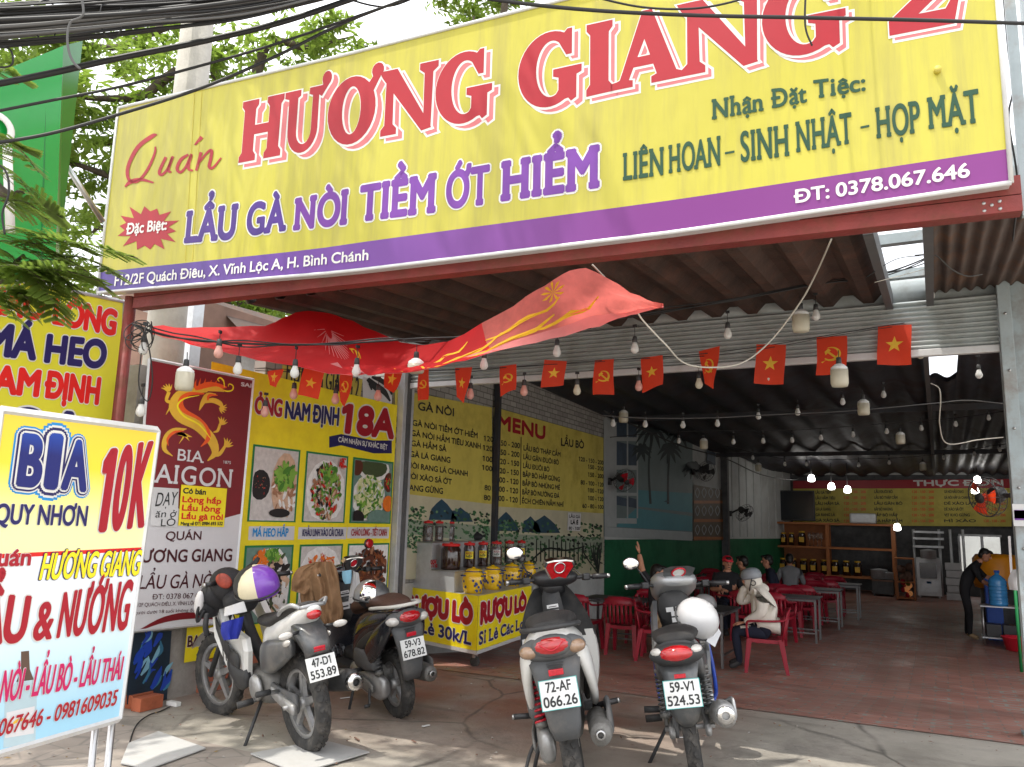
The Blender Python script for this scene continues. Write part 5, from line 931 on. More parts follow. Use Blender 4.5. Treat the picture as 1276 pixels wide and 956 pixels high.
fr_ = [((-10, 170, 3.7), (48, 215, 3.6)), ((-10, 205, 3.6), (40, 245, 3.5)), ((0, 250, 3.6), (60, 275, 3.5)), ((10, 255, 3.7), (78, 272, 3.7)), ((-10, 292, 3.5), (60, 300, 3.4)), ((20, 305, 3.5), (172, 322, 3.4)), ((40, 312, 3.5), (140, 365, 3.4)), ((30, 320, 3.45), (110, 385, 3.4)), ((0, 325, 3.4), (70, 380, 3.3)), ((-10, 320, 3.4), (40, 395, 3.35)), ((60, 320, 3.6), (150, 345, 3.5)), ((-20, 350, 3.4), (20, 400, 3.3)), ((0, 300, 3.6), (90, 330, 3.5)), ((20, 330, 3.5), (90, 360, 3.4)), ((-15, 335, 3.3), (55, 350, 3.3)), ((-10, 90, 3.8), (25, 100, 3.8)), ((-12, 190, 3.8), (30, 185, 3.7)), ((10, 345, 3.4), (125, 350, 3.35)), ((50, 330, 3.5), (70, 400, 3.4)), ((-10, 310, 3.5), (30, 345, 3.4)), ((30, 300, 3.6), (110, 312, 3.5)), ((-10, 375, 3.3), (35, 372, 3.3))]
for a, b in fr_: frond(m_, dep(*a), dep(*b), q, .04, 13, .15)
m_.build('low_frond', ['leaf_near', 'bark'], tn); m_ = MB()
for i in range(165):        # the crown high over the yard, out of view, clumps placed to shape the shade
    cx, cy, cz = q.uniform(-7.4, -.9), q.uniform(1.0, 3.4), q.uniform(6.6, 8.6)
    if -4.6 < cx < -1.6: cy = 1+(cy-1)*.78
    if i > 125 and i <= 145: cx, cy = q.uniform(-4.2, -2.3), q.uniform(1.6, 2.8)
    if i > 145: cx, cy = q.uniform(-6.6, -5.2), q.uniform(3.4, 4.2)
    if cz < 1.55+1.02*cy+1.2: cz += 1.2
    gx_, gy_ = cx+.24*cz, cy+.28*cz      # where its shade falls: leave the sun on the two lit corners of the pavement
    if (-4.9 < gx_ < -3.1 and 3.2 < gy_ < 4.45) or (gx_ > .05): continue
    leaf_cloud(m_, (cx, cy, cz), (.5, .45, .25), 55, .1, q)
m_.build('crown', ['leaf_near'], tn)
# concrete utility pole
up_ = dep(240, 90, 8.6); m_ = MB(); m_.tube([(up_.x, up_.y, -.3), (up_.x, up_.y, 9)], [.21, .15], 20); tag(m_.build('utility_pole', ['pole_concrete']), 'grey round concrete utility pole rising behind the big sign', 'pole')
# ---- overhead cables
cb = thing('cable_bundle', 'thick sagging bundle of black overhead cables across the upper corner', 'cables', dep(200, 20, 2.8)); q = random.Random(21)
for nm, cnt, off in (('cable', 46, 0),):
    m_ = MB()
    for i in range(cnt):
        a = q.uniform(-1, 1); e = q.uniform(-1, 1)*.5; pts = []
        for x, y, sp, d in ((-60, 36, 26, 2.6), (60, 28, 24, 2.7), (180, 18, 20, 2.8), (300, 6, 17, 2.9), (420, -18, 15, 3.05), (560, -60, 14, 3.2)): pts.append(dep(x, y+a*sp+q.uniform(-3, 3), d+e*.25))
        a_, b_ = pts[0]-pts[1], V((pts[-1]-pts[-2])); pts = [pts[0]+a_*j for j in range(8, 0, -1)]+pts+[pts[-1]+b_*j for j in range(1, 14)]
        m_.tube(spline(pts, 5), q.choice((.003, .0045, .006, .007)), 6, 1 if q.random() < .25 else 0)
    m_.build('cable_strand', ['cable', 'cable_grey'], cb)
m_ = MB(); m_.tube(spline([dep(x, y, 2.5) for x, y in ((101, -8), (104, 14), (100, 22), (88, 28), (84, 45), (86, 65), (92, 78), (100, 86))], 5), .004, 6); m_.build('tie_wire', ['cable_grey'], cb)
for x in (57, 139):
    m_ = MB(); c = dep(x, 26 if x < 100 else 22, 2.72); m_.torus(.075, .004, 20, 6, 0, frame(c, V((.25, 1, 0)), V((0, 0, 1)))@M4.Diagonal((.5, 1, 1, 1))); m_.build('tie_wire', ['cable'], cb)
def cable(label, pts, r, m='cable', n=8, name='overhead_cable', cat='cable', group=None):
    P3 = [dep(*p) for p in pts]
    if name == 'overhead_cable' and (pts[0][0] < 0 or pts[0][1] < 0): P3 = [P3[0]+(P3[0]-P3[1])*j for j in range(10, 0, -1)]+P3      # runs on along the street
    if name == 'overhead_cable' and (pts[-1][1] < 0 or pts[-1][0] > 1276 or pts[-1][0] < 0): P3 = P3+[P3[-1]+(P3[-1]-P3[-2])*j for j in range(1, 13)]
    mb = MB(); mb.tube(spline(P3, n), r, 6); return tag(mb.build(name, [m]), label, cat, group)
cable('thick black cable running just under the bundle and over the green sign', [(-30, 110, 2.7), (60, 92, 2.8), (150, 72, 2.9), (250, 52, 3), (350, 28, 3.1), (450, -5, 3.2)], .011)
cable('thin black cable under the bundle passing through the middle of the pole', [(-30, 144, 2.7), (60, 126, 2.8), (150, 108, 2.9), (250, 82, 3), (340, 56, 3.1), (440, 22, 3.2), (560, -20, 3.4)], .005)
cable('lowest black cable crossing the top corner of the yellow sign', [(-30, 182, 2.7), (60, 167, 2.8), (150, 142, 2.9), (250, 110, 3), (340, 72, 3.1), (430, 28, 3.2), (540, -14, 3.4)], .006)
cable('slack thin cable looping past the green sign edge', [(-20, 62, 2.6), (10, 60, 2.6), (16, 78, 2.6), (4, 84, 2.6), (-20, 80, 2.6)], .003)
cable('slack thin cable looping down along the left of the green sign', [(-20, 196, 2.6), (6, 212, 2.6), (11, 240, 2.6), (3, 266, 2.6), (6, 292, 2.6)], .0035)
cable('black cable running level over the upper right of the sign', [(560, -10, 3.0), (640, 3, 3.0), (740, 13, 3.0), (860, 19, 3.0), (1000, 22, 3), (1140, 25, 3), (1300, 30, 3)], .007)
cable('short black cable dipping over the top of the title', [(690, -20, 3), (740, -4, 3), (800, 9, 3), (860, 11, 3), (910, 3, 3), (960, -14, 3)], .004)
cable('cut cable end hanging in front of the last title letter', [(1004, -10, 3), (1003, 22, 3), (1005, 40, 3), (1012, 57, 3)], .004)
cable('thin dark cable from the bundle to the sign top', [(380, -20, 3.1), (470, 8, 3.3), (520, -4, 3.3), (560, -22, 3.3)], .004)
cable('loose cable dropping beside the sign edge to the rusted beam', [(1250, -10, 4.6), (1256, 60, 4.6), (1262, 110, 4.6), (1257, 150, 4.6), (1268, 230, 4.6), (1262, 300, 5)], .006)
# ================================================================== BANNER CLOTH
bn = thing('cloth_banner', 'sunlit red cloth banner with yellow lettering sagging under the canopy', 'banner', on(560, 440, PY(5)))
topP = [(188, 407, 5.0), (250, 408, 5.15), (330, 405, 5.4), (368, 390, 5.6), (400, 389, 5.7), (440, 400, 5.75), (500, 426, 5.5), (560, 424, 5.25), (640, 380, 5.0), (690, 349, 4.85), (730, 334, 4.78), (785, 364, 5.0), (826, 380, 5.3)]
botP = [(190, 412, 4.7), (255, 431, 4.75), (322, 449, 4.8), (410, 465, 4.85), (450, 467, 4.85), (470, 466, 4.85), (520, 461, 4.85), (580, 448, 4.9), (650, 430, 4.95), (720, 412, 5.0), (770, 399, 5.1), (800, 389, 5.2), (827, 381, 5.3)]
tp, bp_ = spline([on(x, y, PY(Y)) for x, y, Y in topP], 4), spline([on(x, y, PY(Y)) for x, y, Y in botP], 4); rows = []; K_ = 9
for k in range(K_+1):
    f = k/K_; rows.append([a*(1-f)+b*f+V((0, 0, -.09*math.sin(math.pi*f)*min(1, (a-b).length)+.016*math.sin(i*.8+k*1.3)*math.sin(math.pi*f)+.022*mnoise.noise(V((i*.55, k*.4, 3)))+.012*mnoise.noise(V((i*1.4, k*1.1, 9))))) for i, (a, b) in enumerate(zip(tp, bp_))])
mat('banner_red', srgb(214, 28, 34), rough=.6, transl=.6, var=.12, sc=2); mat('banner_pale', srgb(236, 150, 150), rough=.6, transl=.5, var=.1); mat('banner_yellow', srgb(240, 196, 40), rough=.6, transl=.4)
mat('banner_backlit', srgb(228, 120, 112), rough=.6, transl=.65, var=.25, sc=3)  # sun glowing through the cloth, painted in as a paler pink
m_ = MB(); m_.grid([r[:31] for r in rows], 0); m_.grid([r[30:] for r in rows], 1); m_.build('cloth', ['banner_red', 'banner_backlit'], bn)
m_ = MB()
def onb(i, f):
    i = min(max(i, 0), len(tp)-1.001); k = f*K_; a, b = int(i), int(min(k, K_-.001)); x, y = i-a, k-b
    return (rows[b][a]*(1-x)+rows[b][a+1]*x)*(1-y)+(rows[b+1][a]*(1-x)+rows[b+1][a+1]*x)*y
bnn = V((0, -.75, -.66)).normalized()
def bpatch(pts, m, h):
    m_.add([onb(*p)+bnn*h for p in pts], [tuple(range(len(pts)))], m)
for i in range(17): a = math.pi*(.02+.96*i/16); m_.tube([onb(16+math.cos(a)*.5, .22+.1*math.sin(a))+bnn*.006, onb(16+math.cos(a)*2.3, .22+.45*math.sin(a))+bnn*.006], [.006, .002], 4, 1)
def bword(s, i0, i1, f0, f1, m):
    vs, fs = glyphs(s); x0, x1 = min(v.x for v in vs), max(v.x for v in vs)
    for d in (0, .03, -.03): m_.add([onb(i0+(v.x+d-x0)/(x1-x0)*(i1-i0), f1-(v.y/CAP)*(f1-f0))+bnn*(.006+abs(d)*.01) for v in vs], fs, m)
bword('TIỆC', 18, 21, .45, .62, 0); bword('CƯỚI', 21.5, 25, .66, .82, 0); 
for c0, f0, c1, f1, w_ in ((25, .75, 31, .45, .10), (28, .85, 35, .55, .08), (30, .4, 36, .3, .07), (33, .7, 40, .45, .06), (26, .5, 29, .3, .06)):      # yellow ribbon flames
    pts = [(c0+(c1-c0)*k/8, f0+(f1-f0)*k/8+.05*math.sin(k*1.3)) for k in range(9)]; bpatch([(a, b+w_*math.sin(math.pi*k/8)) for k, (a, b) in enumerate(pts)]+[(a, b-.02) for a, b in pts[::-1]], 0, .006)
for i in range(9): a = 2*math.pi*i/9; m_.add([onb(35.6, .14)+bnn*.006, onb(35.6+.9*math.cos(a-.15), .14+.12*math.sin(a-.15))+bnn*.0065, onb(35.6+1.3*math.cos(a), .14+.14*math.sin(a))+bnn*.0065, onb(35.6+.9*math.cos(a+.15), .14+.12*math.sin(a+.15))+bnn*.0065], [(0, 1, 2, 3)], 0)
m_.build('lettering', ['banner_yellow', 'banner_pale'], bn)
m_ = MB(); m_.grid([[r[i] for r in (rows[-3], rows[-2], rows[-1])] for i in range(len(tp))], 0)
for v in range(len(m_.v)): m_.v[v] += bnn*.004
m_.build('sunlit_hem', ['banner_pale'], bn)  # pale strip paints the lower edge as washed out by sun
# tie cord from the beam to the banner tip
cable('thin white cord tied from the sign beam to the peak of the red banner', [(738, 330, 5.5), (760, 352, 5.55), (785, 372, 5.6), (800, 398, 5.6), (830, 430, 5.6), (852, 452, 5.8), (885, 458, 5.9), (925, 452, 6), (960, 425, 6.1), (995, 380, 6), (1015, 345, 5.9), (1036, 298, 5.2)], .006, 'cable_white', name='tie_cord', cat='cord')
# ================================================================== BULBS, LAMPS, FLAGS ON THEIR STRINGS
WORDS_N = ['zeroth', 'first', 'second', 'third', 'fourth', 'fifth', 'sixth', 'seventh', 'eighth', 'ninth', 'tenth', 'eleventh', 'twelfth', 'thirteenth', 'fourteenth', 'fifteenth', 'sixteenth']
def make_bulb(glob, cordlen):
    t = thing('hanging_bulb', '-', 'bulb')
    m_ = MB(); m_.tube([(0, 0, .004), (0, 0, -cordlen)], .003, 5); m_.box((0, 0, .004), (.035, .014, .022), 0); m_.build('cord', ['cable'], t, local=True)
    m_ = MB(); m_.lathe([(.008, -cordlen), (.017, -cordlen-.004), (.021, -cordlen-.03), (.022, -cordlen-.052), (.019, -cordlen-.054)], 12); m_.build('socket', ['satin_black'], t, local=True)
    m_ = MB(); z = -cordlen-.054; m_.lathe([(.018, z+.002), (.02, z-.012), (.031, z-.04), (.034, z-.058), (.03, z-.076), (.017, z-.09), (0, z-.095)], 16); m_.build('globe', [glob], t, local=True); return t
def make_lamp(short=False):
    t = thing('jar_lamp', '-', 'lamp'); h = .06 if short else .125
    m_ = MB(); m_.tube([(0, 0, .004), (.004, 0, -.05)], .0035, 5); m_.build('cord', ['cable'], t, local=True)
    m_ = MB(); m_.lathe([(.01, -.05), (.019, -.054), (.022, -.1), (.019, -.104)], 12); m_.build('socket', ['satin_black'], t, local=True)
    m_ = MB(); m_.lathe([(.02, -.104), (.03, -.107), (.058, -.13), (.062, -.135), (.062, -.15), (.066, -.153)], 20); m_.build('collar', ['white'], t, local=True)
    m_ = MB(); m_.lathe([(.066, -.153), (.066, -.16-h*.8), (.058, -.16-h), (.02, -.165-h), (0, -.166-h)], 20); m_.build('diffuser', ['bulb_cream'], t, local=True); return t
PB = {k: make_bulb(k, c) for k, c in (('bulb_white', .085), ('bulb_warm', .05), ('bulb_cream', .05))}; used = set()
PB['small'] = make_bulb('bulb_white', .045)
PL_ = {True: make_lamp(True), False: make_lamp(False)}
def hang(kind, px, py, d, label, group, up=.24, name=None):
    """px,py is the middle of the globe in the photograph."""
    src = PL_[kind] if isinstance(kind, bool) else PB[kind]; p = dep(px, py, d); p.z += up
    rot = (0, 0, rz.uniform(0, 6))
    if src in used: o = dup(src, p, rot, label)
    else: used.add(src); o = src; o.location = p; o.rotation_euler = rot; o['label'] = label
    o['group'] = group; return o
rz = random.Random(77)
def wire(label, pts, r, m='cable', extra=0):
    mb = MB(); P_ = [dep(*p) for p in pts]; mb.tube(spline(P_, 8), r, 6)
    for k in range(extra):
        q = random.Random(k+5); mb.tube(spline([p+V((q.uniform(-.03, .03), q.uniform(-.03, .03), q.uniform(-.03, .03))) for p in P_], 8), r*.7, 5)
    return tag(mb.build('light_string', [m]), label, 'cable')
DA = lambda x: 5.9+(x-165)/1080*1.3
SA = [(165, 404), (205, 418), (250, 424), (300, 428), (365, 430), (425, 428), (480, 425), (520, 422), (601, 418), (693, 402), (792, 392), (905, 376), (1020, 354), (1085, 345), (1157, 320), (1248, 268)]
wire('thick front light string sagging under the sign from the red post to the column', [(x, y, DA(x)) for x, y in SA], .008, 'cable', 2)
AL = [(296, 462, 'first bulb on the front string, before the dragon poster top'), (367, 466, 'white bulb on the front string below the crest of the red banner'), (444, 464, 'white bulb on the front string over the old yellow sign'), (603, 456, 'white bulb on the front string where the banner meets the shutter'), (694, 440, 'white bulb on the front string above the middle hammer and sickle flag'), (791, 436, 'white bulb on the front string below the banner tip'), (907, 418, 'white bulb on the front string before the shutter middle'), (1017, 395, 'white bulb on the front string beside the jar lamp with the cord'), (1160, 369, 'large white bulb on the front string over the skylight patch')]
for x, y, l in AL: hang('bulb_white', x, y, DA(x), l, 'bulbs on the front string', .2)
for x, y, l in ((178, 437, 'white bulb hanging by the cable knot above the dragon poster'), (175, 514, 'lower white bulb hanging at the edge of the dragon poster')): hang('bulb_white', x, y, 5.9, l, 'bulbs on the front string', .2)
hang('bulb_warm', 272, 442, 6.0, 'pinkish bulb hanging just above the white jar lamp', 'bulbs on the front string', .17)
m_ = MB(); m_.tube(spline([dep(165, 404, 5.9), dep(182, 420, 5.85), dep(190, 470, 5.87), dep(184, 500, 5.87), dep(173, 480, 5.85), dep(176, 440, 5.85)], 6), .005, 6); tag(m_.build('cable_loop', ['cable']), 'black cable looping down beside the dragon poster', 'cable')
m_ = MB(); q = random.Random(8)
for i in range(9): c = dep(178+q.uniform(-10, 14), 416+q.uniform(-10, 12), 5.9); m_.torus(q.uniform(.05, .1), .004, 18, 5, 0, frame(c, V((q.gauss(0, 1), q.gauss(0, 1), .2)), V((q.gauss(0, .4), q.gauss(0, .4), 1))))
tag(m_.build('cable_tangle', ['cable']), 'tangle of black cables knotted at the top of the red sign post', 'cables')
hang(False, 230, 474, 6.0, 'white jar lamp hanging before the golden dragon', 'jar lamps', .21); hang(True, 518, 460, 6.3, 'short white jar lamp under the banner by the guide post', 'jar lamps', .19)
hang(False, 998, 402, 6.4, 'white jar lamp before the shutter with a cord behind it', 'jar lamps', .21); hang(False, 1046, 470, 6.3, 'white jar lamp hanging in front of a hammer and sickle flag', 'jar lamps', .21)
for x, y, d, l in ((1076, 509, 9.2, 'white jar lamp under the dark roof below the shutter edge'), (1122, 547, 12, 'smaller white jar lamp further back under the dark roof'), (1150, 582, 17, 'far jar lamp close to the rear menu heading'), (777, 520, 11.5, 'jar lamp hanging beside the left window of the mural'), (877, 554, 13.5, 'jar lamp hanging before the palms of the mural'), (945, 583, 17, 'jar lamp hanging before the white cladding')): hang(False, x, y, d, l, 'jar lamps', .21)
DB = lambda x: 6.9+(x-330)/900*.55
SB = [(318, 462), (390, 464), (470, 464), (560, 461), (650, 457), (740, 450), (815, 446), (885, 440), (960, 430), (1037, 417), (1116, 404), (1180, 396), (1243, 388)]
wire('thin string of flags and small bulbs before the shutter', [(x, y, DB(x)) for x, y in SB], .004, 'cable', 1)
BL_ = [(1239, 425, 'bulb_white'), (1147, 441, 'bulb_cream'), (958, 471, 'bulb_cream'), (871, 478, 'bulb_cream'), (796, 481, 'bulb_warm'), (719, 486, 'bulb_cream'), (653, 487, 'bulb_warm'), (586, 491, 'bulb_warm'), (471, 493, 'bulb_warm'), (418, 497, 'bulb_warm'), (366, 491, 'bulb_warm'), (330, 513, 'bulb_warm')]
for i, (x, y, k) in enumerate(BL_): hang(k, x, y, DB(x), '%s bulb on the flag string, %s from the steel column' % ({'bulb_white': 'white', 'bulb_cream': 'cream', 'bulb_warm': 'pinkish'}[k], WORDS_N[i+1]), 'bulbs on the flag string', .15)
SCc = [(752, 518), (800, 521), (880, 521), (960, 517), (1060, 512), (1160, 503), (1205, 499), (1250, 503)]
wire('pale string of bulbs across the front of the dining hall', [(x, y, 9.6) for x, y in SCc], .006, 'cable_grey')
for x, y in ((764, 527), (804, 528), (851, 529), (894, 527), (945, 518), (994, 513), (1050, 500), (1101, 491)): hang('small', x, y, 10.5, 'tiny unlit bulb on the second string under the dark roof', 'bulbs on the second string', .14)
hang('bulb_white', 1220, 468, 8.2, 'white bulb hanging under the shutter box beside the column', 'bulbs on the second string', .2)
wire('second hall string sagging under the dark roof', [(760, 545, 13), (850, 538, 13), (990, 536, 13), (1100, 528, 13), (1190, 521, 13), (1255, 512, 13)], .006)
for x, y in ((846, 549), (914, 550), (951, 549), (987, 548), (1023, 545), (1063, 541), (1105, 537), (1148, 533), (1191, 528), (1232, 520)): hang('small', x, y, 13, 'tiny unlit bulb on the third string under the dark roof', 'bulbs on the third string', .14)
wire('third hall string near the back under the dark roof', [(905, 556, 17), (980, 572, 17), (1070, 572, 17), (1150, 568, 17), (1255, 553, 17)], .007)
for x, y in ((938, 570), (978, 578), (1005, 578), (1070, 579), (1108, 576), (1176, 570), (1214, 565), (1246, 560)): hang('small', x, y, 17, 'tiny unlit bulb on the rearmost string under the dark roof', 'bulbs on the rearmost string', .14)
cable('dark cable slung along the mural up to the rear menu', [(752, 512, 11), (800, 535, 12.5), (850, 556, 14), (905, 572, 16), (950, 592, 19), (990, 598, 22), (1000, 590, 24)], .012)
cable('white flex looping down beside the skylight', [(1160, 478, 8.4), (1170, 484, 8.3), (1172, 500, 8.3), (1171, 530, 8.4), (1181, 553, 8.6), (1220, 548, 9), (1250, 545, 9.4)], .006, 'cable_white')
cable('twisted thin wires spanning from the shutter to the steel column', [(1080, 345, 5.9), (1120, 322, 6.2), (1170, 318, 6.5), (1215, 310, 6.9), (1246, 300, 7.4)], .004)
cable('grey cut cable end drooping above the shutter', [(1140, 318, 6), (1165, 318, 6), (1185, 335, 6), (1205, 344, 6), (1224, 342, 6)], .005, 'cable_grey')
cable('thin yellowish wire crossing the rusty roof sheet', [(1090, 352, 6.1), (1150, 336, 6.3), (1200, 320, 6.7), (1244, 308, 7.3)], .003, 'cable_white')
# lit lamps in the depth of the hall
for i, (x, y, l) in enumerate(((1011, 597, 'lit white lamp above the television'), (1036, 607, 'lit white lamp before the yellow rear menu, middle of three'), (1056, 611, 'lit white lamp before the yellow rear menu nearest the shelf box'), (1118, 658, 'lit white lamp under the rear menu above the glass case'), (1218, 599, 'lit white lamp behind the upper rim of the fan'), (1215, 612, 'lit white lamp behind the fan blades'))):
    t = thing('lit_lamp', l, 'lamp', dep(x, y, 22), group='lit lamps at the back'); p = dep(x, y, 22)
    m_ = MB(); m_.tube([p+V((0, 0, .12)), V((p.x, p.y, max(p.z+.2, ZI(p.y) if y < 640 else p.z+.35)))], .008, 5); m_.build('cord', ['cable'], t)
    m_ = MB(); m_.lathe([(.03, .12), (.07, .09), (.09, .02), (.09, -.05), (.05, -.07), (0, -.075)], 14, 0, M4.Translation(p)); m_.build('diffuser', ['lamp_on'], t)
# ---- small red flags
def star(c, r, a0=0): return [(c[0]+(r if i % 2 == 0 else r*.4)*math.sin(a0+math.pi*i/5), c[1]+(r if i % 2 == 0 else r*.4)*math.cos(a0+math.pi*i/5)) for i in range(10)]
def sickle():
    o, n_ = [], 16
    for i in range(n_+1): a = R_(125-i*265/n_); o.append((.27*math.cos(a), .27*math.sin(a)+.02))
    for i in range(n_+1): a = R_(-135+i*240/n_); o.append((-.035+.215*math.cos(a), .02+.215*math.sin(a)+.02))
    return [o, [(-.16, -.2), (-.12, -.15), (-.27, -.3), (-.31, -.26)]]
def rotq(p, a): return (p[0]*math.cos(a)-p[1]*math.sin(a), p[0]*math.sin(a)+p[1]*math.cos(a))
HAMMER = [[rotq(p, .8) for p in ((-.035, -.3), (.035, -.3), (.035, .12), (-.035, .12))], [rotq(p, .8) for p in ((-.13, .12), (.1, .12), (.1, .23), (-.06, .23))]]
def flag(px, py, w, h, kind, label, rot=0, curl=.1, seed=0, top=None, yaw=0):
    d = DB(px); sc = d/1000; q = random.Random(seed); t = thing('small_flag', label, 'flag', dep(px, py-h/2, d-.04), group='small red flags on the string'); o = dep(px, py, d-.04)
    u = V((math.cos(yaw), math.sin(yaw), 0)); u = (u*math.cos(rot)+V((0, 0, -1))*math.sin(rot)); up = V((u.z*-math.cos(yaw), u.z*-math.sin(yaw), 1)).normalized(); n = u.cross(up); W, Hh = w*sc, h*sc; ph = q.random()*6
    def at(a, b, l=0): return o+u*a*W+up*b*Hh+n*(curl*.35*W*math.sin(a*4+b*2.2+ph)*(.5-b)+l)+u*(curl*.12*W*math.sin(b*3+ph)*(.5-b))
    f = top or (lambda a, b: (a, b)); m_ = MB(); m_.grid([[at(*f(-.5+i/8, .5-k/10)) for i in range(9)] for k in range(11)], 0); m_.build('cloth', ['flag_red'], t); m_ = MB()
    shp = [star((0, .02), .24)] if kind == 'star' else [[(x*1.0, y*.8+.02) for x, y in p] for p in sickle()+HAMMER]
    asp = 1 if kind == 'star' else 1
    for s_ in (1, -1):
        for i, p in enumerate(shp):
            pts = [at(*f(x*1.15, y*1.15*w/h), s_*(.003+.0004*i)) for x, y in p]
            if kind != 'star' and i == 0:
                k = len(pts)//2; m_.grid([pts[:k], pts[k:][::-1]], 0, None, False)
            else:
                c = sum(pts, V((0, 0, 0)))/len(pts); m_.add(pts+[c], [(j, (j+1) % len(pts), len(pts)) for j in range(len(pts))], 0)
    m_.build('emblem', ['flag_star'], t); return t
FL = [(1115, 430, 38, 50, 'star', .04, 'wide'), (1036, 443, 36, 48, 'hs', .05, ''), (960, 454, 35, 50, 'star', .06, ''), (885, 455, 32, 42, 'hs', -.06, 'tri'), (813, 466, 29, 44, 'star', -.05, 'cut'), (752, 470, 28, 44, 'hs', .05, ''), (691, 467, 28, 36, 'star', .06, 'cut'), (633, 474, 25, 38, 'hs', -.03, 'cut'), (577, 476, 24, 36, 'star', 0, 'tri'), (527, 480, 22, 38, 'hs', .02, ''), (490, 472, 28, 24, 'star', .1, 'tri'), (431, 481, 26, 36, 'hs', 0, 'tri'), (387, 478, 26, 34, 'star', .2, ''), (343, 470, 24, 18, 'star', -.05, 'tri')]
for i, (x, y, w, h, k, r, sh) in enumerate(FL):
    tf = {'tri': lambda a, b: (a*(.55+.45*(b+.5))-(.0 if True else 0)-.12*(.5-b), b-.25*(a+.5)*(.5-b)), 'cut': lambda a, b: (a-.05*(.5-b), b+.16*(a+.5)*(.5-b)), '': None, 'wide': None}[sh]
    lab = 'small red flag with a %s, %s along the string from the steel column' % ('yellow star' if k == 'star' else 'hammer and sickle', WORDS_N[i+1])
    flag(x, y, w, h, k, lab, r, .34, i, tf, random.Random(i+40).uniform(-.45, .5))
# ================================================================== MOTORBIKES (x forward, y left, z up, origin at the rear tyre's contact)
def rotY(c): return M4.Translation(V(c)) @ M4.Rotation(R_(90), 4, 'X')
def wheel(t, name, c, r, w, rimr, spokes, S=None, disc=False, seed=0):
    X = rotY(c); X = S @ X if S else X
    m_ = MB(); p = [(rimr, -w*.55), (rimr+.012, -w*.85)]
    for i in range(9): a = R_(-68+136*i/8); p.append((r-w*.72+w*.72*math.cos(a)*1.0, w*math.sin(a)*1.05))
    p += [(rimr+.012, w*.85), (rimr, w*.55)]; m_.lathe(p, 44, 0, X, True, False)
    for k in range(30):      # tread blocks standing just proud of the carcass
        a = 2*math.pi*k/30
        for s in (-1, 1):
            Q = X @ M4.Rotation(a+s*.05, 4, 'Z') @ M4.Translation(V((r-w*.08, 0, s*w*.42))) @ M4.Rotation(s*.5, 4, 'X') @ M4.Rotation(s*-.55, 4, 'Y'); m_.box((0, 0, 0), (.012, r*.105, w*.5), 0, Q)
    o = m_.build(name, ['rubber'], t, local=True)
    m_ = MB(); m_.lathe([(rimr-.022, -w*.5), (rimr+.004, -w*.6), (rimr+.008, 0), (rimr+.004, w*.6), (rimr-.022, w*.5), (rimr-.03, 0), (rimr-.022, -w*.5)], 40, 0, X); m_.lathe([(0, -w*.9), (.034, -w*.9), (.042, -w*.4), (.042, w*.4), (.034, w*.9), (0, w*.9)], 18, 0, X)
    for k in range(spokes):
        Q = X @ M4.Rotation(2*math.pi*k/spokes+.3, 4, 'Z'); m_.add([V((x, y*(1-.35*i), z)) for i, x in enumerate((.035, rimr-.015)) for y in (-.024, .024) for z in (-.014, .014)], [(0, 1, 3, 2), (4, 6, 7, 5), (0, 4, 5, 1), (2, 3, 7, 6), (0, 2, 6, 4), (1, 5, 7, 3)], 0, False, Q)
    m_.build('rim', ['alloy'], o, local=True)
    if disc:
        m_ = MB(); Y_ = X @ M4.Translation(V((0, 0, w*1.1))); m_.lathe([(.05, 0), (.11, 0), (.11, .004), (.05, .004), (.05, 0)], 30, 0, Y_); m_.build('brake_disc', ['disc'], o, local=True)
    return o
def spring(t, a, b, r, mats, n=8):
    a, b = V(a), V(b); m_ = MB(); m_.tube([a, b], r*.45, 8, 1); ax = (b-a).normalized(); u = ax.orthogonal().normalized(); w = ax.cross(u); pts = []
    for i in range(n*10+1): f = i/(n*10); g = 2*math.pi*n*f; pts.append(a+(b-a)*(.18+.62*f)+(u*math.cos(g)+w*math.sin(g))*r)
    m_.tube(pts, r*.24, 6, 0); m_.tube([a+(b-a)*.8, a+(b-a)*.86], r*1.1, 12, 1); m_.tube([a+(b-a)*.12, a+(b-a)*.2], r*1.1, 12, 1); return m_.build('shock_absorber', mats, t, local=True)
def plate(t, c, tilt, l1, l2, edge=None, yaw=0):
    """number plate facing backwards, leaning its top forward."""
    X = M4.Translation(V(c)) @ M4.Rotation(yaw, 4, 'Z') @ M4.Rotation(tilt, 4, 'Y'); m_ = MB(); m_.box((0, 0, 0), (.003, .19, .14), 0, X)
    if edge:
        for y, z, a, b in ((0, .0695, .192, .003), (0, -.0695, .192, .003)): m_.box((-.0014, y, z), (.004, a, b), 1, X)
        for y in (.0945, -.0945): m_.box((-.0014, y, 0), (.004, .003, .136), 1, X)
    o = m_.build('number_plate', ['plate_white', edge or 'ink'], t, local=True); m_ = MB()
    at = lambda y, z: X @ V((-.0025, y, z))
    n = (X.to_3x3() @ V((-1, 0, 0)))
    for s, z, w in ((l1, .012, .062), (l2, -.055, .083)): words(m_, s, [at(w, z), at(-w, z), at(w, z+.047), at(-w, z+.047)], 0, .0008, .022, n)
    m_.build('plate_lettering', ['ink'], o, local=True); return o
def mirror(t, S, base, head, yaw, glass='mirror', r=(.055, .04)):
    m_ = MB(); m_.tube(spline([base, (V(base)+V(head))/2+V((.015, 0, .02)), head], 5), .006, 6, 0, True, S); X = S @ M4.Translation(V(head)) @ M4.Rotation(yaw, 4, 'Z'); m_.ell((0.012, 0, 0), (.02, r[0]*1.08, r[1]*1.1), 0, X); o = m_.build('wing_mirror', ['black'], t, local=True)
    m_ = MB(); m_.ell((-.004, 0, 0), (.007, r[0], r[1]), 0, X); m_.build('mirror_glass', [glass], o, local=True)
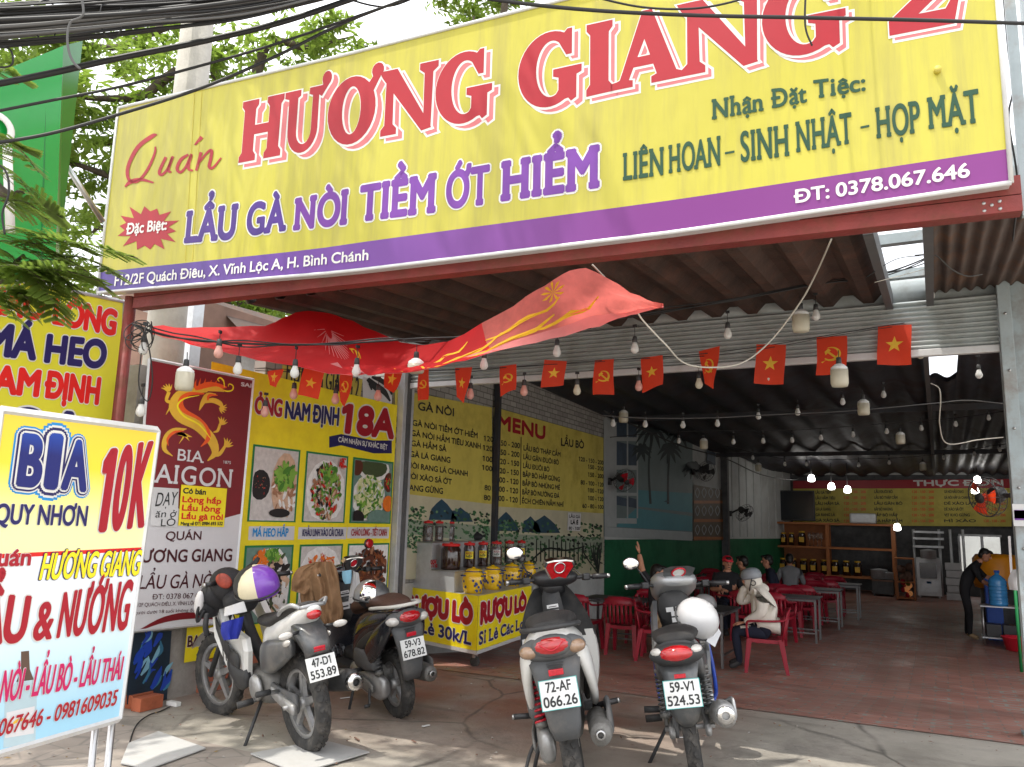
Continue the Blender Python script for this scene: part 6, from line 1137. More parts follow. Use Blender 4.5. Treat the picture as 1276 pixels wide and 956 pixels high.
def bars(t, S, x, z, half, grip, rise=.0, back=.06):
    for s, e in ((1, .05), (-1, .05), (1, .03)):
        m_ = MB(); m_.tube(spline([S @ V((x, s*half*.6, z)), S @ V((x+.1, s*half*.45, z+e)), S @ V((x+.14, s*.08, z-.04)), V((x+.1, s*.03, z-.28))], 5), .0045, 5); m_.build('control_cable', ['black'], t, local=True)
    for s in (1, -1):
        m_ = MB(); m_.tube(spline([(x, s*.08, z), (x-.01, s*half*.6, z+rise), (x-back, s*half, z+rise*.9)], 5), .012, 8, 0, True, S); m_.tube([V((x-back*.72, s*half*.72, z+rise)), V((x-back, s*half, z+rise*.9))], .018, 10, 0, True, S); m_.tube([V((x-back, s*half, z+rise*.9)), V((x-back*1.04, s*(half+.02), z+rise*.9))], .014, 10, 1, True, S)
        m_.box((x-.02, s*half*.62, z+rise), (.05, .05, .045), 0, S, .01); o = m_.build('handlebar', [grip, 'steel'], t, local=True)
        m_ = MB(); m_.tube(spline([(x+.03, s*half*.6, z+rise), (x+.035, s*half*.8, z+rise-.01), (x+.0, s*half*1.0, z+rise-.02)], 4), .006, 6, 0, True, S); m_.build('lever', ['steel'], o, local=True)
def steer(x, z, a): return M4.Translation(V((x, 0, z))) @ M4.Rotation(R_(18), 4, 'Y') @ M4.Rotation(a, 4, 'Z') @ M4.Rotation(R_(-18), 4, 'Y') @ M4.Translation(V((-x, 0, -z)))
def arch(t, name, c, r, w, a0, a1, mats, S=None, drop=.35):
    rows = []
    for i in range(13):
        a = R_(a0+(a1-a0)*i/12); row = []
        for j in range(9): b = -1+2*j/8; rr = r-drop*w*b*b; row.append(V((c[0]+rr*math.cos(a), c[1]+w*b, c[2]+rr*math.sin(a))))
        rows.append(row)
    m_ = MB(); m_.grid(rows, 0, S); return m_.build(name, mats, t, local=True)
def stand(t, a, b):
    m_ = MB(); m_.tube([a, b], .011, 8); m_.box((b[0], b[1], b[2]), (.07, .045, .012), 0); return m_.build('side_stand', ['satin_black'], t, local=True)
def scooter(label, loc, head, lean, P):
    t = thing('scooter', label, 'motorbike', loc, (R_(-lean), 0, head), None, P.get('sc', 1)); L_ = lambda mb, n, m, p=None: mb.build(n, m, p or t, local=True)
    S = steer(.98, .8, R_(P['steer'])); wb = 1.27; mc = P['paint']
    wheel(t, 'rear_wheel', (0, 0, .25), .25, .05, .165, 5); wheel(t, 'front_wheel', (wb, 0, .25), .25, .043, .168, 5, S, True)
    body = MB(); body.secs([(-.35, 0, .80, .06, .035), (-.27, 0, .79, .125, .07), (-.08, 0, .745, .16, .11), (.14, 0, .69, .168, .14), (.32, 0, .61, .16, .16), (.48, 0, .5, .135, .16), (.57, 0, .4, .1, .12)]); b = L_(body, 'body_shell', [mc])
    m_ = MB()
    for s in (1, -1): m_.secs([(-.2, s*.145, .7, .02, .02), (0, s*.163, .64, .02, .035), (.25, s*.158, .52, .022, .05), (.45, s*.13, .4, .02, .05)], 0, None, 10)
    L_(m_, 'lower_trim', ['satin_black'], b)
    m_ = MB()
    for s in (1, -1): m_.secs([(-.3, s*.125, .765, .02, .05), (-.22, s*.152, .69, .026, .085), (-.1, s*.168, .6, .026, .11), (.06, s*.172, .5, .022, .1), (.2, s*.16, .42, .016, .05)], 0, None, 12, 2.6)
    L_(m_, 'side_fairing', [mc], b)
    m_ = MB()
    for s in (1, -1): m_.tube(spline([(-.3, s*.137, .79), (-.1, s*.163, .74), (.14, s*.172, .68), (.34, s*.162, .6)], 5), .0028, 4)
    L_(m_, 'panel_seam', ['ink'], b)
    m_ = MB(); m_.secs([(-.24, 0, .862, .085, .028), (-.1, 0, .872, .125, .045), (.08, 0, .868, .142, .05), (.26, 0, .835, .142, .05), (.48, 0, .8, .12, .05), (.6, 0, .755, .07, .05)], 0, None, 18, 2.3); L_(m_, 'seat', [P['seat']])
    m_ = MB(); m_.tube(spline([(.02, .15, .835), (-.16, .15, .86), (-.31, .11, .875), (-.35, 0, .878), (-.31, -.11, .875), (-.16, -.15, .86), (.02, -.15, .835)], 5), .013, 8); L_(m_, 'grab_rail', [P['rail']])
    m_ = MB(); m_.bx(.52, .93, -.165, .165, .27, .325, 0, None, .015); m_.secs([(.4, 0, .36, .1, .08), (.6, 0, .345, .06, .05), (.86, 0, .36, .07, .06)], 0, None, 12); L_(m_, 'floorboard', ['satin_black'])
    # leg shield: painted outer shell and darker inner panel
    def shield(off, wmul, z0, z1, n=11):
        rows = []
        for i in range(n):
            f = i/(n-1); z = z0+(z1-z0)*f; g = (z-.24)/.78; w = wmul*(.10+.15*math.sin(math.pi*min(1, max(.0, g*.92+.12)))**.8); row = []
            for j in range(13): y = -1+2*j/12; row.append(V((1.0-.10*g*.6-.02+off+.085*(1-abs(y)**2.2), y*w, z)))
            rows.append(row)
        return rows
    m_ = MB(); m_.grid(shield(0, 1.0, .24, 1.0)); ls = L_(m_, 'leg_shield', [mc]); m_ = MB(); m_.grid(shield(-.03, .97, .3, .68)); m_.grid([[a_, b_] for a_, b_ in zip([r[0] for r in shield(-.03, .97, .3, .68)], [r[0] for r in shield(0, 1, .3, .68)])]); m_.grid([[a_, b_] for a_, b_ in zip([r[-1] for r in shield(-.03, .97, .3, .68)], [r[-1] for r in shield(0, 1, .3, .68)])]); L_(m_, 'inner_panel', [P['inner_low']], ls)
    m_ = MB(); m_.grid(shield(-.035, 1.02, .64, .985)); r0, r1 = shield(-.035, 1.02, .64, .985), shield(0, 1, .64, .985); m_.grid([[p[0], q[0]] for p, q in zip(r0, r1)]); m_.grid([[p[-1], q[-1]] for p, q in zip(r0, r1)]); m_.secs([(.9, 0, .8, .07, .2), (.96, 0, .82, .06, .18)], 0, None, 10); L_(m_, 'glove_panel', ['satin_black'], ls)
    for y0, z0, w, h in ((0, .86, .075, .022), (0, .83, .075, .012), (.005, .745, .075, .06), (-.085, .77, .055, .05)):
        m_ = MB(); m_.box((.892, y0, z0), (.006, w, h)); m_.box((.8885, y0, z0-h*.1), (.003, w*.7, h*.22), 1); L_(m_, 'sticker', ['sticker', 'ink'], ls)
    # handlebar unit
    m_ = MB(); m_.ell((.93, 0, 1.035), (.1, .165, .062), 0, S); m_.ell((.96, 0, .98), (.08, .1, .07), 0, S); hc = L_(m_, 'handlebar_cover', [P['cover']]); m_ = MB()
    X = S @ M4.Translation(V((.825, 0, 1.085))) @ M4.Rotation(R_(-26), 4, 'Y')
    oc = [(0, -.085), (.05, -.055), (.098, .03), (.085, .062), (.04, .07), (-.04, .07), (-.085, .062), (-.098, .03), (-.05, -.055)]
    ring = [V((0, a_, c_)) for a_, c_ in oc]; m_.loft([[q*1.12+V((.03, 0, 0)) for q in ring], [q*1.1+V((-.006, 0, 0)) for q in ring], [q*.98+V((-.01, 0, 0)) for q in ring]], 0, X, True, False); m_.poly([q*.95+V((-.0115, 0, 0)) for q in ring], 1, X); m_.torus(.036, .005, 24, 6, 0, X @ M4.Translation(V((-.014, 0, .025))) @ M4.Rotation(R_(90), 4, 'Y')); m_.poly([V((-.0125, .033*math.cos(i*.3927), .025+.033*math.sin(i*.3927))) for i in range(16)], 2, X); L_(m_, 'dashboard', ['chrome', P['dash'], 'reflector'], hc)
    bars(t, S, .91, 1.03, .335, 'black', 0, .07)
    for s, g in P['mirrors']: mirror(t, S, (.93, s*.17, 1.05), (.9, s*(.27 if s > 0 else .25), 1.05+P.get('mh', .16)), s*-.25, g)
    m_ = MB()
    for s in (1, -1): m_.tube([(1.02, s*.055, .68), (wb, s*.062, .25)], .018, 8, 0, True, S)
    L_(m_, 'front_fork', ['grey_plastic']); arch(t, 'front_fender', (wb, 0, .25), .3, .075, 15, 165, [mc], S)
    # drive side, engine, exhaust
    m_ = MB(); m_.secs([(-.07, .11, .25, .03, .06), (0, .125, .25, .045, .095), (.2, .13, .275, .05, .1), (.42, .13, .295, .05, .09), (.52, .12, .3, .035, .045)], 0, None, 14, 3); dv = L_(m_, 'drive_case', ['alloy']); m_ = MB(); m_.secs([(.0, .19, .25, .008, .03), (.1, .195, .265, .01, .05), (.3, .19, .285, .008, .045)], 0, None, 10); L_(m_, 'case_cover', ['engine'], dv)
    m_ = MB(); m_.secs([(-.02, .15, .43, .03, .05), (.1, .155, .44, .05, .075), (.3, .15, .44, .045, .08), (.36, .14, .43, .03, .05)], 0, None, 12, 3.5); L_(m_, 'air_filter_box', ['grey_plastic'])
    m_ = MB(); m_.secs([(.1, 0, .3, .08, .08), (.3, 0, .34, .1, .12), (.5, 0, .36, .1, .12)], 0, None, 12); L_(m_, 'engine', ['engine'])
    spring(t, (-.02, .135, .3), (.04, .13, .66), .03, [P['spring'], 'engine']); pass
    m_ = MB(); m_.secs([(-.28, -.165, .325, .05, .055), (-.2, -.17, .325, .06, .065), (.0, -.17, .315, .064, .07), (.2, -.16, .3, .055, .06), (.34, -.14, .28, .03, .03)], 0, None, 16, 2.1); m_.tube([(.34, -.14, .28), (.45, -.08, .25), (.5, 0, .28)], .016, 8); ex = L_(m_, 'exhaust', ['engine']); m_ = MB(); m_.lathe([(.016, 0), (.024, 0), (.024, .03), (.016, .03), (.016, 0)], 14, 0, M4.Translation(V((-.31, -.165, .33))) @ M4.Rotation(R_(90), 4, 'Y')); L_(m_, 'tail_pipe', ['steel'], ex)
    m_ = MB(); m_.secs([(-.2, -.222, .36, .012, .06), (.0, -.232, .36, .014, .09), (.22, -.22, .33, .012, .06)], 0, None, 12, 3.2); L_(m_, 'heat_shield', ['grey_plastic'], ex)
    # tail
    m_ = MB(); m_.ell((-.292, 0, .776), (.065, .172, .066), 0, None, 20, 12); m_.ell((-.322, 0, .788), (.058, .112, .058), 0, None, 18, 10); ts = L_(m_, 'tail_surround', ['grey_plastic']); m_ = MB(); m_.ell((-.33, 0, .79), (.057, .1, .05)); tl = L_(m_, 'tail_light', ['red_lens'], ts); m_ = MB(); m_.tube(spline([(-.372, .06, .805), (-.392, 0, .775), (-.372, -.06, .805)], 5), .004, 6); L_(m_, 'lens_rib', ['reflector'], ts)
    for s in (1, -1): m_ = MB(); m_.ell((-.305, s*.118, .77), (.055, .052, .036), 0, None, 14, 9, (0, s*.0, s*.5)); L_(m_, 'turn_signal', [P['signal']])
    m_ = MB(); m_.loft([[V((x0+dx, s*w, z)) for dx, s in ((0, -1), (-.02, -.75), (-.02, .75), (0, 1), (.07, .8), (.07, -.8))] for x0, z, w in ((-.29, .725, .135), (-.31, .66, .12), (-.325, .56, .1), (-.33, .47, .088), (-.325, .4, .08), (-.3, .335, .06))], 0); tp_ = L_(m_, 'rear_mudguard', ['grey_plastic']); m_ = MB(); m_.box((-.352, 0, .665), (.014, .075, .03), 0, None, .004); L_(m_, 'reflector', ['reflector'], tp_)
    m_ = MB()
    for k in range(3): m_.box((-.335, 0, .705-k*.014), (.008, .09-k*.012, .005))
    L_(m_, 'vent_rib', ['satin_black'], tp_)
    plate(t, (-.366, 0, .565), R_(13), P['p1'], P['p2'], P.get('edge'))
    stand(t, (.42, .15, .26), (.38, .25, .02)); m_ = MB(); m_.tube(spline([(.08, .17, .28), (.0, .22, .22), (-.06, .25, .16)], 4), .01, 6); m_.tube([(-.06, .25, .16), (-.06, .29, .16)], .013, 8); L_(m_, 'kick_starter', ['satin_black'])
    for s in (1, -1): m_ = MB(); m_.tube([(.2, s*.15, .36), (.16, s*.29, .38)], .016, 8); m_.tube([(.16, s*.29, .38), (.157, s*.3, .381)], .014, 8, 1); L_(m_, 'passenger_peg', ['black', 'steel'])
    return t
def underbone(label, loc, head, lean, P):
    t = thing('underbone_motorbike', label, 'motorbike', loc, (R_(-lean), 0, head), None, P.get('sc', 1)); L_ = lambda mb, n, m, p=None: mb.build(n, m, p or t, local=True)
    S = steer(.95, .8, R_(P['steer'])); wb = 1.25; sp = P['sport']; mc = P['paint']; r = .295; w = .047 if sp else .038
    def L_(mb, n, m, p=None):
        if sp and n in ('tail_cowl', 'seat', 'grab_rail', 'tail_light', 'rear_mudguard', 'reflector', 'turn_signal'):
            for q in mb.v:
                if q.x < 0: q.x *= .6
        return mb.build(n, m, p or t, local=True)
    wheel(t, 'rear_wheel', (0, 0, r), r, w, r-.085, 5 if sp else 3, None, sp); wheel(t, 'front_wheel', (wb, 0, r), r, w*.8, r-.075, 5 if sp else 3, S, True)
    m_ = MB()
    if sp: m_.secs([(-.40, 0, .9, .035, .02), (-.3, 0, .87, .075, .045), (-.12, 0, .82, .1, .075), (.1, 0, .75, .115, .09), (.3, 0, .68, .11, .1), (.42, 0, .6, .08, .08)])
    else: m_.secs([(-.34, 0, .74, .08, .04), (-.25, 0, .735, .12, .07), (-.05, 0, .71, .13, .09), (.15, 0, .66, .13, .1), (.35, 0, .58, .12, .12), (.48, 0, .5, .09, .1)])
    b = L_(m_, 'tail_cowl', [mc])
    m_ = MB()
    if sp: m_.secs([(-.28, 0, .915, .07, .022), (-.1, 0, .885, .11, .035), (.06, 0, .84, .12, .04), (.2, 0, .79, .13, .045), (.42, 0, .77, .1, .04), (.52, 0, .76, .06, .03)], 0, None, 18, 2.3)
    else: m_.secs([(-.26, 0, .805, .1, .03), (-.1, 0, .815, .13, .045), (.15, 0, .79, .13, .045), (.4, 0, .77, .1, .045), (.5, 0, .75, .06, .04)], 0, None, 18, 2.3)
    L_(m_, 'seat', ['seat_black'])
    if sp:
        m_ = MB()
        for s in (1, -1): m_.secs([(-.36, s*.08, .915, .012, .012), (-.28, s*.115, .935, .014, .014), (-.12, s*.13, .905, .014, .014), (.0, s*.128, .865, .012, .012)], 0, None, 8)
        m_.tube(spline([(-.36, .08, .915), (-.385, 0, .92), (-.36, -.08, .915)], 4), .012, 8); L_(m_, 'grab_rail', ['bike_silver'])
    # side panels, frame, engine
    m_ = MB()
    for s in (1, -1): m_.secs([(-.1, s*.1, .67, .025, .05), (.1, s*.12, .6, .03, .1), (.28, s*.12, .56, .03, .1), (.38, s*.1, .52, .02, .06)], 0, None, 12, 3)
    L_(m_, 'side_panel', ['bike_grey' if sp else mc])
    m_ = MB(); m_.tube(spline([(.3, 0, .55), (.55, 0, .45), (.8, 0, .62), (.92, 0, .8)], 6), .04, 10); L_(m_, 'frame_spine', ['satin_black'])
    m_ = MB(); m_.secs([(.28, 0, .35, .1, .09), (.42, 0, .34, .13, .12), (.6, 0, .34, .12, .11), (.72, 0, .36, .07, .07)], 0, None, 14, 3); en = L_(m_, 'engine', ['engine'])
    for s in (1, -1): m_ = MB(); m_.lathe([(0, .03), (.075, .03), (.085, .015), (.085, 0)], 20, 0, M4.Translation(V((.42, s*.13, .35))) @ M4.Rotation(R_(-90*s), 4, 'X')); L_(m_, 'crankcase_cover', ['alloy'], en)
    # leg shields
    m_ = MB()
    for s in (1, -1):
        if sp: outl = [(.55, .36), (.7, .30), (.86, .42), (1.02, .62), (1.1, .82), (1.0, .9), (.86, .74), (.7, .7), (.5, .66), (.46, .58)]
        else: outl = [(.62, .3), (.84, .26), (.98, .4), (1.04, .62), (1.06, .86), (.96, .92), (.8, .7), (.64, .6), (.56, .46)]
        ring = [V((x, s*(.09+.10*(1-abs(z-.58)*1.3)*(.5+x*.45)), z)) for x, z in outl]; m_.poly(ring, 0, None, .0) if False else m_.loft([[p+V((0, s*.018, 0))+(sum(ring, V((0, 0, 0)))/len(ring)-p)*.12 for p in ring], ring, [p-V((0, s*.03, 0)) for p in ring]], 0, None, True, False)
    ls = L_(m_, 'leg_shield', [mc])
    m_ = MB()
    for s in (1, -1):
        if sp: m_.secs([(.58, s*.185, .5, .008, .05), (.75, s*.2, .56, .008, .06), (.95, s*.19, .72, .008, .05)], 0, None, 8); m_.secs([(.52, s*.15, .4, .02, .06), (.66, s*.16, .38, .02, .08), (.82, s*.16, .45, .02, .05)], 0, None, 8)
        else: m_.tube(spline([(.64, s*.16, .3), (.86, s*.185, .32), (1.0, s*.19, .5), (1.05, s*.165, .8)], 5), .014, 6)
    L_(m_, 'shield_trim', ['satin_black' if sp else 'blue_trim'], ls)
    if not sp:
        m_ = MB()
        for s in (1, -1): m_.secs([(-.15, s*.128, .735, .004, .01), (.1, s*.135, .7, .004, .014), (.32, s*.13, .62, .004, .012)], 0, None, 8)
        L_(m_, 'blue_decal', ['blue_trim'], b)
    if sp:
        m_ = MB()
        for s in (1, -1): Q = M4.Translation(V((.74, s*.222, .5))) @ M4.Rotation(R_(0 if s < 0 else 180), 4, 'Z') @ M4.Rotation(R_(90), 4, 'X'); vs, fs = glyphs('IF'); m_.add([V((q.x*.22-.05, q.y*.2, 0)) for q in vs], fs, 0, False, Q)
        L_(m_, 'side_lettering', ['ink'], ls)
    # front: cowl, bars, fork
    m_ = MB()
    if sp: m_.secs([(.86, 0, .93, .09, .06), (.97, 0, .95, .13, .09), (1.08, 0, .92, .12, .1), (1.2, 0, .84, .06, .05)], 0, S, 14)
    else: m_.secs([(.8, 0, 1.045, .09, .03), (.86, 0, 1.045, .14, .055), (.96, 0, 1.02, .16, .085), (1.08, 0, .98, .13, .09), (1.15, 0, .95, .07, .05)], 0, S, 16, 3)
    hc = L_(m_, 'headlight_cowl', ['bike_black' if sp else 'bike_silver'])
    X = S @ M4.Translation(V((.80, 0, 1.1 if not sp else 1.0))) @ M4.Rotation(R_(-50), 4, 'Y'); m_ = MB()
    m_.poly([V((-.004, y, z)) for y, z in ((-.1, -.02), (-.07, -.05), (.07, -.05), (.1, -.02), (.11, .05), (.06, .075), (-.06, .075), (-.11, .05))], 0, X); m_.torus(.045, .006, 26, 6, 2, X @ M4.Translation(V((-.008, 0, .012))) @ M4.Rotation(R_(90), 4, 'Y')); m_.poly([V((-.0065, .042*math.cos(i*.349), .012+.042*math.sin(i*.349))) for i in range(18)], 1, X); L_(m_, 'dashboard', ['bike_grey', 'plate_white', 'reflector'], hc)
    bars(t, S, .92, 1.0 if not sp else .98, .34, 'black', .02, .07)
    for s in P['mirrors']: mirror(t, S, (.92, s*.18, 1.03), (.9, s*.3, 1.03+P.get('mh', .17)), s*-.2)
    if not sp:
        m_ = MB(); m_.secs([(.86, 0, .88, .1, .1), (.96, 0, .84, .12, .14), (1.02, 0, .8, .1, .12)], 0, None, 12); L_(m_, 'inner_fairing', ['satin_black'])
        for y, z in ((.03, .86), (-.035, .86), (0, .83), (.0, .79)): m_ = MB(); m_.box((.848, y, z), (.006, .05, .03)); L_(m_, 'sticker', ['sticker'], ls)
    m_ = MB()
    for s in (1, -1): m_.tube([(.98, s*.07, .78), (wb, s*.075, r)], .02, 8, 0, True, S)
    L_(m_, 'front_fork', ['satin_black']); arch(t, 'front_fender', (wb, 0, r), r+.045, .07, 30, 160, [mc if sp else 'bike_silver'], S)
    # swing arm, shocks, chain case, exhaust
    m_ = MB()
    for s in (1, -1): m_.secs([(-.07, s*.1, r-.01, .018, .03), (.0, s*.1, r, .018, .035), (.2, s*.09, r+.03, .02, .04), (.36, s*.07, r+.06, .02, .035)], 0, None, 10, 3.5)
    m_.tube([(0, -.14, r), (0, .14, r)], .014, 8); L_(m_, 'swing_arm', ['alloy'])
    m_ = MB(); m_.secs([(-.06, .075, r+.02, .016, .06), (.15, .08, r+.03, .016, .055), (.36, .085, r+.05, .016, .06)], 0, None, 10, 3.5); L_(m_, 'chain_case', ['grey_plastic'])
    if not sp:
        for s in (1, -1): spring(t, (-.01, s*.125, r+.02), (.06, s*.125, .66), .028, ['bike_grey', 'engine'], 9)
        m_ = MB(); m_.secs([(-.42, -.2, .43, .04, .05), (-.38, -.2, .425, .055, .065), (-.15, -.185, .39, .058, .07), (.1, -.165, .34, .05, .055), (.25, -.15, .3, .025, .025)], 0, None, 16, 2.1); m_.tube(spline([(.25, -.15, .3), (.45, -.12, .22), (.68, -.05, .26)], 5), .016, 8); ex = L_(m_, 'exhaust', ['alloy']); m_ = MB(); m_.lathe([(.02, 0), (.045, 0), (.048, .02), (.02, .03), (.02, 0)], 16, 0, M4.Translation(V((-.435, -.2, .432))) @ M4.Rotation(R_(90), 4, 'Y')); L_(m_, 'tail_pipe', ['chrome'], ex); m_ = MB(); m_.secs([(-.36, -.252, .45, .008, .05), (-.15, -.245, .41, .008, .06), (.1, -.215, .36, .008, .04)], 0, None, 10, 3); L_(m_, 'heat_shield', ['bike_silver'], ex)
    else:
        m_ = MB(); m_.secs([(-.3, -.2, .42, .045, .05), (-.25, -.2, .42, .058, .066), (-.05, -.19, .39, .06, .07), (.15, -.17, .34, .045, .05), (.28, -.15, .3, .025, .025)], 0, None, 16, 2.1); m_.tube(spline([(.28, -.15, .3), (.45, -.12, .22), (.66, -.05, .26)], 5), .017, 8); ex = L_(m_, 'exhaust', ['satin_black']); m_ = MB(); m_.lathe([(.022, -.01), (.05, -.01), (.056, .03), (.022, .04), (.022, -.01)], 18, 0, M4.Translation(V((-.315, -.2, .42))) @ M4.Rotation(R_(90), 4, 'Y')); L_(m_, 'tail_pipe', ['chrome'], ex)
    # tail
    if sp:
        m_ = MB(); m_.ell((-.385, 0, .865), (.04, .05, .03)); L_(m_, 'tail_light', ['red_lens'])
        m_ = MB(); m_.loft([[V((x0+dx, s*w_, z+dz)) for dx, s, dz in ((0, -1, 0), (-.03, -.7, .02), (-.03, .7, .02), (0, 1, 0), (.05, .9, -.05), (.05, -.9, -.05))] for x0, z, w_ in ((-.18, .8, .1), (-.3, .76, .1), (-.4, .7, .085), (-.43, .64, .08))], 0); m_.loft([[V((x0, s*w_, z)) for x0, s in ((x0, -1), (x0-.015, 0), (x0, 1), (x0+.02, 0))] for x0, z, w_ in ((-.42, .62, .07), (-.43, .5, .07), (-.4, .42, .05))], 0); fm = L_(m_, 'rear_mudguard', ['bike_grey']); m_ = MB(); m_.box((-.452, 0, .665), (.014, .075, .03), 0, None, .004); L_(m_, 'reflector', ['reflector'], fm)
        plate(t, (-.29, 0, .555), R_(20), P['p1'], P['p2'], P.get('edge'))
        for s in (1, -1): m_ = MB(); m_.tube([(-.3, s*.08, .77), (-.33, s*.14, .77)], .012, 6, 1); m_.ell((-.345, s*.18, .77), (.03, .05, .022), 0, None, 12, 8, (0, 0, s*.3)); L_(m_, 'turn_signal', ['clear_lens', 'black'])
        for s in (1, -1): m_ = MB(); m_.ell((-.1, s*.135, .7), (.06, .012, .02), 0, None, 12, 8, (0, .3, 0)); L_(m_, 'side_marker', ['clear_lens'])
    else:
        m_ = MB(); m_.ell((-.29, 0, .735), (.085, .15, .062), 0, None, 20, 10); tl = L_(m_, 'tail_surround', ['satin_black']); m_ = MB(); m_.ell((-.325, 0, .742), (.06, .105, .046)); L_(m_, 'tail_light', ['red_lens'], tl)
        for s in (1, -1): m_ = MB(); m_.ell((-.315, s*.105, .755), (.045, .03, .024), 0, None, 12, 8, (0, 0, s*.6)); L_(m_, 'turn_signal', ['clear_lens'], tl)
        m_ = MB(); m_.loft([[V((x0+dx, s*w_, z)) for dx, s in ((0, -1), (-.025, -.6), (-.025, .6), (0, 1), (.06, .8), (.06, -.8))] for x0, z, w_ in ((-.27, .69, .11), (-.31, .62, .09), (-.325, .52, .085), (-.33, .45, .08), (-.31, .4, .06), (-.28, .365, .03))], 0); fm = L_(m_, 'rear_mudguard', ['bike_grey'])
        m_ = MB(); m_.box((-.35, 0, .632), (.012, .06, .02)); L_(m_, 'reflector', ['reflector'], fm); plate(t, (-.366, 0, .545), R_(13), P['p1'], P['p2'], P.get('edge'))
    for s in (1, -1): m_ = MB(); m_.tube([(.42, s*.1, .27), (.42, s*.26, .27)], .014, 8, 1); m_.tube([(.42, s*.17, .27), (.42, s*.27, .27)], .022, 8); L_(m_, 'foot_peg', ['satin_black', 'steel'])
    for s in (1, -1): m_ = MB(); m_.tube([(.16, s*.1, .36), (.14, s*.24, .38)], .014, 8, 1); m_.tube([(.145, s*.16, .375), (.138, s*.25, .382)], .019, 8); L_(m_, 'passenger_peg', ['satin_black', 'steel'])
    stand(t, (.4, .12, .26), (.3, .3, .015)); return t
def gdir(a, b): d = V(b)-V(a); return math.atan2(d.y, d.x)
g1 = ground(384, 935); g2 = ground(497, 893); g3 = ground(721, 986); g4 = ground(871, 976)
underbone('white and black sporty underbone motorbike beside the dragon poster, bag on its bars', g1, R_(157), 9, dict(sc=1.07, steer=12, sport=True, paint='bike_white', mirrors=(), p1='47-D1', p2='553.89'))
scooter('black scooter with a brown seat under the food poster, plate 59-V3', g2, R_(151), 9, dict(sc=1.04, steer=16, paint='bike_black', seat='seat_brown', rail='offwhite', inner_low='bike_black', cover='bike_black', dash='satin_black', spring='bike_grey', signal='clear_lens', mirrors=((-1, 'red_lens'),), mh=.2, p1='59-V3', p2='678.82'))
scooter('white scooter with black seat and red dashboard in front of the jar cart, plate 72-AF', g3, R_(114), 11, dict(sc=1.12, steer=20, paint='bike_white', seat='seat_black', rail='satin_black', inner_low='bike_white', cover='black', dash='red_lens', spring='reflector', signal='amber_lens', mirrors=((1, 'mirror'),), mh=.16, p1='72-AF', p2='066.26', edge='teal_edge'))
underbone('grey and silver underbone motorbike with a white helmet hung on it, plate 59-V1', g4, R_(106), 9, dict(sc=1.1, steer=16, sport=False, paint='bike_grey', mirrors=(1,), mh=.14, p1='59-V1', p2='524.53', edge='teal_edge'))
# ================================================================== JAR CART
p0 = ground(593, 832); d0 = (p0-EYE).dot(ray(638, 478).normalized())
def vdep(p): return (V(p)-EYE).dot(V((_lat.z, _dep.z, _up.z)))
d0 = vdep(p0); zt0 = dep(594, 744, d0).z; zb0 = dep(592, 815, d0).z
pl0 = dep(507, 737, d0*1.12); pr0 = dep(650, 743, d0*1.16)
av = V((pr0.x-p0.x, pr0.y-p0.y, 0)); bv = V((pl0.x-p0.x, pl0.y-p0.y, 0)); Lb = bv.length; La = Lb*1.35; av.normalize(); bv.normalize()
def ct(u, v, z): return V((p0.x, p0.y, 0))+av*u+bv*v+V((0, 0, z))
crt = thing('drinks_cart', 'white wheeled jar cart with yellow price panels lettered in red and navy', 'cart', p0)
def cbox(mb, u0, u1, v0, v1, z0, z1, m=0): mb.add([ct(u, v, z) for u in (u0, u1) for v in (v0, v1) for z in (z0, z1)], [(0, 1, 3, 2), (4, 6, 7, 5), (0, 4, 5, 1), (2, 3, 7, 6), (0, 2, 6, 4), (1, 5, 7, 3)], m)
vz = lambda x, y, v: dep(x, y, d0*(1+.12*v/Lb)).z
v1, v2 = Lb*.33, Lb*.66; zm, zh = vz(550, 712, v1*1.4), vz(520, 675, Lb*.85)
m_ = MB(); cbox(m_, .01, La, .01, Lb, zb0+.03, zt0-.002); cbox(m_, .02, La-.02, v1, Lb, zt0, zm-.012); cbox(m_, .02, La-.02, v2, Lb, zm-.01, zh-.012); m_.build('cabinet', ['zinc'], crt)
m_ = MB(); cbox(m_, 0, La, v1-.02, v2, zm-.01, zm); cbox(m_, .0, La, v2-.02, Lb+.01, zh-.01, zh); m_.build('shelf_edge', ['steel'], crt)
m_ = MB(); cbox(m_, -.012, La, -.012, Lb, zb0-.01, zb0+.028); m_.build('base_rail', ['frame_white'], crt)
ln = lambda f: None
FL_ = Flat(ct(-.003, Lb, zb0+.03), -bv, V((0, 0, 1))); W_, H_ = Lb-.0, zt0-zb0-.03
FL_.poly([(0, 0), (W_, 0), (W_, H_), (0, H_)], 0, 0)
FL_.text('RƯỢU LÒ', (.03*W_, H_*.53), (.93*W_, H_*.48), H_*.29, H_*.35, 1, .085, 2, .045); FL_.text('Sỉ Lẻ 30k/L', (.04*W_, H_*.17), (.93*W_, H_*.09), H_*.22, H_*.22, 3, .035, 2, .03, serif=True); FL_.mb.build('price_panel', ['ink_yellow', 'ink_red', 'ink_white', 'ink_navy'], crt)
FR = Flat(ct(0, -.003, zb0+.03), av, V((0, 0, 1))); W_ = La
FR.poly([(0, 0), (W_, 0), (W_, H_), (0, H_)], 0, 0)
FR.text('RƯỢU LÒ', (.05*W_, H_*.49), (.88*W_, H_*.53), H_*.35, H_*.29, 1, .085, 2, .045); FR.text('Sỉ Lẻ Các Loại', (.03*W_, H_*.1), (.95*W_, H_*.14), H_*.22, H_*.2, 3, .035, 2, .03, serif=True); FR.mb.build('price_panel', ['ink_yellow', 'ink_red', 'ink_white', 'ink_navy'], crt)
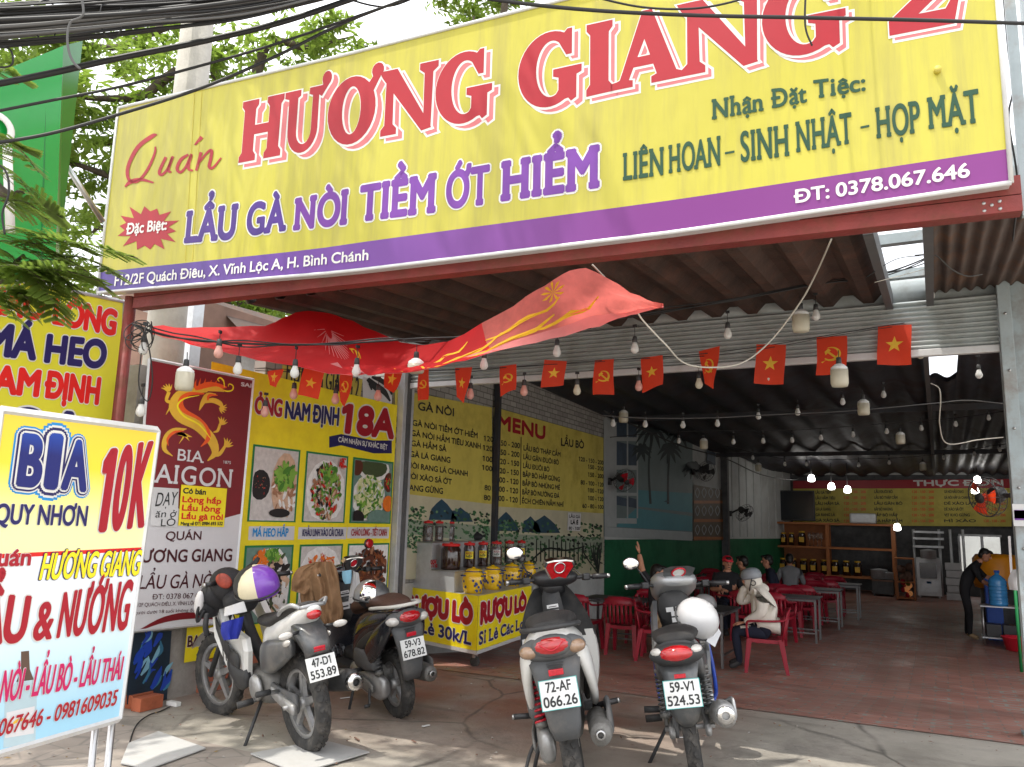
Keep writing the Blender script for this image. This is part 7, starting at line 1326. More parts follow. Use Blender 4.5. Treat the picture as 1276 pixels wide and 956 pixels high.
for u, v in ((.05, .05), (La-.06, .05), (.05, Lb-.06), (La-.06, Lb-.06)):
    p = ct(u, v, 0); z = zf(p.y); m_ = MB(); m_.lathe([(.02, -.016), (.055, -.018), (.06, 0), (.055, .018), (.02, .016)], 18, 0, M4.Translation(V((p.x, p.y, z+.06))) @ M4.Rotation(R_(90), 4, 'X')); o = m_.build('caster', ['rubber'], crt); m_ = MB(); m_.box((p.x, p.y, (z+.11+zb0)/2), (.03, .07, zb0-z-.09)); m_.build('fork', ['steel'], o)
m_ = MB(); F2 = Flat(ct(.018, v2, zm), -bv, V((0, 0, 1))); F2.text('99%', (.0, .02), (.12, .03), .09, .09, 0, .03, sk=-.2); F2.mb.build('side_lettering', ['ink_red'], crt)
def jar(label, p, r, h, liquor, lid, tagc=None, group=None, face=None, glass=True):
    t = thing('glass_jar', label, 'jar', p, group=group); X = M4.Translation(V(p)); fill = .86
    m_ = MB(); m_.lathe([(0, .001), (r*.94, .001), (r, .012), (r, h*.8), (r*.82, h*.92), (r*.82, h*.95)], 22, 0, X); m_.build('glass_body', [liquor if not glass else 'glass_jar'], t)
    if glass: m_ = MB(); m_.lathe([(0, .006), (r*.9, .006), (r*.93, .016), (r*.93, h*fill*.9), (0, h*fill*.9)], 20, 0, X); m_.build('contents', [liquor], t)
    m_ = MB(); m_.lathe([(r*.86, h*.93), (r*.93, h*.93), (r*.93, h*1.02), (r*.8, h*1.035), (.02, h*1.04), (.02, h*1.08), (0, h*1.085)], 22, 0, X); m_.build('lid', [lid], t)
    if tagc:
        q = []; a0 = face
        for z in (h*.38, h*.68): q.append([V((p[0]+(r+.003)*math.cos(a0+b), p[1]+(r+.003)*math.sin(a0+b), p[2]+z)) for b in (-.7, -.35, 0, .35, .7)])
        m_ = MB(); m_.grid(q, 0); n = V((math.cos(a0), math.sin(a0), 0)); s = V((-n.y, n.x, 0)); c = V(p)+n*(r+.006)
        for s_, zz, mm in (('RƯỢU', .56, 1), ('NẾP', .43, 2)): words(m_, s_, [c+s*(-r*.5)+V((0, 0, h*zz)), c+s*(r*.5)+V((0, 0, h*zz)), c+s*(-r*.5)+V((0, 0, h*(zz+.085))), c+s*(r*.5)+V((0, 0, h*(zz+.085)))], mm, .001, .03, n)
        m_.build('paper_label', [tagc, 'ink_red', 'ink_green'], t)
    return t
fc = math.atan2(-p0.y, -p0.x)
m2 = (v1+v2)/2
def u_at(px, py, v, z):     # where a sight line meets the shelf's jar row
    n = V((av.y, -av.x, 0)); p = on(px, py, (ct(0, v, z), n)); return (p-ct(0, v, z)).dot(av)
ORD = WORDS_N
px_m = d0*1.08/1000
for i, (x, w, tg, lq) in enumerate(((561, 27, None, 'dark_liquor'), (584, 17, 'ink_yellow', 'dark_liquor'), (601, 16, 'ink_yellow', 'dark_liquor'), (618, 17, 'ink_white', 'red_liquor'), (634, 16, 'ink_yellow', 'dark_liquor'), (649, 15, 'ink_yellow', 'dark_liquor'))):
    u = u_at(x, 714, m2, zm); r = w*px_m*.5*.93; jar('red lidded jar of dark rice wine, %s on the cart\'s middle shelf%s' % (ORD[i+1], ', widest there' if i == 0 else ''), ct(u, m2, zm), r, (714-682)*px_m*.98, lq, 'lid_red', tg, 'jars on the middle cart shelf', fc, i > 2)
for i, (x, c) in enumerate(((533, 'lid_red'), (546, 'lid_red'), (560, 'lid_red'), (573.5, 'lid_blue'), (586, 'lid_red'))):
    u = u_at(x, 675, (v2+Lb)/2, zh); jar('clear jar of pickles with a %s lid, %s on the top shelf of the cart' % (c[4:], ORD[i+1]), ct(u, (v2+Lb)/2, zh), 13.4*px_m*.5, 25*px_m, 'red_liquor', c, None, 'jars on the top cart shelf')
for i, (x, w) in enumerate(((589, 27), (613, 25), (637, 25), (658, 22))):
    v = v1*.5; u = u_at(x, 744, v, zt0); p = ct(u, v, zt0); r = w*px_m*.5; h = 29*px_m
    t = thing('ceramic_jar', 'yellow glazed ceramic jar with blue flowers, %s on the low cart deck' % ORD[i+1], 'jar', p, group='yellow ceramic jars'); X = M4.Translation(p)
    m_ = MB(); m_.lathe([(0, .002), (r*.8, .002), (r*.93, h*.2), (r, h*.55), (r*.94, h*.75), (r*.74, h*.86), (r*.76, h*.9)], 24, 0, X); pot = m_
    m_ = MB(); m_.lathe([(r*.78, h*.9), (r*.8, h*.92), (r*.5, h*1.0), (.02, h*1.02), (.02, h*1.06), (0, h*1.07)], 22, 0, X); m_.build('lid', ['jar_yellow'], t)
    m_ = pot; m_.torus(r*.77, .006, 24, 6, 1, X @ M4.Translation(V((0, 0, h*.89))))
    q = random.Random(i)
    for k in range(16):
        a = fc+q.uniform(-1.2, 1.2); z = h*q.uniform(.1, .55); rr = r*(.955 if z < h*.2 else 1.0)+.002; c = p+V((rr*math.cos(a), rr*math.sin(a), z)); n = V((math.cos(a), math.sin(a), 0)); s = V((-n.y, n.x, 0)); m_.poly([c+s*.016*math.cos(g*.785)*q.uniform(.6, 1.3)+V((0, 0, .02*math.sin(g*.785)*q.uniform(.5, 1.2))) for g in range(8)], 1)
    m_.build('pot', ['jar_yellow', 'jar_blue'], t)
    for s in (-1, 1): m_ = MB(); a = fc+s*1.1; m_.torus(.03, .009, 14, 6, 0, M4.Translation(p+V((r*.97*math.cos(a), r*.97*math.sin(a), h*.72)))); m_.build('ear', ['jar_blue'], t)
p = ct(u_at(594, 675, v2+.1, zh), v2+.1, zh); m_ = MB(); m_.ell(p+V((0, 0, .05)), (.09, .08, .055)); m_.ell(p+V((-.03, .02, .09)), (.05, .05, .035)); tag(m_.build('black_bag', ['bag_black']), 'crumpled black bag beside the top row of jars', 'bag')
p = ct(u_at(612, 675, Lb-.02, zh), Lb-.04, zh); sp_ = thing('speaker_box', 'black box with white card holders standing behind the jars', 'box', p); m_ = MB(); m_.box(p+V((0, 0, .2)), (.2, .16, .4), 0, None, .01); m_.build('box_body', ['black'], sp_); m_ = MB(); m_.box(p+V((-.02, -.09, .17)), (.06, .02, .22)); m_.box(p+V((.06, -.095, .13)), (.07, .02, .14)); m_.build('card', ['paper'], sp_)
# ================================================================== CHAIRS AND TABLES
def make_chair():
    t = thing('plastic_chair', '-', 'chair'); L_ = lambda mb, n: mb.build(n, ['red_plastic'], t, local=True)
    m_ = MB(); rows = []
    for i in range(7):
        f = i/6; x = .22-.42*f; w = .225-.03*f; rows.append([V((x, w*(-1+2*j/8), .42-.012*math.cos((-1+2*j/8)*1.4)-.012*f)) for j in range(9)])
    m_.grid(rows); m_.grid([[p-V((0, 0, .022)) for p in r] for r in rows]); e = [r[0] for r in rows]+rows[-1][1:]+[r[-1] for r in rows[::-1]][1:]+rows[0][::-1][1:-1]; m_.grid([e+[e[0]], [p-V((0, 0, .045)) for p in e+[e[0]]]]); L_(m_, 'seat')
    for x, y, dx in ((.2, .2, .05), (.2, -.2, .05), (-.18, .185, -.07), (-.18, -.185, -.07)):
        m_ = MB(); m_.loft([[V((x+dx*f+a*s, y*(1+.12*f)+b*s, .42-.42*f)) for a, b in ((-1, -1), (1, -1), (1, 1), (-1, 1))] for f, s in ((0, .032), (.5, .026), (1, .02))], 0, None, True, False); L_(m_, 'leg')
    m_ = MB(); bx_ = lambda z: -.2-.18*(z-.42)
    def bk(y, z): return V((bx_(z)-.05*(1-(y/.22)**2), y, z))
    for k in range(6): y = -.15+.06*k; m_.loft([[bk(y-.018, z)+V((d, 0, 0)) for d in (0, .014)]+[bk(y+.018, z)+V((d, 0, 0)) for d in (.014, 0)] for z in (.43, .56, .7)], 0)
    top = [[bk(-.21+.42*j/10, z)+V((d, 0, 0)) for j in range(11)] for z, d in ((.68, 0), (.79-.0, 0), (.79, .016), (.68, .016))]
    for j in range(11):
        g = -.21+.42*j/10
        for k in (1, 2): top[k][j].z = .78+.02*(1-(g/.21)**2)-.04*(abs(g) > .2)
    m_.grid(top+[top[0]])
    for s in (1, -1): m_.loft([[bk(s*.2, z)+V((d, e_*s, 0)) for d, e_ in ((0, 0), (.018, 0), (.018, .024), (0, .024))] for z in (.4, .55, .7, .76)], 0)
    L_(m_, 'backrest')
    for s in (1, -1):
        m_ = MB(); pts = spline([(-.255, s*.225, .7), (-.2, s*.25, .655), (0, s*.265, .64), (.17, s*.255, .635), (.23, s*.24, .6), (.22, s*.225, .42)], 4); m_.tube(pts, .021, 8, 0, True, None, .7); L_(m_, 'armrest')
    return t
def make_table():
    t = thing('dining_table', '-', 'table'); m_ = MB(); m_.box((0, 0, .69), (.62, 1.0, .024), 0, None, .005); m_.build('tabletop', ['table_top'], t, local=True)
    for x in (-.26, .26):
        for y in (-.45, .45): m_ = MB(); m_.box((x, y, .339), (.032, .032, .678)); m_.build('leg', ['table_leg'], t, local=True)
    for x in (-.26, .26):
        m_ = MB(); m_.box((x, 0, .15), (.022, .868, .022)); m_.build('foot_rail', ['table_leg'], t, local=True)
        m_ = MB(); m_.box((x, 0, .655), (.022, .868, .03)); m_.build('top_rail', ['table_leg'], t, local=True)
    return t
chair0, table0 = make_chair(), make_table(); cnt = [0, 0]
def put(src, idx, p, rz_, label, group):
    p = V((p[0], p[1], zf(p[1])+.006)); o = src if cnt[idx] == 0 else dup(src, p, (0, 0, rz_)); cnt[idx] += 1; o.location = p; o.rotation_euler = (0, 0, rz_); o['label'] = label; o['group'] = group; return o
def chair(p, rz_, label): return put(chair0, 0, p, R_(rz_), label, 'red plastic chairs')
def tabl(p, rz_, label): return put(table0, 1, p, R_(rz_), label, 'grey topped dining tables')
wc = ground(955, 837); chair(wc, 192, 'red plastic armchair the woman in the cream coat sits on')
tw = V((wc.x-.78, wc.y+.3, 0)); tabl(tw, 0, 'grey table with a white helmet where the woman in cream sits')
bc = V((wc.x-1.42, wc.y-.05, 0)); chair(bc, 8, 'red plastic armchair under the person in beige trousers')
chair((tw.x-.62, tw.y+.55), 0, 'empty red armchair beside the person in beige trousers')
for i, px in enumerate(((1006, 803), (1036, 786), (1061, 774))):
    g = ground(*px); nm = ORD[i+1]; tx = g.x-.33; tabl((tx, g.y+.4), 90 if i == 0 else 90, 'grey table along the open aisle, %s from the street' % nm)
    for k, (dx, dy, r) in enumerate(((-.1, -.56, 90), (-.1, .58, -90), (-.55, -.56, 90), (-.55, .58, -90), (-.95, .05, 0))):
        chair((tx+dx, g.y+.4+dy), r+(i*7+k*11) % 17-8, 'red plastic armchair at the %s aisle table, %s' % (nm, ('street side by the aisle', 'kitchen side by the aisle', 'street side inner', 'kitchen side inner', 'wall end')[k]))
for i, (px, py) in enumerate(((948, 778), (975, 766), (1000, 760))):
    g = ground(px, py); tabl((g.x, g.y), 90, 'grey table in the middle of the hall, %s from the street' % ORD[i+1])
    for k, (dx, dy, r) in enumerate(((.2, -.6, 90), (.2, .6, -90), (-.3, -.6, 90), (-.3, .6, -90))): chair((g.x+dx, g.y+dy), r+(i*13+k*9) % 21-10, 'red plastic armchair at the %s middle table, %s' % (ORD[i+1], ('street side near the aisle', 'kitchen side near the aisle', 'street side near the wall', 'kitchen side near the wall')[k]))
g = ground(772, 806); tabl((g.x, g.y), 90, 'grey table by the green wall behind the parked scooters')
for (dx, dy, r), l in zip(((-.35, -.62, 86), (.3, -.6, 94), (.2, .6, -90), (-.9, .1, 0)), ('red plastic armchair behind the white scooter, wall end', 'red plastic armchair behind the white scooter, aisle end', 'red plastic armchair beyond the table behind the scooters', 'red plastic armchair against the green wall')): chair((g.x+dx, g.y+dy), r, l)
g = ground(905, 757); tabl((g.x, g.y), 90, 'grey table by the green wall before the seated diners')
for (dx, dy, r), l in zip(((0, -.6, 90), (-.55, .6, -90)), ('red plastic armchair in front of the seated diners by the wall', 'red plastic armchair under the diner in the red cap')): chair((g.x+dx, g.y+dy), r, l)
g = ground(850, 775); tabl((g.x, g.y), 90, 'grey table by the wall behind the underbone motorbike with a helmet')
for (dx, dy, r), l in zip(((-.2, -.6, 92), (.25, .62, -88)), ('red plastic armchair behind the silver motorbike, street side', 'red plastic armchair behind the silver motorbike, far side')): chair((g.x+dx, g.y+dy), r, l)
# ================================================================== HELMETS AND LOADS ON THE BIKES
def helmet(label, X, mats, strap=True, s=1., peak=True):
    t = thing('helmet', label, 'helmet', X.translation); X = X @ M4.Scale(s, 4)
    pr = [(.125, -.03), (.133, .0), (.13, .04), (.115, .08), (.085, .115), (.045, .135), (0, .14)]
    n = 28; vs = []; m_ = MB(); rings = []
    for r, z in pr: rings.append([V((r*1.12*math.cos(2*math.pi*j/n), r*math.sin(2*math.pi*j/n), z-(.02*math.cos(2*math.pi*j/n) if z < 0 else 0))) for j in range(n)])
    m_.loft(rings, 0, X, False)
    for i in range(len(rings)-1):
        for j in range(n):
            a = 2*math.pi*(j+.5)/n; m_.m[i*n+j] = 0 if len(mats) < 2 else (0 if math.cos(a) > .35 else 1 if math.cos(a) > -.45 else 2 % len(mats))
    o = m_.build('shell', mats, t); m_ = MB(); m_.torus(.13, .007, 30, 6, 0, X @ M4.Translation(V((0, 0, -.028))) @ M4.Diagonal((1.12, 1, 1, 1))); m_.build('rim_strip', ['satin_black'], t)
    m_ = MB()
    if peak: m_.loft([[V((.125+.0*f, .09*g, -.03)) if False else V((.12+.07*f, .1*(1-.25*f)*g, -.012-.02*f)) for g in (-1, -.5, 0, .5, 1)] for f in (0, 1)], 0, X, False, True, False); (m_.build('peak', [mats[0]], t) if peak else None)
    m_ = MB(); m_.ell((0, 0, .0), (.12, .105, .1), 0, X); m_.build('liner', ['cloth_black'], t)
    if strap: m_ = MB(); m_.tube(spline([X @ V((.02, .12, -.03)), X @ V((.05, .09, -.13)), X @ V((.06, 0, -.17)), X @ V((.05, -.09, -.13)), X @ V((.02, -.12, -.03))], 5), .006, 5); m_.build('chin_strap', ['cloth_black'], t)
    return t
def HX(px, py, d, rx=0, ry=0, rz_=0): return M4.Translation(dep(px, py, d)) @ Euler((R_(rx), R_(ry), R_(rz_))).to_matrix().to_4x4()
b3, b4 = vdep(g3), vdep(g4)
helmet('round white helmet hanging from the handlebar of the silver underbone motorbike', HX(868, 772, b4+.72, 40, 35, 20), ['helmet_white'], True, 1.04)
tp = V((tw.x-.05, tw.y-.1, zf(tw.y)+.74)); helmet('white helmet resting on the table before the woman in cream', M4.Translation(tp) @ M4.Rotation(2.8, 4, 'Z'), ['helmet_white'], False, 1.12)
d1, d2 = vdep(g1), vdep(g2)
helmet('purple and cream helmet hung on the black bag of the sporty motorbike', HX(320, 731, d1+.45, 25, -5, 15), ['helmet_purple', 'helmet_cream', 'satin_black'], False, 1.12, False)
helmet('dark silver helmet with a tinted visor resting on the brown seat', HX(463, 744, d2+.18, 0, -6, 200), ['bike_silver', 'mirror', 'bike_grey'], False, 1.0)
# black sling bag with a red patch over the handlebar
bg = thing('sling_bag', 'black sling bag with a red patch hung over the sporty motorbike handlebar', 'bag', dep(283, 745, d1+.7)); q = random.Random(2); m_ = MB()
for x, y, rx, rz__, dd in ((284, 728, .15, .12, .7), (270, 742, .1, .1, .72), (300, 748, .13, .1, .62), (262, 755, .07, .09, .72)): m_.ell(dep(x, y, d1+dd), (rx, .13, rz__), 0, None, 16, 10, (q.uniform(-.4, .4), q.uniform(-.4, .4), 0))
m_.build('bag_body', ['bag_black'], bg); m_ = MB(); c = dep(279, 724, d1+.55); m_.ell(c, (.07, .02, .05), 0, None, 12, 8, (0, .5, .4)); m_.build('red_patch', [mat('patch_red', srgb(150, 60, 44), var=.4, sc=20)], bg)
m_ = MB(); m_.tube(spline([dep(300, 715, d1+.6), dep(315, 702, d1+.6), dep(322, 696, d1+.62), dep(312, 712, d1+.55)], 5), .014, 6); m_.tube(spline([dep(262, 745, d1+.65), dep(248, 756, d1+.6), dep(246, 775, d1+.6), dep(255, 760, d1+.6)], 5), .012, 6); m_.tube(spline([dep(258, 765, d1+.6), dep(256, 780, d1+.55), dep(258, 792, d1+.55)], 5), .02, 6); m_.build('strap', ['bag_black'], bg)
m_ = MB(); m_.ell(dep(248, 752, d1+.62), (.04, .03, .1), 0, None, 12, 8, (.2, .3, 0)); m_.build('bottle_sleeve', ['poster_grey'], bg)
def drape(mb, left, right, d, bulge, folds, amp, seed=0, n=4, cols=22, m=0):
    """hanging cloth between two edges, folded across, bulging towards the viewer and closed behind."""
    q = random.Random(seed); L0, R0 = spline([V((*p, 0)) for p in left], n), spline([V((*p, 0)) for p in right], n); k = min(len(L0), len(R0)); fr, bk = [], []
    ph = q.random()*6
    for i in range(k):
        r1, r2 = [], []
        for j in range(cols+1):
            f = j/cols; p = L0[i]*(1-f)+R0[i]*f; g = math.sin(math.pi*f)**.6; w = amp*(math.sin(f*folds*6.28+ph+1.2*math.sin(i*.3))*.6+1.1*mnoise.noise(V((f*4.5, i*.16, seed*3.1)))+.5*mnoise.noise(V((f*11, i*.35, seed*5.3))))*g
            r1.append(dep(p.x, p.y, d-bulge*g-w)); r2.append(dep(p.x, p.y, d+.02-w*.5))
        fr.append(r1); bk.append(r2)
    mb.grid(fr, m); mb.grid(bk, m)
    for r in (0, -1): mb.grid([fr[r], bk[r]], m)
m_ = MB(); drape(m_, [(392, 700), (372, 708), (364, 722), (363, 736)], [(414, 700), (404, 714), (393, 727), (383, 742)], d2+.64, .03, 1.3, .03, 1, 8, 30); drape(m_, [(393, 700), (388, 715), (390, 735), (396, 760), (400, 776)], [(415, 700), (421, 714), (424, 738), (428, 764), (421, 782)], d2+.6, .035, 2.2, .035, 2, 8, 34)
drape(m_, [(389, 706), (377, 722), (374, 745), (380, 762)], [(402, 705), (398, 725), (396, 748), (392, 768)], d2+.66, .03, 1.6, .03, 7, 8, 26)
tag(m_.build('jacket', ['cloth_khaki']), 'tan jacket draped over the front of the black scooter', 'jacket')
m_ = MB(); drape(m_, [(426, 712), (427, 722), (430, 728)], [(438, 710), (438, 720), (437, 727)], d2+.55, .02, 1, .005, 3); tag(m_.build('face_mask', [mat('mask_blue', srgb(140, 190, 214), rough=.8)]), 'pale blue face mask hanging from the black scooter handlebar', 'mask')
m_ = MB(); drape(m_, [(440, 712), (436, 735), (434, 752)], [(447, 714), (449, 735), (444, 752)], d2+.6, .03, 1.5, .01, 4); tag(m_.build('cloth', ['bag_white']), 'pale cloth hanging beside the handlebar of the black scooter', 'cloth')
m_ = MB(); drape(m_, [(276, 776), (275, 788), (279, 798)], [(304, 768), (301, 784), (297, 796)], d1+.3, .05, 1.6, .015, 5); tag(m_.build('blue_cloth', ['cloth_blue']), 'folded blue cloth lying before the seat of the sporty motorbike', 'cloth')
m_ = MB(); drape(m_, [(280, 757), (279, 768)], [(304, 749), (308, 762)], d1+.33, .03, 1, .006, 6); tag(m_.build('newspaper', ['paper']), 'folded paper tucked between the bag and blue cloth', 'paper')
# ================================================================== PEOPLE
def human(label, loc, rz_, J, segs, mats, head, scale=1., group=None, extra=None, hands=()):
    """one continuous skin grown over a posed skeleton; segs: (a, b, material); J: name -> (x, y, z, radius)."""
    t = thing('person', label, 'person', loc, (0, 0, rz_), group, scale); names = list(J)
    me = bpy.data.meshes.new('s'); me.from_pydata([J[n][:3] for n in names], [(names.index(a), names.index(b)) for a, b, _ in segs], []); ob = bpy.data.objects.new('s', me); C.objects.link(ob)
    ob.modifiers.new('k', 'SKIN'); sb = ob.modifiers.new('u', 'SUBSURF'); sb.levels = 2; sb.render_levels = 2
    for i, n in enumerate(names): me.skin_vertices[0].data[i].radius = (J[n][3], J[n][3]*J[n][4] if len(J[n]) > 4 else J[n][3]); me.skin_vertices[0].data[i].use_root = i == 0
    bpy.context.view_layer.update(); e = ob.evaluated_get(bpy.context.evaluated_depsgraph_get()); em = e.to_mesh(); vs = [v.co.copy() for v in em.vertices]; fs = [tuple(p.vertices) for p in em.polygons]; e.to_mesh_clear(); bpy.data.objects.remove(ob)
    m_ = MB(); m_.v = vs; S_ = [(V(J[a][:3]), V(J[b][:3]), m) for a, b, m in segs]
    for f in fs:
        c = sum((vs[i] for i in f), V((0, 0, 0)))/len(f); best = (9, 0)
        for a, b, m in S_:
            ab = b-a; tt_ = max(0, min(1, (c-a).dot(ab)/max(1e-9, ab.length_squared))); best = min(best, ((c-a-ab*tt_).length, m))
        m_.f.append(list(f)); m_.m.append(best[1]); m_.s.append(True)
    # head with face
    hx, hy, hz, yaw, pitch = head; X = M4.Translation(V((hx, hy, hz))) @ M4.Rotation(yaw, 4, 'Z') @ M4.Rotation(pitch, 4, 'Y'); sk = len(mats)-2
    m_.ell((-.005, 0, .02), (.092, .073, .095), sk, X, 18, 12); m_.ell((.028, 0, -.052), (.058, .055, .06), sk, X, 14, 9); m_.ell((.098, 0, -.005), (.018, .013, .026), sk, X, 10, 7, (0, -.35, 0)); m_.ell((.085, 0, -.052), (.008, .025, .007), sk+1, X, 10, 6)
    for s in (1, -1): m_.ell((.082, s*.032, .022), (.009, .013, .007), sk+1, X, 10, 6); m_.ell((-.005, s*.074, .0), (.02, .01, .03), sk, X, 10, 7); m_.ell((.084, s*.032, .042), (.008, .02, .004), sk+1, X, 8, 5)
    # hands with five bent fingers: (wrist, direction, palm normal, curl)
    for wr, di, pn, curl in hands:
        wr, di = V(wr), V(di).normalized(); pn = (V(pn)-di*V(pn).dot(di)).normalized(); sd = di.cross(pn); Q = M4(((di.x, sd.x, pn.x, 0), (di.y, sd.y, pn.y, 0), (di.z, sd.z, pn.z, 0), (0, 0, 0, 1))); Q.translation = wr
        m_.ell((.045, 0, 0), (.055, .042, .017), sk, Q, 14, 8)
        for k, ln_ in enumerate((.068, .078, .072, .055)):
            y = -.03+.02*k; p1 = V((.082, y, 0)); pts = [p1]; a = 0
            for g in range(3): a += curl; pts.append(pts[-1]+V((math.cos(a), (k-1.5)*.06, -math.sin(a)))*ln_*(.42, .32, .26)[g])
            m_.tube([V((.05, y*.8, 0))]+pts, [.01, .0095, .009, .008, .006], 7, sk, True, Q)
        m_.tube([(.015, -.03, 0), (.04, -.058, -.008), (.07, -.07, -.018), (.09, -.068, -.024)], [.012, .012, .010, .007], 7, sk, True, Q)
    o = m_.build('body', mats, t, local=True)
    if extra: extra(t, X)
    return t
def hair(t, X, full=1., m='hair'):
    m_ = MB(); m_.ell((-.022, 0, .042), (.094, .08, .086), 0, X, 18, 12); m_.ell((-.055, 0, -.005), (.06, .07, .075*full), 0, X, 16, 10); m_.ell((.05, 0, .09), (.055, .055, .03), 0, X, 12, 8); m_.build('hair', [m], t, local=True)
SEATED = lambda k=0, bx=0.: {'pel': (0, 0, .5, .15, .95), 'sp': (.03+bx*.5, 0, .7, .14), 'ch': (.06+bx, 0, .9, .145), 'nk': (.09+bx*1.3, 0, 1.05, .055), 'hd': (.11+bx*1.4, 0, 1.12, .05),
    'hl': (.05, .1, .49, .1), 'kl': (.42, .13, .49, .07), 'al': (.36, .12, .1, .045), 'tl': (.5, .13, .045, .04), 'hr': (.05, -.1, .49, .1), 'kr': (.42, -.13, .49, .07), 'ar': (.36, -.12, .1, .045), 'tr': (.5, -.13, .045, .04),
    'sl': (.05+bx, .17, .97, .07), 'sr': (.05+bx, -.17, .97, .07)}
def SEG(shirt, pants, shoe, skin, fore): return [('pel', 'sp', shirt), ('sp', 'ch', shirt), ('ch', 'nk', shirt), ('nk', 'hd', skin), ('pel', 'hl', pants), ('hl', 'kl', pants), ('kl', 'al', pants), ('al', 'tl', shoe), ('pel', 'hr', pants), ('hr', 'kr', pants), ('kr', 'ar', pants), ('ar', 'tr', shoe), ('ch', 'sl', shirt), ('sl', 'el', shirt), ('el', 'wl', fore), ('ch', 'sr', shirt), ('sr', 'er', shirt), ('er', 'wr', fore)]
# woman in a cream hooded coat, elbow on the table, hand at her face
J = SEATED(0, .05); J.update(el=(.08, .25, .74, .075), wl=(.3, .16, .60, .045), er=(.36, -.12, .82, .07), wr=(.27, -.05, 1.04, .05)); J['ch'] = (.1, 0, .86, .2); J['sp'] = (.03, 0, .68, .21); J['pel'] = (-.02, 0, .52, .19, .95); J['sl'] = (.08, .17, .95, .095); J['sr'] = (.12, -.16, .95, .095)
def womans(t, X):
    m_ = MB(); m_.ell((-.02, 0, -.035), (.115, .098, .135), 0, X, 18, 12); m_.ell((-.06, 0, -.14), (.14, .14, .09), 0, X, 18, 10); m_.build('hood', ['cloth_cream'], t, local=True)
    m_ = MB(); n = 24; rings = [[X @ V((-.01+r*1.1*math.cos(2*math.pi*j/n), r*math.sin(2*math.pi*j/n), z)) for j in range(n)] for r, z in ((.112, .01), (.122, .03), (.118, .075), (.1, .115), (.065, .14), (.002, .15))]; m_.loft(rings, 0); m_.build('helmet', ['helmet_grey'], t, local=True)
    m_ = MB(); m_.grid([[X @ V((.105, y, .03)), X @ V((.17, y*.85, .02))] for y in (-.08, -.03, .03, .08)], 0)
    for s in (1,): m_.tube(spline([X @ V((.0, s*.115, .02)), X @ V((.035, s*.11, -.06)), X @ V((.055, s*.07, -.13)), X @ V((.05, 0, -.15))], 4), .008, 6); m_.torus(.03, .006, 16, 6, 0, X @ M4.Translation(V((-.005, .108, -.04))) @ M4.Rotation(R_(90), 4, 'X'))
    m_.build('peak_and_strap', ['satin_black'], t, local=True)
    m_ = MB(); q = random.Random(6)     # hanging skirt of the coat over the lap
    m_.secs([(-.14, .0, .56, .19, .1), (0, .0, .6, .215, .12), (.14, 0, .6, .2, .09)], 0, None, 18, 2.2); m_.build('coat_hem', ['cloth_cream'], t, local=True)
human('seated woman in a grey helmet and cream hooded coat, resting her face on one hand', V((wc.x+.04, wc.y, zf(wc.y)+.006)), R_(192), J, SEG(0, 1, 2, 3, 0), ['cloth_cream', 'cloth_navy', 'satin_black', 'skin', 'hair'], (.2, 0, 1.13, .1, .18), 1.0, None, womans, (((.3, .16, .6), (.9, -.3, -.1), (0, 0, 1), .35), ((.27, -.05, 1.05), (-.15, .15, 1), (-1, .3, 0), .25)))
# person in beige trousers with one arm raised
J = SEATED(0, -.06); J.update(el=(-.02, .3, .8, .05), wl=(.22, .22, .74, .035), er=(-.16, -.22, 1.16, .05), wr=(-.22, -.12, 1.4, .034))
human('seated person in a black top and beige trousers raising one hand behind the motorbike', V((bc.x, bc.y, zf(bc.y)+.006)), R_(8), J, SEG(0, 1, 2, 3, 3), ['cloth_black', 'cloth_beige', 'offwhite', 'skin', 'hair'], (.02, 0, 1.14, .1, .2), 1., None, lambda t, X: hair(t, X), (((.22, .22, .74), (1, -.1, -.1), (0, 0, 1), .3), ((-.22, -.12, 1.41), (-.15, .25, 1), (1, 0, .2), .08)))
# man in black bending over the water bottle
J = {'pel': (-.03, 0, .93, .13, .9), 'sp': (.04, 0, 1.12, .125), 'ch': (.16, 0, 1.3, .14), 'nk': (.26, 0, 1.42, .055), 'hd': (.31, 0, 1.47, .05), 'hl': (-.02, .09, .88, .095), 'kl': (.02, .1, .48, .065), 'al': (-.03, .1, .09, .045), 'tl': (.12, .12, .04, .04), 'hr': (-.02, -.09, .88, .095), 'kr': (.05, -.1, .48, .065), 'ar': (.03, -.1, .09, .045), 'tr': (.18, -.12, .04, .04),
     'sl': (.16, .18, 1.33, .065), 'sr': (.16, -.18, 1.33, .065), 'el': (.34, .22, 1.13, .045), 'wl': (.57, .16, 1.1, .03), 'er': (.28, -.23, 1.08, .045), 'wr': (.47, -.14, .97, .03)}
gm = ground(1207, 797); human('man in black shirt and trousers bending over a blue water bottle', V((gm.x, gm.y, zf(gm.y)+.006)), R_(-4), J, SEG(0, 0, 1, 2, 2), ['cloth_black', 'cloth_beige', 'skin', 'hair'], (.36, 0, 1.54, 0, .45), .93, None, lambda t, X: hair(t, X, 1.1), (((.57, .16, 1.1), (1, -.1, -.2), (0, .2, 1), .3), ((.47, -.14, .97), (1, .2, -.3), (0, 0, 1), .35)))
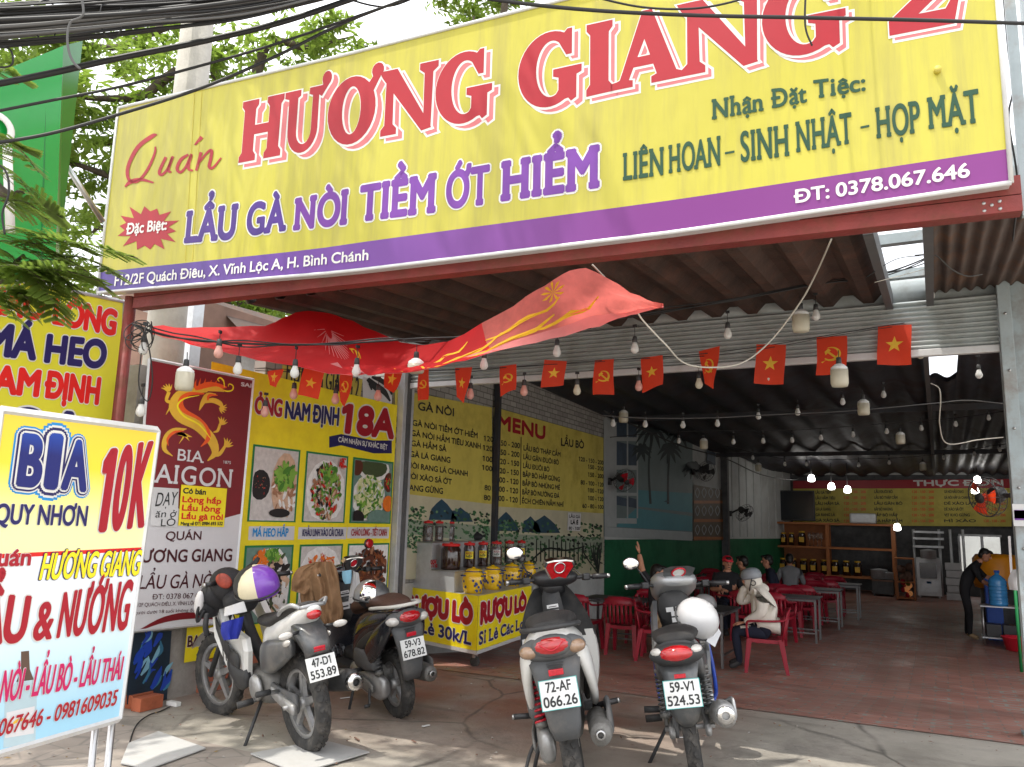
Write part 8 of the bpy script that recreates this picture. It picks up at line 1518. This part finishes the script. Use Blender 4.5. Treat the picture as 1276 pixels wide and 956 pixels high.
# diners far back
for (px, py, rz_, mt, lab, cap) in ((906, 707, -60, 'cloth_black', 'dim diner in a dark top and red cap by the green wall', 'cap'), (927, 706, 170, 'cloth_brown', 'dim diner in a brown top facing the street beside the red cap', None), (958, 704, 190, 'cloth_navy', 'dim diner in navy half hidden beside the grey shirt', None), (984, 702, 100, 'cloth_grey', 'broad diner in a grey shirt seen from behind', None)):
    h = on(px, py, PZ(FLOOR_IN+1.12)); J = SEATED(0, .05); J.update(el=(.1, .26, .74, .05), wl=(.34, .16, .76, .034), er=(.1, -.26, .74, .05), wr=(.34, -.16, .76, .034)); r = R_(rz_)
    def ex(t, X, cap=cap):
        hair(t, X)
        if cap: m_ = MB(); m_.ell((-.01, 0, .065), (.105, .088, .07), 0, X, 16, 10); m_.secs([(.06, 0, .06, .07, .006), (.16, 0, .05, .055, .006)], 0, X, 10); m_.build('cap', ['basin_red'], t, local=True)
    human(lab, V((h.x-.14*math.cos(r), h.y-.14*math.sin(r), FLOOR_IN+.006)), r, J, SEG(0, 1, 2, 3, 3), [mt, 'cloth_navy', 'satin_black', 'skin', 'hair'], (.17, 0, 1.18, 0, .1), 1., 'diners at the back tables', ex, (((.34, .16, .76), (1, -.3, 0), (0, 0, 1), .3), ((.34, -.16, .76), (1, .3, 0), (0, 0, 1), .3)))
# ================================================================== FANS, TELEVISION, SHELVES, KITCHEN, WATER STAND, SMALL THINGS
def make_fan(label, c, aim, base, r, colr):
    c, base = V(c), V(base); t = thing('wall_fan', label, 'fan', base); z = V(aim).normalized(); X = frame(c, z.orthogonal() if abs(z.z) > .9 else V((0, 0, 1)).cross(z), z.cross(V((0, 0, 1)).cross(z)) if abs(z.z) < .9 else z.orthogonal().cross(z))
    m_ = MB(); m_.torus(r, .006, 30, 6, 0, X); m_.torus(r*.97, .004, 30, 6, 0, X @ M4.Translation(V((0, 0, -.1)))); m_.torus(r*.5, .003, 24, 5, 0, X @ M4.Translation(V((0, 0, .05))))
    for k in range(20): a = 2*math.pi*k/20; m_.tube(spline([(0.05*math.cos(a), .05*math.sin(a), .06), (r*.6*math.cos(a), r*.6*math.sin(a), .05), (r*math.cos(a), r*math.sin(a), 0), (r*.97*math.cos(a), r*.97*math.sin(a), -.1), (.07*math.cos(a), .07*math.sin(a), -.11)], 3), .0022, 4, 0, True, X)
    m_.lathe([(0, .075), (.05, .07), (.055, .05)], 16, 0, X); m_.build('cage', ['satin_black'], t); m_ = MB()
    for k in range(3):
        a0 = 2*math.pi*k/3; rows = [[V((rr*math.cos(a0+da*.9), rr*math.sin(a0+da*.9), .02-.05*da)) for da in (-.4, -.1, .2, .5)] for rr in (.04, r*.45, r*.88)]; m_.grid(rows, 0, X)
    m_.lathe([(0, .04), (.04, .035), (.045, -.02)], 14, 0, X); m_.build('blades', [colr], t); m_ = MB(); m_.lathe([(0, -.26), (.06, -.25), (.085, -.2), (.085, -.12)], 16, 0, X); m_.build('motor', ['satin_black'], t)
    m_ = MB(); m_.tube([X @ V((0, 0, -.2)), X @ V((0, -.02, -.24)), base], .025, 8); m_.box(base, (.09, .09, .14)); m_.build('bracket', ['satin_black'], t)
f1 = dep(1226, 620, 8.35); make_fan('wall fan with a wire cage and orange-red blades mounted behind the steel column', f1, (-.75, -.65, -.2), V((.86, 8.35, f1.z-.02)), .2, 'fan_red')
w1 = on(757, 600, LW2); c1 = w1+LW2[1]*.42+V((0, -.05, 0)); make_fan('black wall fan with red blades beside the mural window', c1, (.75, -.5, -.45), w1+LW2[1]*.03, .22, 'reflector')
w2 = on(905, 640, LW2); c2 = w2+LW2[1]*.5+V((0, .1, 0)); make_fan('black wall fan above the green dado by the white cladding', c2, (.7, -.4, -.6), w2+LW2[1]*.1, .24, 'satin_black')
w3 = on(862, 588, LW2); make_fan('dark wall fan among the painted palms of the mural', w3+LW2[1]*.4, (.8, -.5, -.3), w3+LW2[1]*.05, .24, 'satin_black')
YT = 26.4; a, b = on(946, 611, PY(YT)), on(1016, 649.5, PY(YT)); tv = thing('television', 'large dark television hung before the rear wall above the shelves', 'television', ((a.x+b.x)/2, YT, b.z)); m_ = MB(); m_.bx(a.x, b.x, YT, YT+.06, b.z, a.z, 0, None, .01); m_.build('casing', ['black'], tv); m_ = MB(); m_.bx(a.x+.04, b.x-.04, YT-.004, YT-.001, b.z+.04, a.z-.04); m_.build('screen', ['tv_black'], tv); m_ = MB(); m_.bx((a.x+b.x)/2-.05, (a.x+b.x)/2+.05, YT+.061, YB-.125, (a.z+b.z)/2-.1, (a.z+b.z)/2+.1); m_.build('wall_bracket', ['black'], tv)
# orange shelf rack with wine jars
YR = 26.0; P_ = lambda x, y, Y=YR: on(x, y, PY(Y)); xl, xr = P_(954, 655).x, P_(1112, 655).x; zt_ = P_(1030, 654).z; zs1 = P_(1030, 684).z; zs2 = P_(1030, 719).z
rk = thing('shelf_rack', 'orange wooden shelf rack of wine jars along the rear wall', 'shelf', ((xl+xr)/2, YR, FLOOR_IN)); m_ = MB()
for x in (xl, (xl+xr)/2, xr): m_.bx(x-.05, x+.05, YR, YR+.1, FLOOR_IN, zt_, 0)
for x in (xl, xr): m_.bx(x-.05, x+.05, YR+.5, YR+.6, FLOOR_IN, zt_, 0)
m_.build('upright', ['orange_wood'], rk)
for z in (zt_, zs1, zs2): m_ = MB(); m_.bx(xl-.06, xr+.06, YR-.02, YR+.62, z, z+.06); m_.build('shelf_board', ['orange_wood'], rk)
m_ = MB(); m_.bx(xl+.06, P_(1033, 690).x, YR+.63, YR+.65, zs2-.6, zt_); m_.build('back_panel', ['orange_wood'], rk)
k = 0
pm = lambda Y: (vdep((0, Y, 0)))/1000
for row, z, xs, hh, wd in (('upper', zs1, (958, 968, 977, 987, 1000), 17, 8), ('lower', zs2, (975, 988, 1001, 1013, 1027, 1040, 1054, 1068), 19, 10)):
    for i, x in enumerate(xs):
        p = P_(x, 690, YR+.25); s = pm(YR); big = (row == 'upper' and i == 4); r = wd*s*.5*(1.3 if big else 1); h = hh*s*(1.15 if big else 1)
        t = thing('wine_jar', 'dark wine jar with a gold cap, %s on the %s rear shelf' % (ORD[i+1], row), 'jar', (p.x, YR+.25, z+.062), group='wine jars on the rear shelves'); X = M4.Translation(V((p.x, YR+.25, z+.062)))
        m_ = MB(); m_.lathe([(0, 0), (r, .0), (r, h*.75), (r*.7, h*.88), (r*.7, h*.9)], 14, 0, X); m_.build('glass_body', ['dark_liquor'], t); m_ = MB(); m_.lathe([(r*.75, h*.9), (r*.78, h), (0, h*1.01)], 14, 0, X); m_.build('cap', ['ink_gold'], t)
        m_ = MB(); m_.bx(p.x-r*.6, p.x+r*.6, YR+.25-r-.012, YR+.25-r-.004, z+.062+h*.25, z+.062+h*.6); m_.build('paper_label', ['ink_gold'], t)
for i, x in enumerate((1009, 1014, 1019, 1024)): p = P_(x, 680, YR+.25); m_ = MB(); m_.lathe([(.03, 0), (.03, .006), (.008, .02), (.008, .16), (.05, .22), (.055, .34), (.045, .4)], 12, 0, M4.Translation(V((p.x, YR+.25, zs1+.062)))); tag(m_.build('wine_glass', ['glass_jar']), 'tall stemmed glass, %s beside the upper wine jars' % ORD[i+1], 'glass', 'stemmed glasses')
p = P_(1075, 654); m_ = MB(); m_.box((p.x, YR+.3, zt_+.062+.15), (.72, .4, .3), 0, None, .05); tag(m_.build('white_case', ['zinc']), 'grey rounded case lying on top of the shelf rack', 'case')
for i, (x, y) in enumerate(((930, 700), (944, 700))):
    for k in range(4):
        p = P_(x, 690, 25.2); z = FLOOR_IN+.006+k*.42; t = thing('beer_crate', 'dark blue beer crate, %s from the floor in the %s stack by the wall' % (ORD[k+1], 'wall side' if i == 0 else 'shelf side'), 'crate', (p.x, 25.2, z), group='stacked beer crates'); m_ = MB()
        for x0, x1, y0, y1 in ((-.2, .2, -.2, -.18), (-.2, .2, .18, .2), (-.2, -.18, -.179, .179), (.18, .2, -.179, .179)):
            for zz in (0, .14, .28): m_.bx(p.x+x0, p.x+x1, 25.2+y0, 25.2+y1, z+zz, z+zz+.1)
        m_.bx(p.x-.179, p.x+.179, 25.02+.001, 25.379, z+.002, z+.02); m_.build('crate_frame', ['blue_crate_dark'], t)
# kitchen end
def cabin(label, x0, y0, x1, Y, depth, name, cat, body, parts):
    a, b = on(x0, y0, PY(Y)), on(x1, y0, PY(Y)); t = thing(name, label, cat, ((a.x+b.x)/2, Y, FLOOR_IN)); m_ = MB(); m_.bx(a.x, b.x, Y, Y+depth, FLOOR_IN+.06, a.z, 0, None, .01)
    for x in (a.x+.04, b.x-.08): m_.bx(x, x+.04, Y+.04, Y+.08, FLOOR_IN, FLOOR_IN+.06)
    m_.build('cabinet', [body], t)
    for nm, u0, u1, w0, w1, mm in parts: m_ = MB(); m_.bx(a.x+(b.x-a.x)*u0, a.x+(b.x-a.x)*u1, Y-.02, Y-.002, FLOOR_IN+(a.z-FLOOR_IN)*w0, FLOOR_IN+(a.z-FLOOR_IN)*w1); m_.build(nm, [mm], t)
cabin('white steam cabinet with a dark glass door at the rear kitchen', 1141, 695, 1171, 25.8, .7, 'steam_cabinet', 'cabinet', 'fridge_white', (('glass_door', .14, .84, .5, .88, 'tv_black'), ('lower_door', .12, .88, .14, .44, 'zinc'), ('sticker', .4, .6, .36, .42, 'ink_skyblue')))
cabin('dark counter with a patterned top between the shelves and the kitchen', 1086, 722, 1113, 25.3, .6, 'counter', 'counter', 'kitchen_dark', (('counter_edge', 0, 1, .9, 1, 'brown_wall'),))
for k in range(5):
    p = on(1190, 740, PY(25.6)); z = FLOOR_IN+.006+k*.2; m_ = MB(); m_.box((p.x+.02*(k % 2), 25.6, z+.095), (.4, .4, .185), 0, None, .012); tag(m_.build('foam_box', ['fridge_white']), 'white foam box, %s from the floor in the kitchen stack' % ORD[k+1], 'box', 'stacked foam boxes')
a, b = on(1116, 725, PY(24.4)), on(1142, 755, PY(24.4)); t = thing('display_case', 'lit glass display case with colourful offerings under the shelf post', 'cabinet', ((a.x+b.x)/2, 24.4, FLOOR_IN)); w = b.x-a.x; m_ = MB()
for x in (a.x, b.x-.04):
    for y in (24.4, 24.86): m_.bx(x, x+.04, y, y+.04, FLOOR_IN, a.z+.62)
for z in (FLOOR_IN+.04, a.z-.02, a.z+.6): m_.bx(a.x-.01, b.x+.01, 24.39, 24.91, z, z+.03)
m_.build('frame', ['orange_wood'], t); m_ = MB(); q = random.Random(3); cz = FLOOR_IN+.08
for i in range(16): m_.ell((a.x+w*q.uniform(.2, .8), 24.6+q.uniform(-.08, .1), cz+q.uniform(.05, .42)), (.06, .06, .07), q.choice((0, 0, 1, 2)), None, 10, 7)
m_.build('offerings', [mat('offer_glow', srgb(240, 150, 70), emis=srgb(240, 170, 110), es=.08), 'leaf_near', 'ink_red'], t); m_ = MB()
for i in range(8): m_.ell((a.x+w*q.uniform(.2, .8), 24.6, a.z+.1+q.uniform(.0, .3)), (.09, .09, .1), 0, None, 10, 7)
m_.build('upper_goods', ['brown_wall'], t)
pr_ = thing('pipe_rack', 'steel pipe rack with trays above the steam cabinet', 'rack', on(1165, 742, PY(26.6))); 
for x in (1140, 1172, 1186, 1202): p = on(x, 700, PY(26.6)); m_ = MB(); m_.tube([(p.x, 26.6, FLOOR_IN), (p.x, 26.6, on(x, 660, PY(26.6)).z)], .035, 8); m_.build('pipe', ['zinc'], pr_)
for y in (664, 672, 682): m_ = MB(); a, b = on(1138, y, PY(26.6)), on(1176, y, PY(26.6)); m_.bx(a.x, b.x, 26.4, 27.0, a.z, a.z+.06); m_.build('tray', ['zinc'], pr_)
# water stand and what is on it
gw = ground(1250, 805); zw = FLOOR_IN+.006; sw = thing('steel_stand', 'steel tube stand with shelves beside the man in black', 'stand', (gw.x, gw.y, zw)); s = vdep(gw)/1000; tz = dep(1250, 757, vdep(gw)).z; hw = 20*s; 
for dx in (-hw, hw):
    for dy in (-.2, .2): m_ = MB(); m_.tube([(gw.x+dx, gw.y+dy, zw), (gw.x+dx, gw.y+dy, tz)], .014, 8); m_.build('leg', ['steel'], sw)
for z in (tz, zw+.12): m_ = MB(); m_.bx(gw.x-hw-.03, gw.x+hw+.03, gw.y-.24, gw.y+.24, z, z+.02); m_.build('shelf_board', ['zinc'], sw)
for dx in (-.12, .12): m_ = MB(); m_.box((gw.x+dx, gw.y-.02, zw+.14+.1), (.22, .3, .2), 0, None, .01); o = m_.build('black_appliance', ['black']); tag(o, 'black appliance on the low shelf of the stand, %s' % ('nearer the man' if dx < 0 else 'nearer the red basin'), 'appliance')
wb_ = thing('water_bottle', 'big ribbed blue water bottle on the steel stand', 'bottle', (gw.x-.02, gw.y-.05, tz+.02)); X = M4.Translation(V((gw.x-.02, gw.y-.05, tz+.022))); m_ = MB(); r = 10.5*s; pf = [(0, 0), (r*.95, 0)]
for i in range(6): z = .03+i*.055; pf += [(r, z), (r, z+.035), (r*.93, z+.045)]
pf += [(r, .37), (r*.85, .43), (.05, .49), (.035, .5), (.035, .53)]; m_.lathe(pf, 22, 0, X); m_.build('bottle_body', ['bottle_blue'], wb_); m_ = MB(); m_.lathe([(.042, .53), (.042, .565), (0, .566)], 16, 0, X); m_.build('cap', ['crate_blue'], wb_)
p = dep(1238, 748, vdep(gw)+.9); m_ = MB(); m_.box((p.x, p.y, (p.z+FLOOR_IN)/2+.1), (.25, .4, p.z-FLOOR_IN+.6), 0, None, .02); tag(m_.build('blue_barrel', ['crate_blue']), 'blue plastic tub standing behind the water bottle', 'tub')
p = dep(1243, 712, vdep(gw)+1.6); m_ = MB(); m_.lathe([(0, -.3), (.38, -.3), (.4, -.2), (.4, .22), (.34, .3), (0, .32)], 24, 0, M4.Translation(p)); m_.lathe([(.3, FLOOR_IN-p.z), (.3, -.302)], 16, 1, M4.Translation(p)); tag(m_.build('orange_tank', ['orange_tank', 'kitchen_dark']), 'round orange tank in the bright rear corner', 'tank')
gb = ground(1268, 812); m_ = MB(); m_.lathe([(0, .01), (.15, .01), (.2, .2), (.215, .205), (.21, .22), (.195, .21), (.14, .02), (0, .018)], 24, 0, M4.Translation(V((gb.x, gb.y, FLOOR_IN+.006)))); tag(m_.build('basin', ['basin_red']), 'red plastic basin on the floor by the column', 'basin')
# papers and signs fixed by the column, hanging bag
cy = YS-.104
pz_ = lambda x, y: on(x, y, PY(cy)); m_ = MB(); a, b = pz_(1261, 628), pz_(1277, 656); m_.bx(a.x, b.x+.1, cy-.012, cy-.002, b.z, a.z, 0); m_.bx(a.x+.01, b.x+.1, cy-.016, cy-.013, b.z+.05, b.z+.13, 1); m_.bx(a.x+.01, b.x+.1, cy-.016, cy-.013, a.z-.12, a.z-.05, 1); tag(m_.build('violet_notice', ['paper', 'ink_violet']), 'white notice with violet print fixed to the steel column', 'notice')
for x, y0, y1, l in ((1259, 668, 715, 'long white paper strip hanging beside the steel column'),): a, b = dep(x-3, y0, 8.6), dep(x+3, y1, 8.6); m_ = MB(); m_.add([a, V((b.x, a.y, a.z)), b, V((a.x, b.y, b.z))], [(0, 1, 2, 3)]); tag(m_.build('paper_strip', ['paper']), l, 'paper')
m_ = MB(); drape(m_, [(1262, 710), (1256, 722), (1258, 735)], [(1280, 708), (1284, 722), (1280, 737)], 7.6, .08, 2, .02, 9); tag(m_.build('plastic_bag', ['bag_white']), 'white plastic bag hanging at the foot of the notices', 'bag')
gp_ = thing('green_post', 'thin green painted post at the bright edge of the floor', 'post', ground(1273, 838)); g = ground(1273, 838); m_ = MB(); m_.tube([(g.x, g.y, zf(g.y)), (g.x, g.y, 1.0)], .02, 8); m_.build('post_shaft', ['green_frame'], gp_)
# bricks, boards and odds and ends at the front
for i, (x, y, rz_, dz) in enumerate(((171, 880, .15, 0), (183, 884, .05, 0), (170, 872, .1, .001))): g = ground(x, y); m_ = MB(); m_.box((0, 0, 0), (.1, .22, .1) if i < 2 else (.16, .1, .06), 0, M4.Translation(V((g.x, g.y, g.z+.052 if i < 2 else .13+dz))) @ M4.Rotation(rz_, 4, 'Z'), .004); tag(m_.build('clay_brick', ['brick_clay']), ('hollow clay brick nearest the poster wall', 'hollow clay brick nearest the motorbike', 'small clay brick lying on the other two')[i], 'brick', 'clay bricks')
for pts, l, mm in (([(160, 930), (197, 915), (256, 936), (185, 962), (150, 955)], 'pale flattened cardboard lying in the sun by the price board legs', 'cardboard'), ([(312, 943), (402, 926), (460, 941), (372, 968)], 'grey-white board lying flat in front of the sporty motorbike', 'cardboard')):
    m_ = MB(); m_.poly([ground(*p)+V((0, 0, .014)) for p in pts], 0, None, .008); tag(m_.build('flat_board', [mm]), l, 'board')
m_ = MB(); m_.tube(spline([ground(x, y)+V((0, 0, .01)) for x, y in ((212, 882), (200, 888), (185, 893), (170, 905), (162, 925), (160, 940))], 5), .005, 6); m_.box(ground(216, 880)+V((0, 0, .02)), (.12, .05, .035), 1, None, .006); tag(m_.build('extension_lead', ['cable', 'white']), 'thin extension lead with a white socket on the yard floor', 'cable')
q = random.Random(31)
for i in range(7):
    g = ground(q.uniform(420, 1230), q.uniform(862, 945)); a = q.uniform(0, 3); m_ = MB(); m_.box((0, 0, 0), (q.uniform(.03, .12), q.uniform(.008, .02), .006), 0, M4.Translation(g+V((0, 0, .012))) @ M4.Rotation(a, 4, 'Z')); tag(m_.build('litter_scrap', [q.choice(('paper', 'brown_wall', 'ink'))]), 'small scrap of litter on the yard floor', 'litter', 'scraps of litter')

for i, (x, y, r_, l) in enumerate(((1096, 716, .22, 'dented steel pot on the dark rear counter, wall side'), (1106, 715, .16, 'smaller steel pot on the dark rear counter beside the shelf post'), (1157, 690, .2, 'steel pot standing on the white steam cabinet'))):
    p = on(x, y+6, PY(25.6)); m_ = MB(); m_.lathe([(0, 0), (r_, 0), (r_, r_*1.1), (r_*1.06, r_*1.12), (r_*.95, r_*1.14), (0, r_*1.3)], 18, 0, M4.Translation(V((p.x, 25.55, on(1100, 722, PY(25.3)).z+.003 if i < 2 else on(1150, 695, PY(25.8)).z+.003 if False else p.z)))); tag(m_.build('cooking_pot', ['zinc']), l, 'pot')
q = random.Random(90); m_ = MB()
for i in range(900):
    x, y = q.uniform(-5.6, 1.6), q.uniform(2.6, 8.5)
    if q.random() < .35: y = q.uniform(2.6, 4.6)
    s = q.uniform(.004, .014); a = q.uniform(0, 6.3); u = V((math.cos(a), math.sin(a), q.uniform(-.25, .25)))*s*(2 if i % 3 == 0 else 1); v = V((-math.sin(a), math.cos(a), q.uniform(-.3, .3)))*s*.6; c = V((x, y, zf(y)+.012)); m_.add([c-u, c-v, c+u, c+v, c+V((0, 0, s*.5))], [(0, 1, 4), (1, 2, 4), (2, 3, 4), (3, 0, 4)], q.choice((0, 0, 1, 2)))
tag(m_.build('fallen_leaves', ['brown_wall', 'wall_render', mat('dry_leaf', (.24, .16, .06), rough=.8)]), 'grit and tiny dry leaf bits strewn over the yard', 'litter', None, 'stuff')
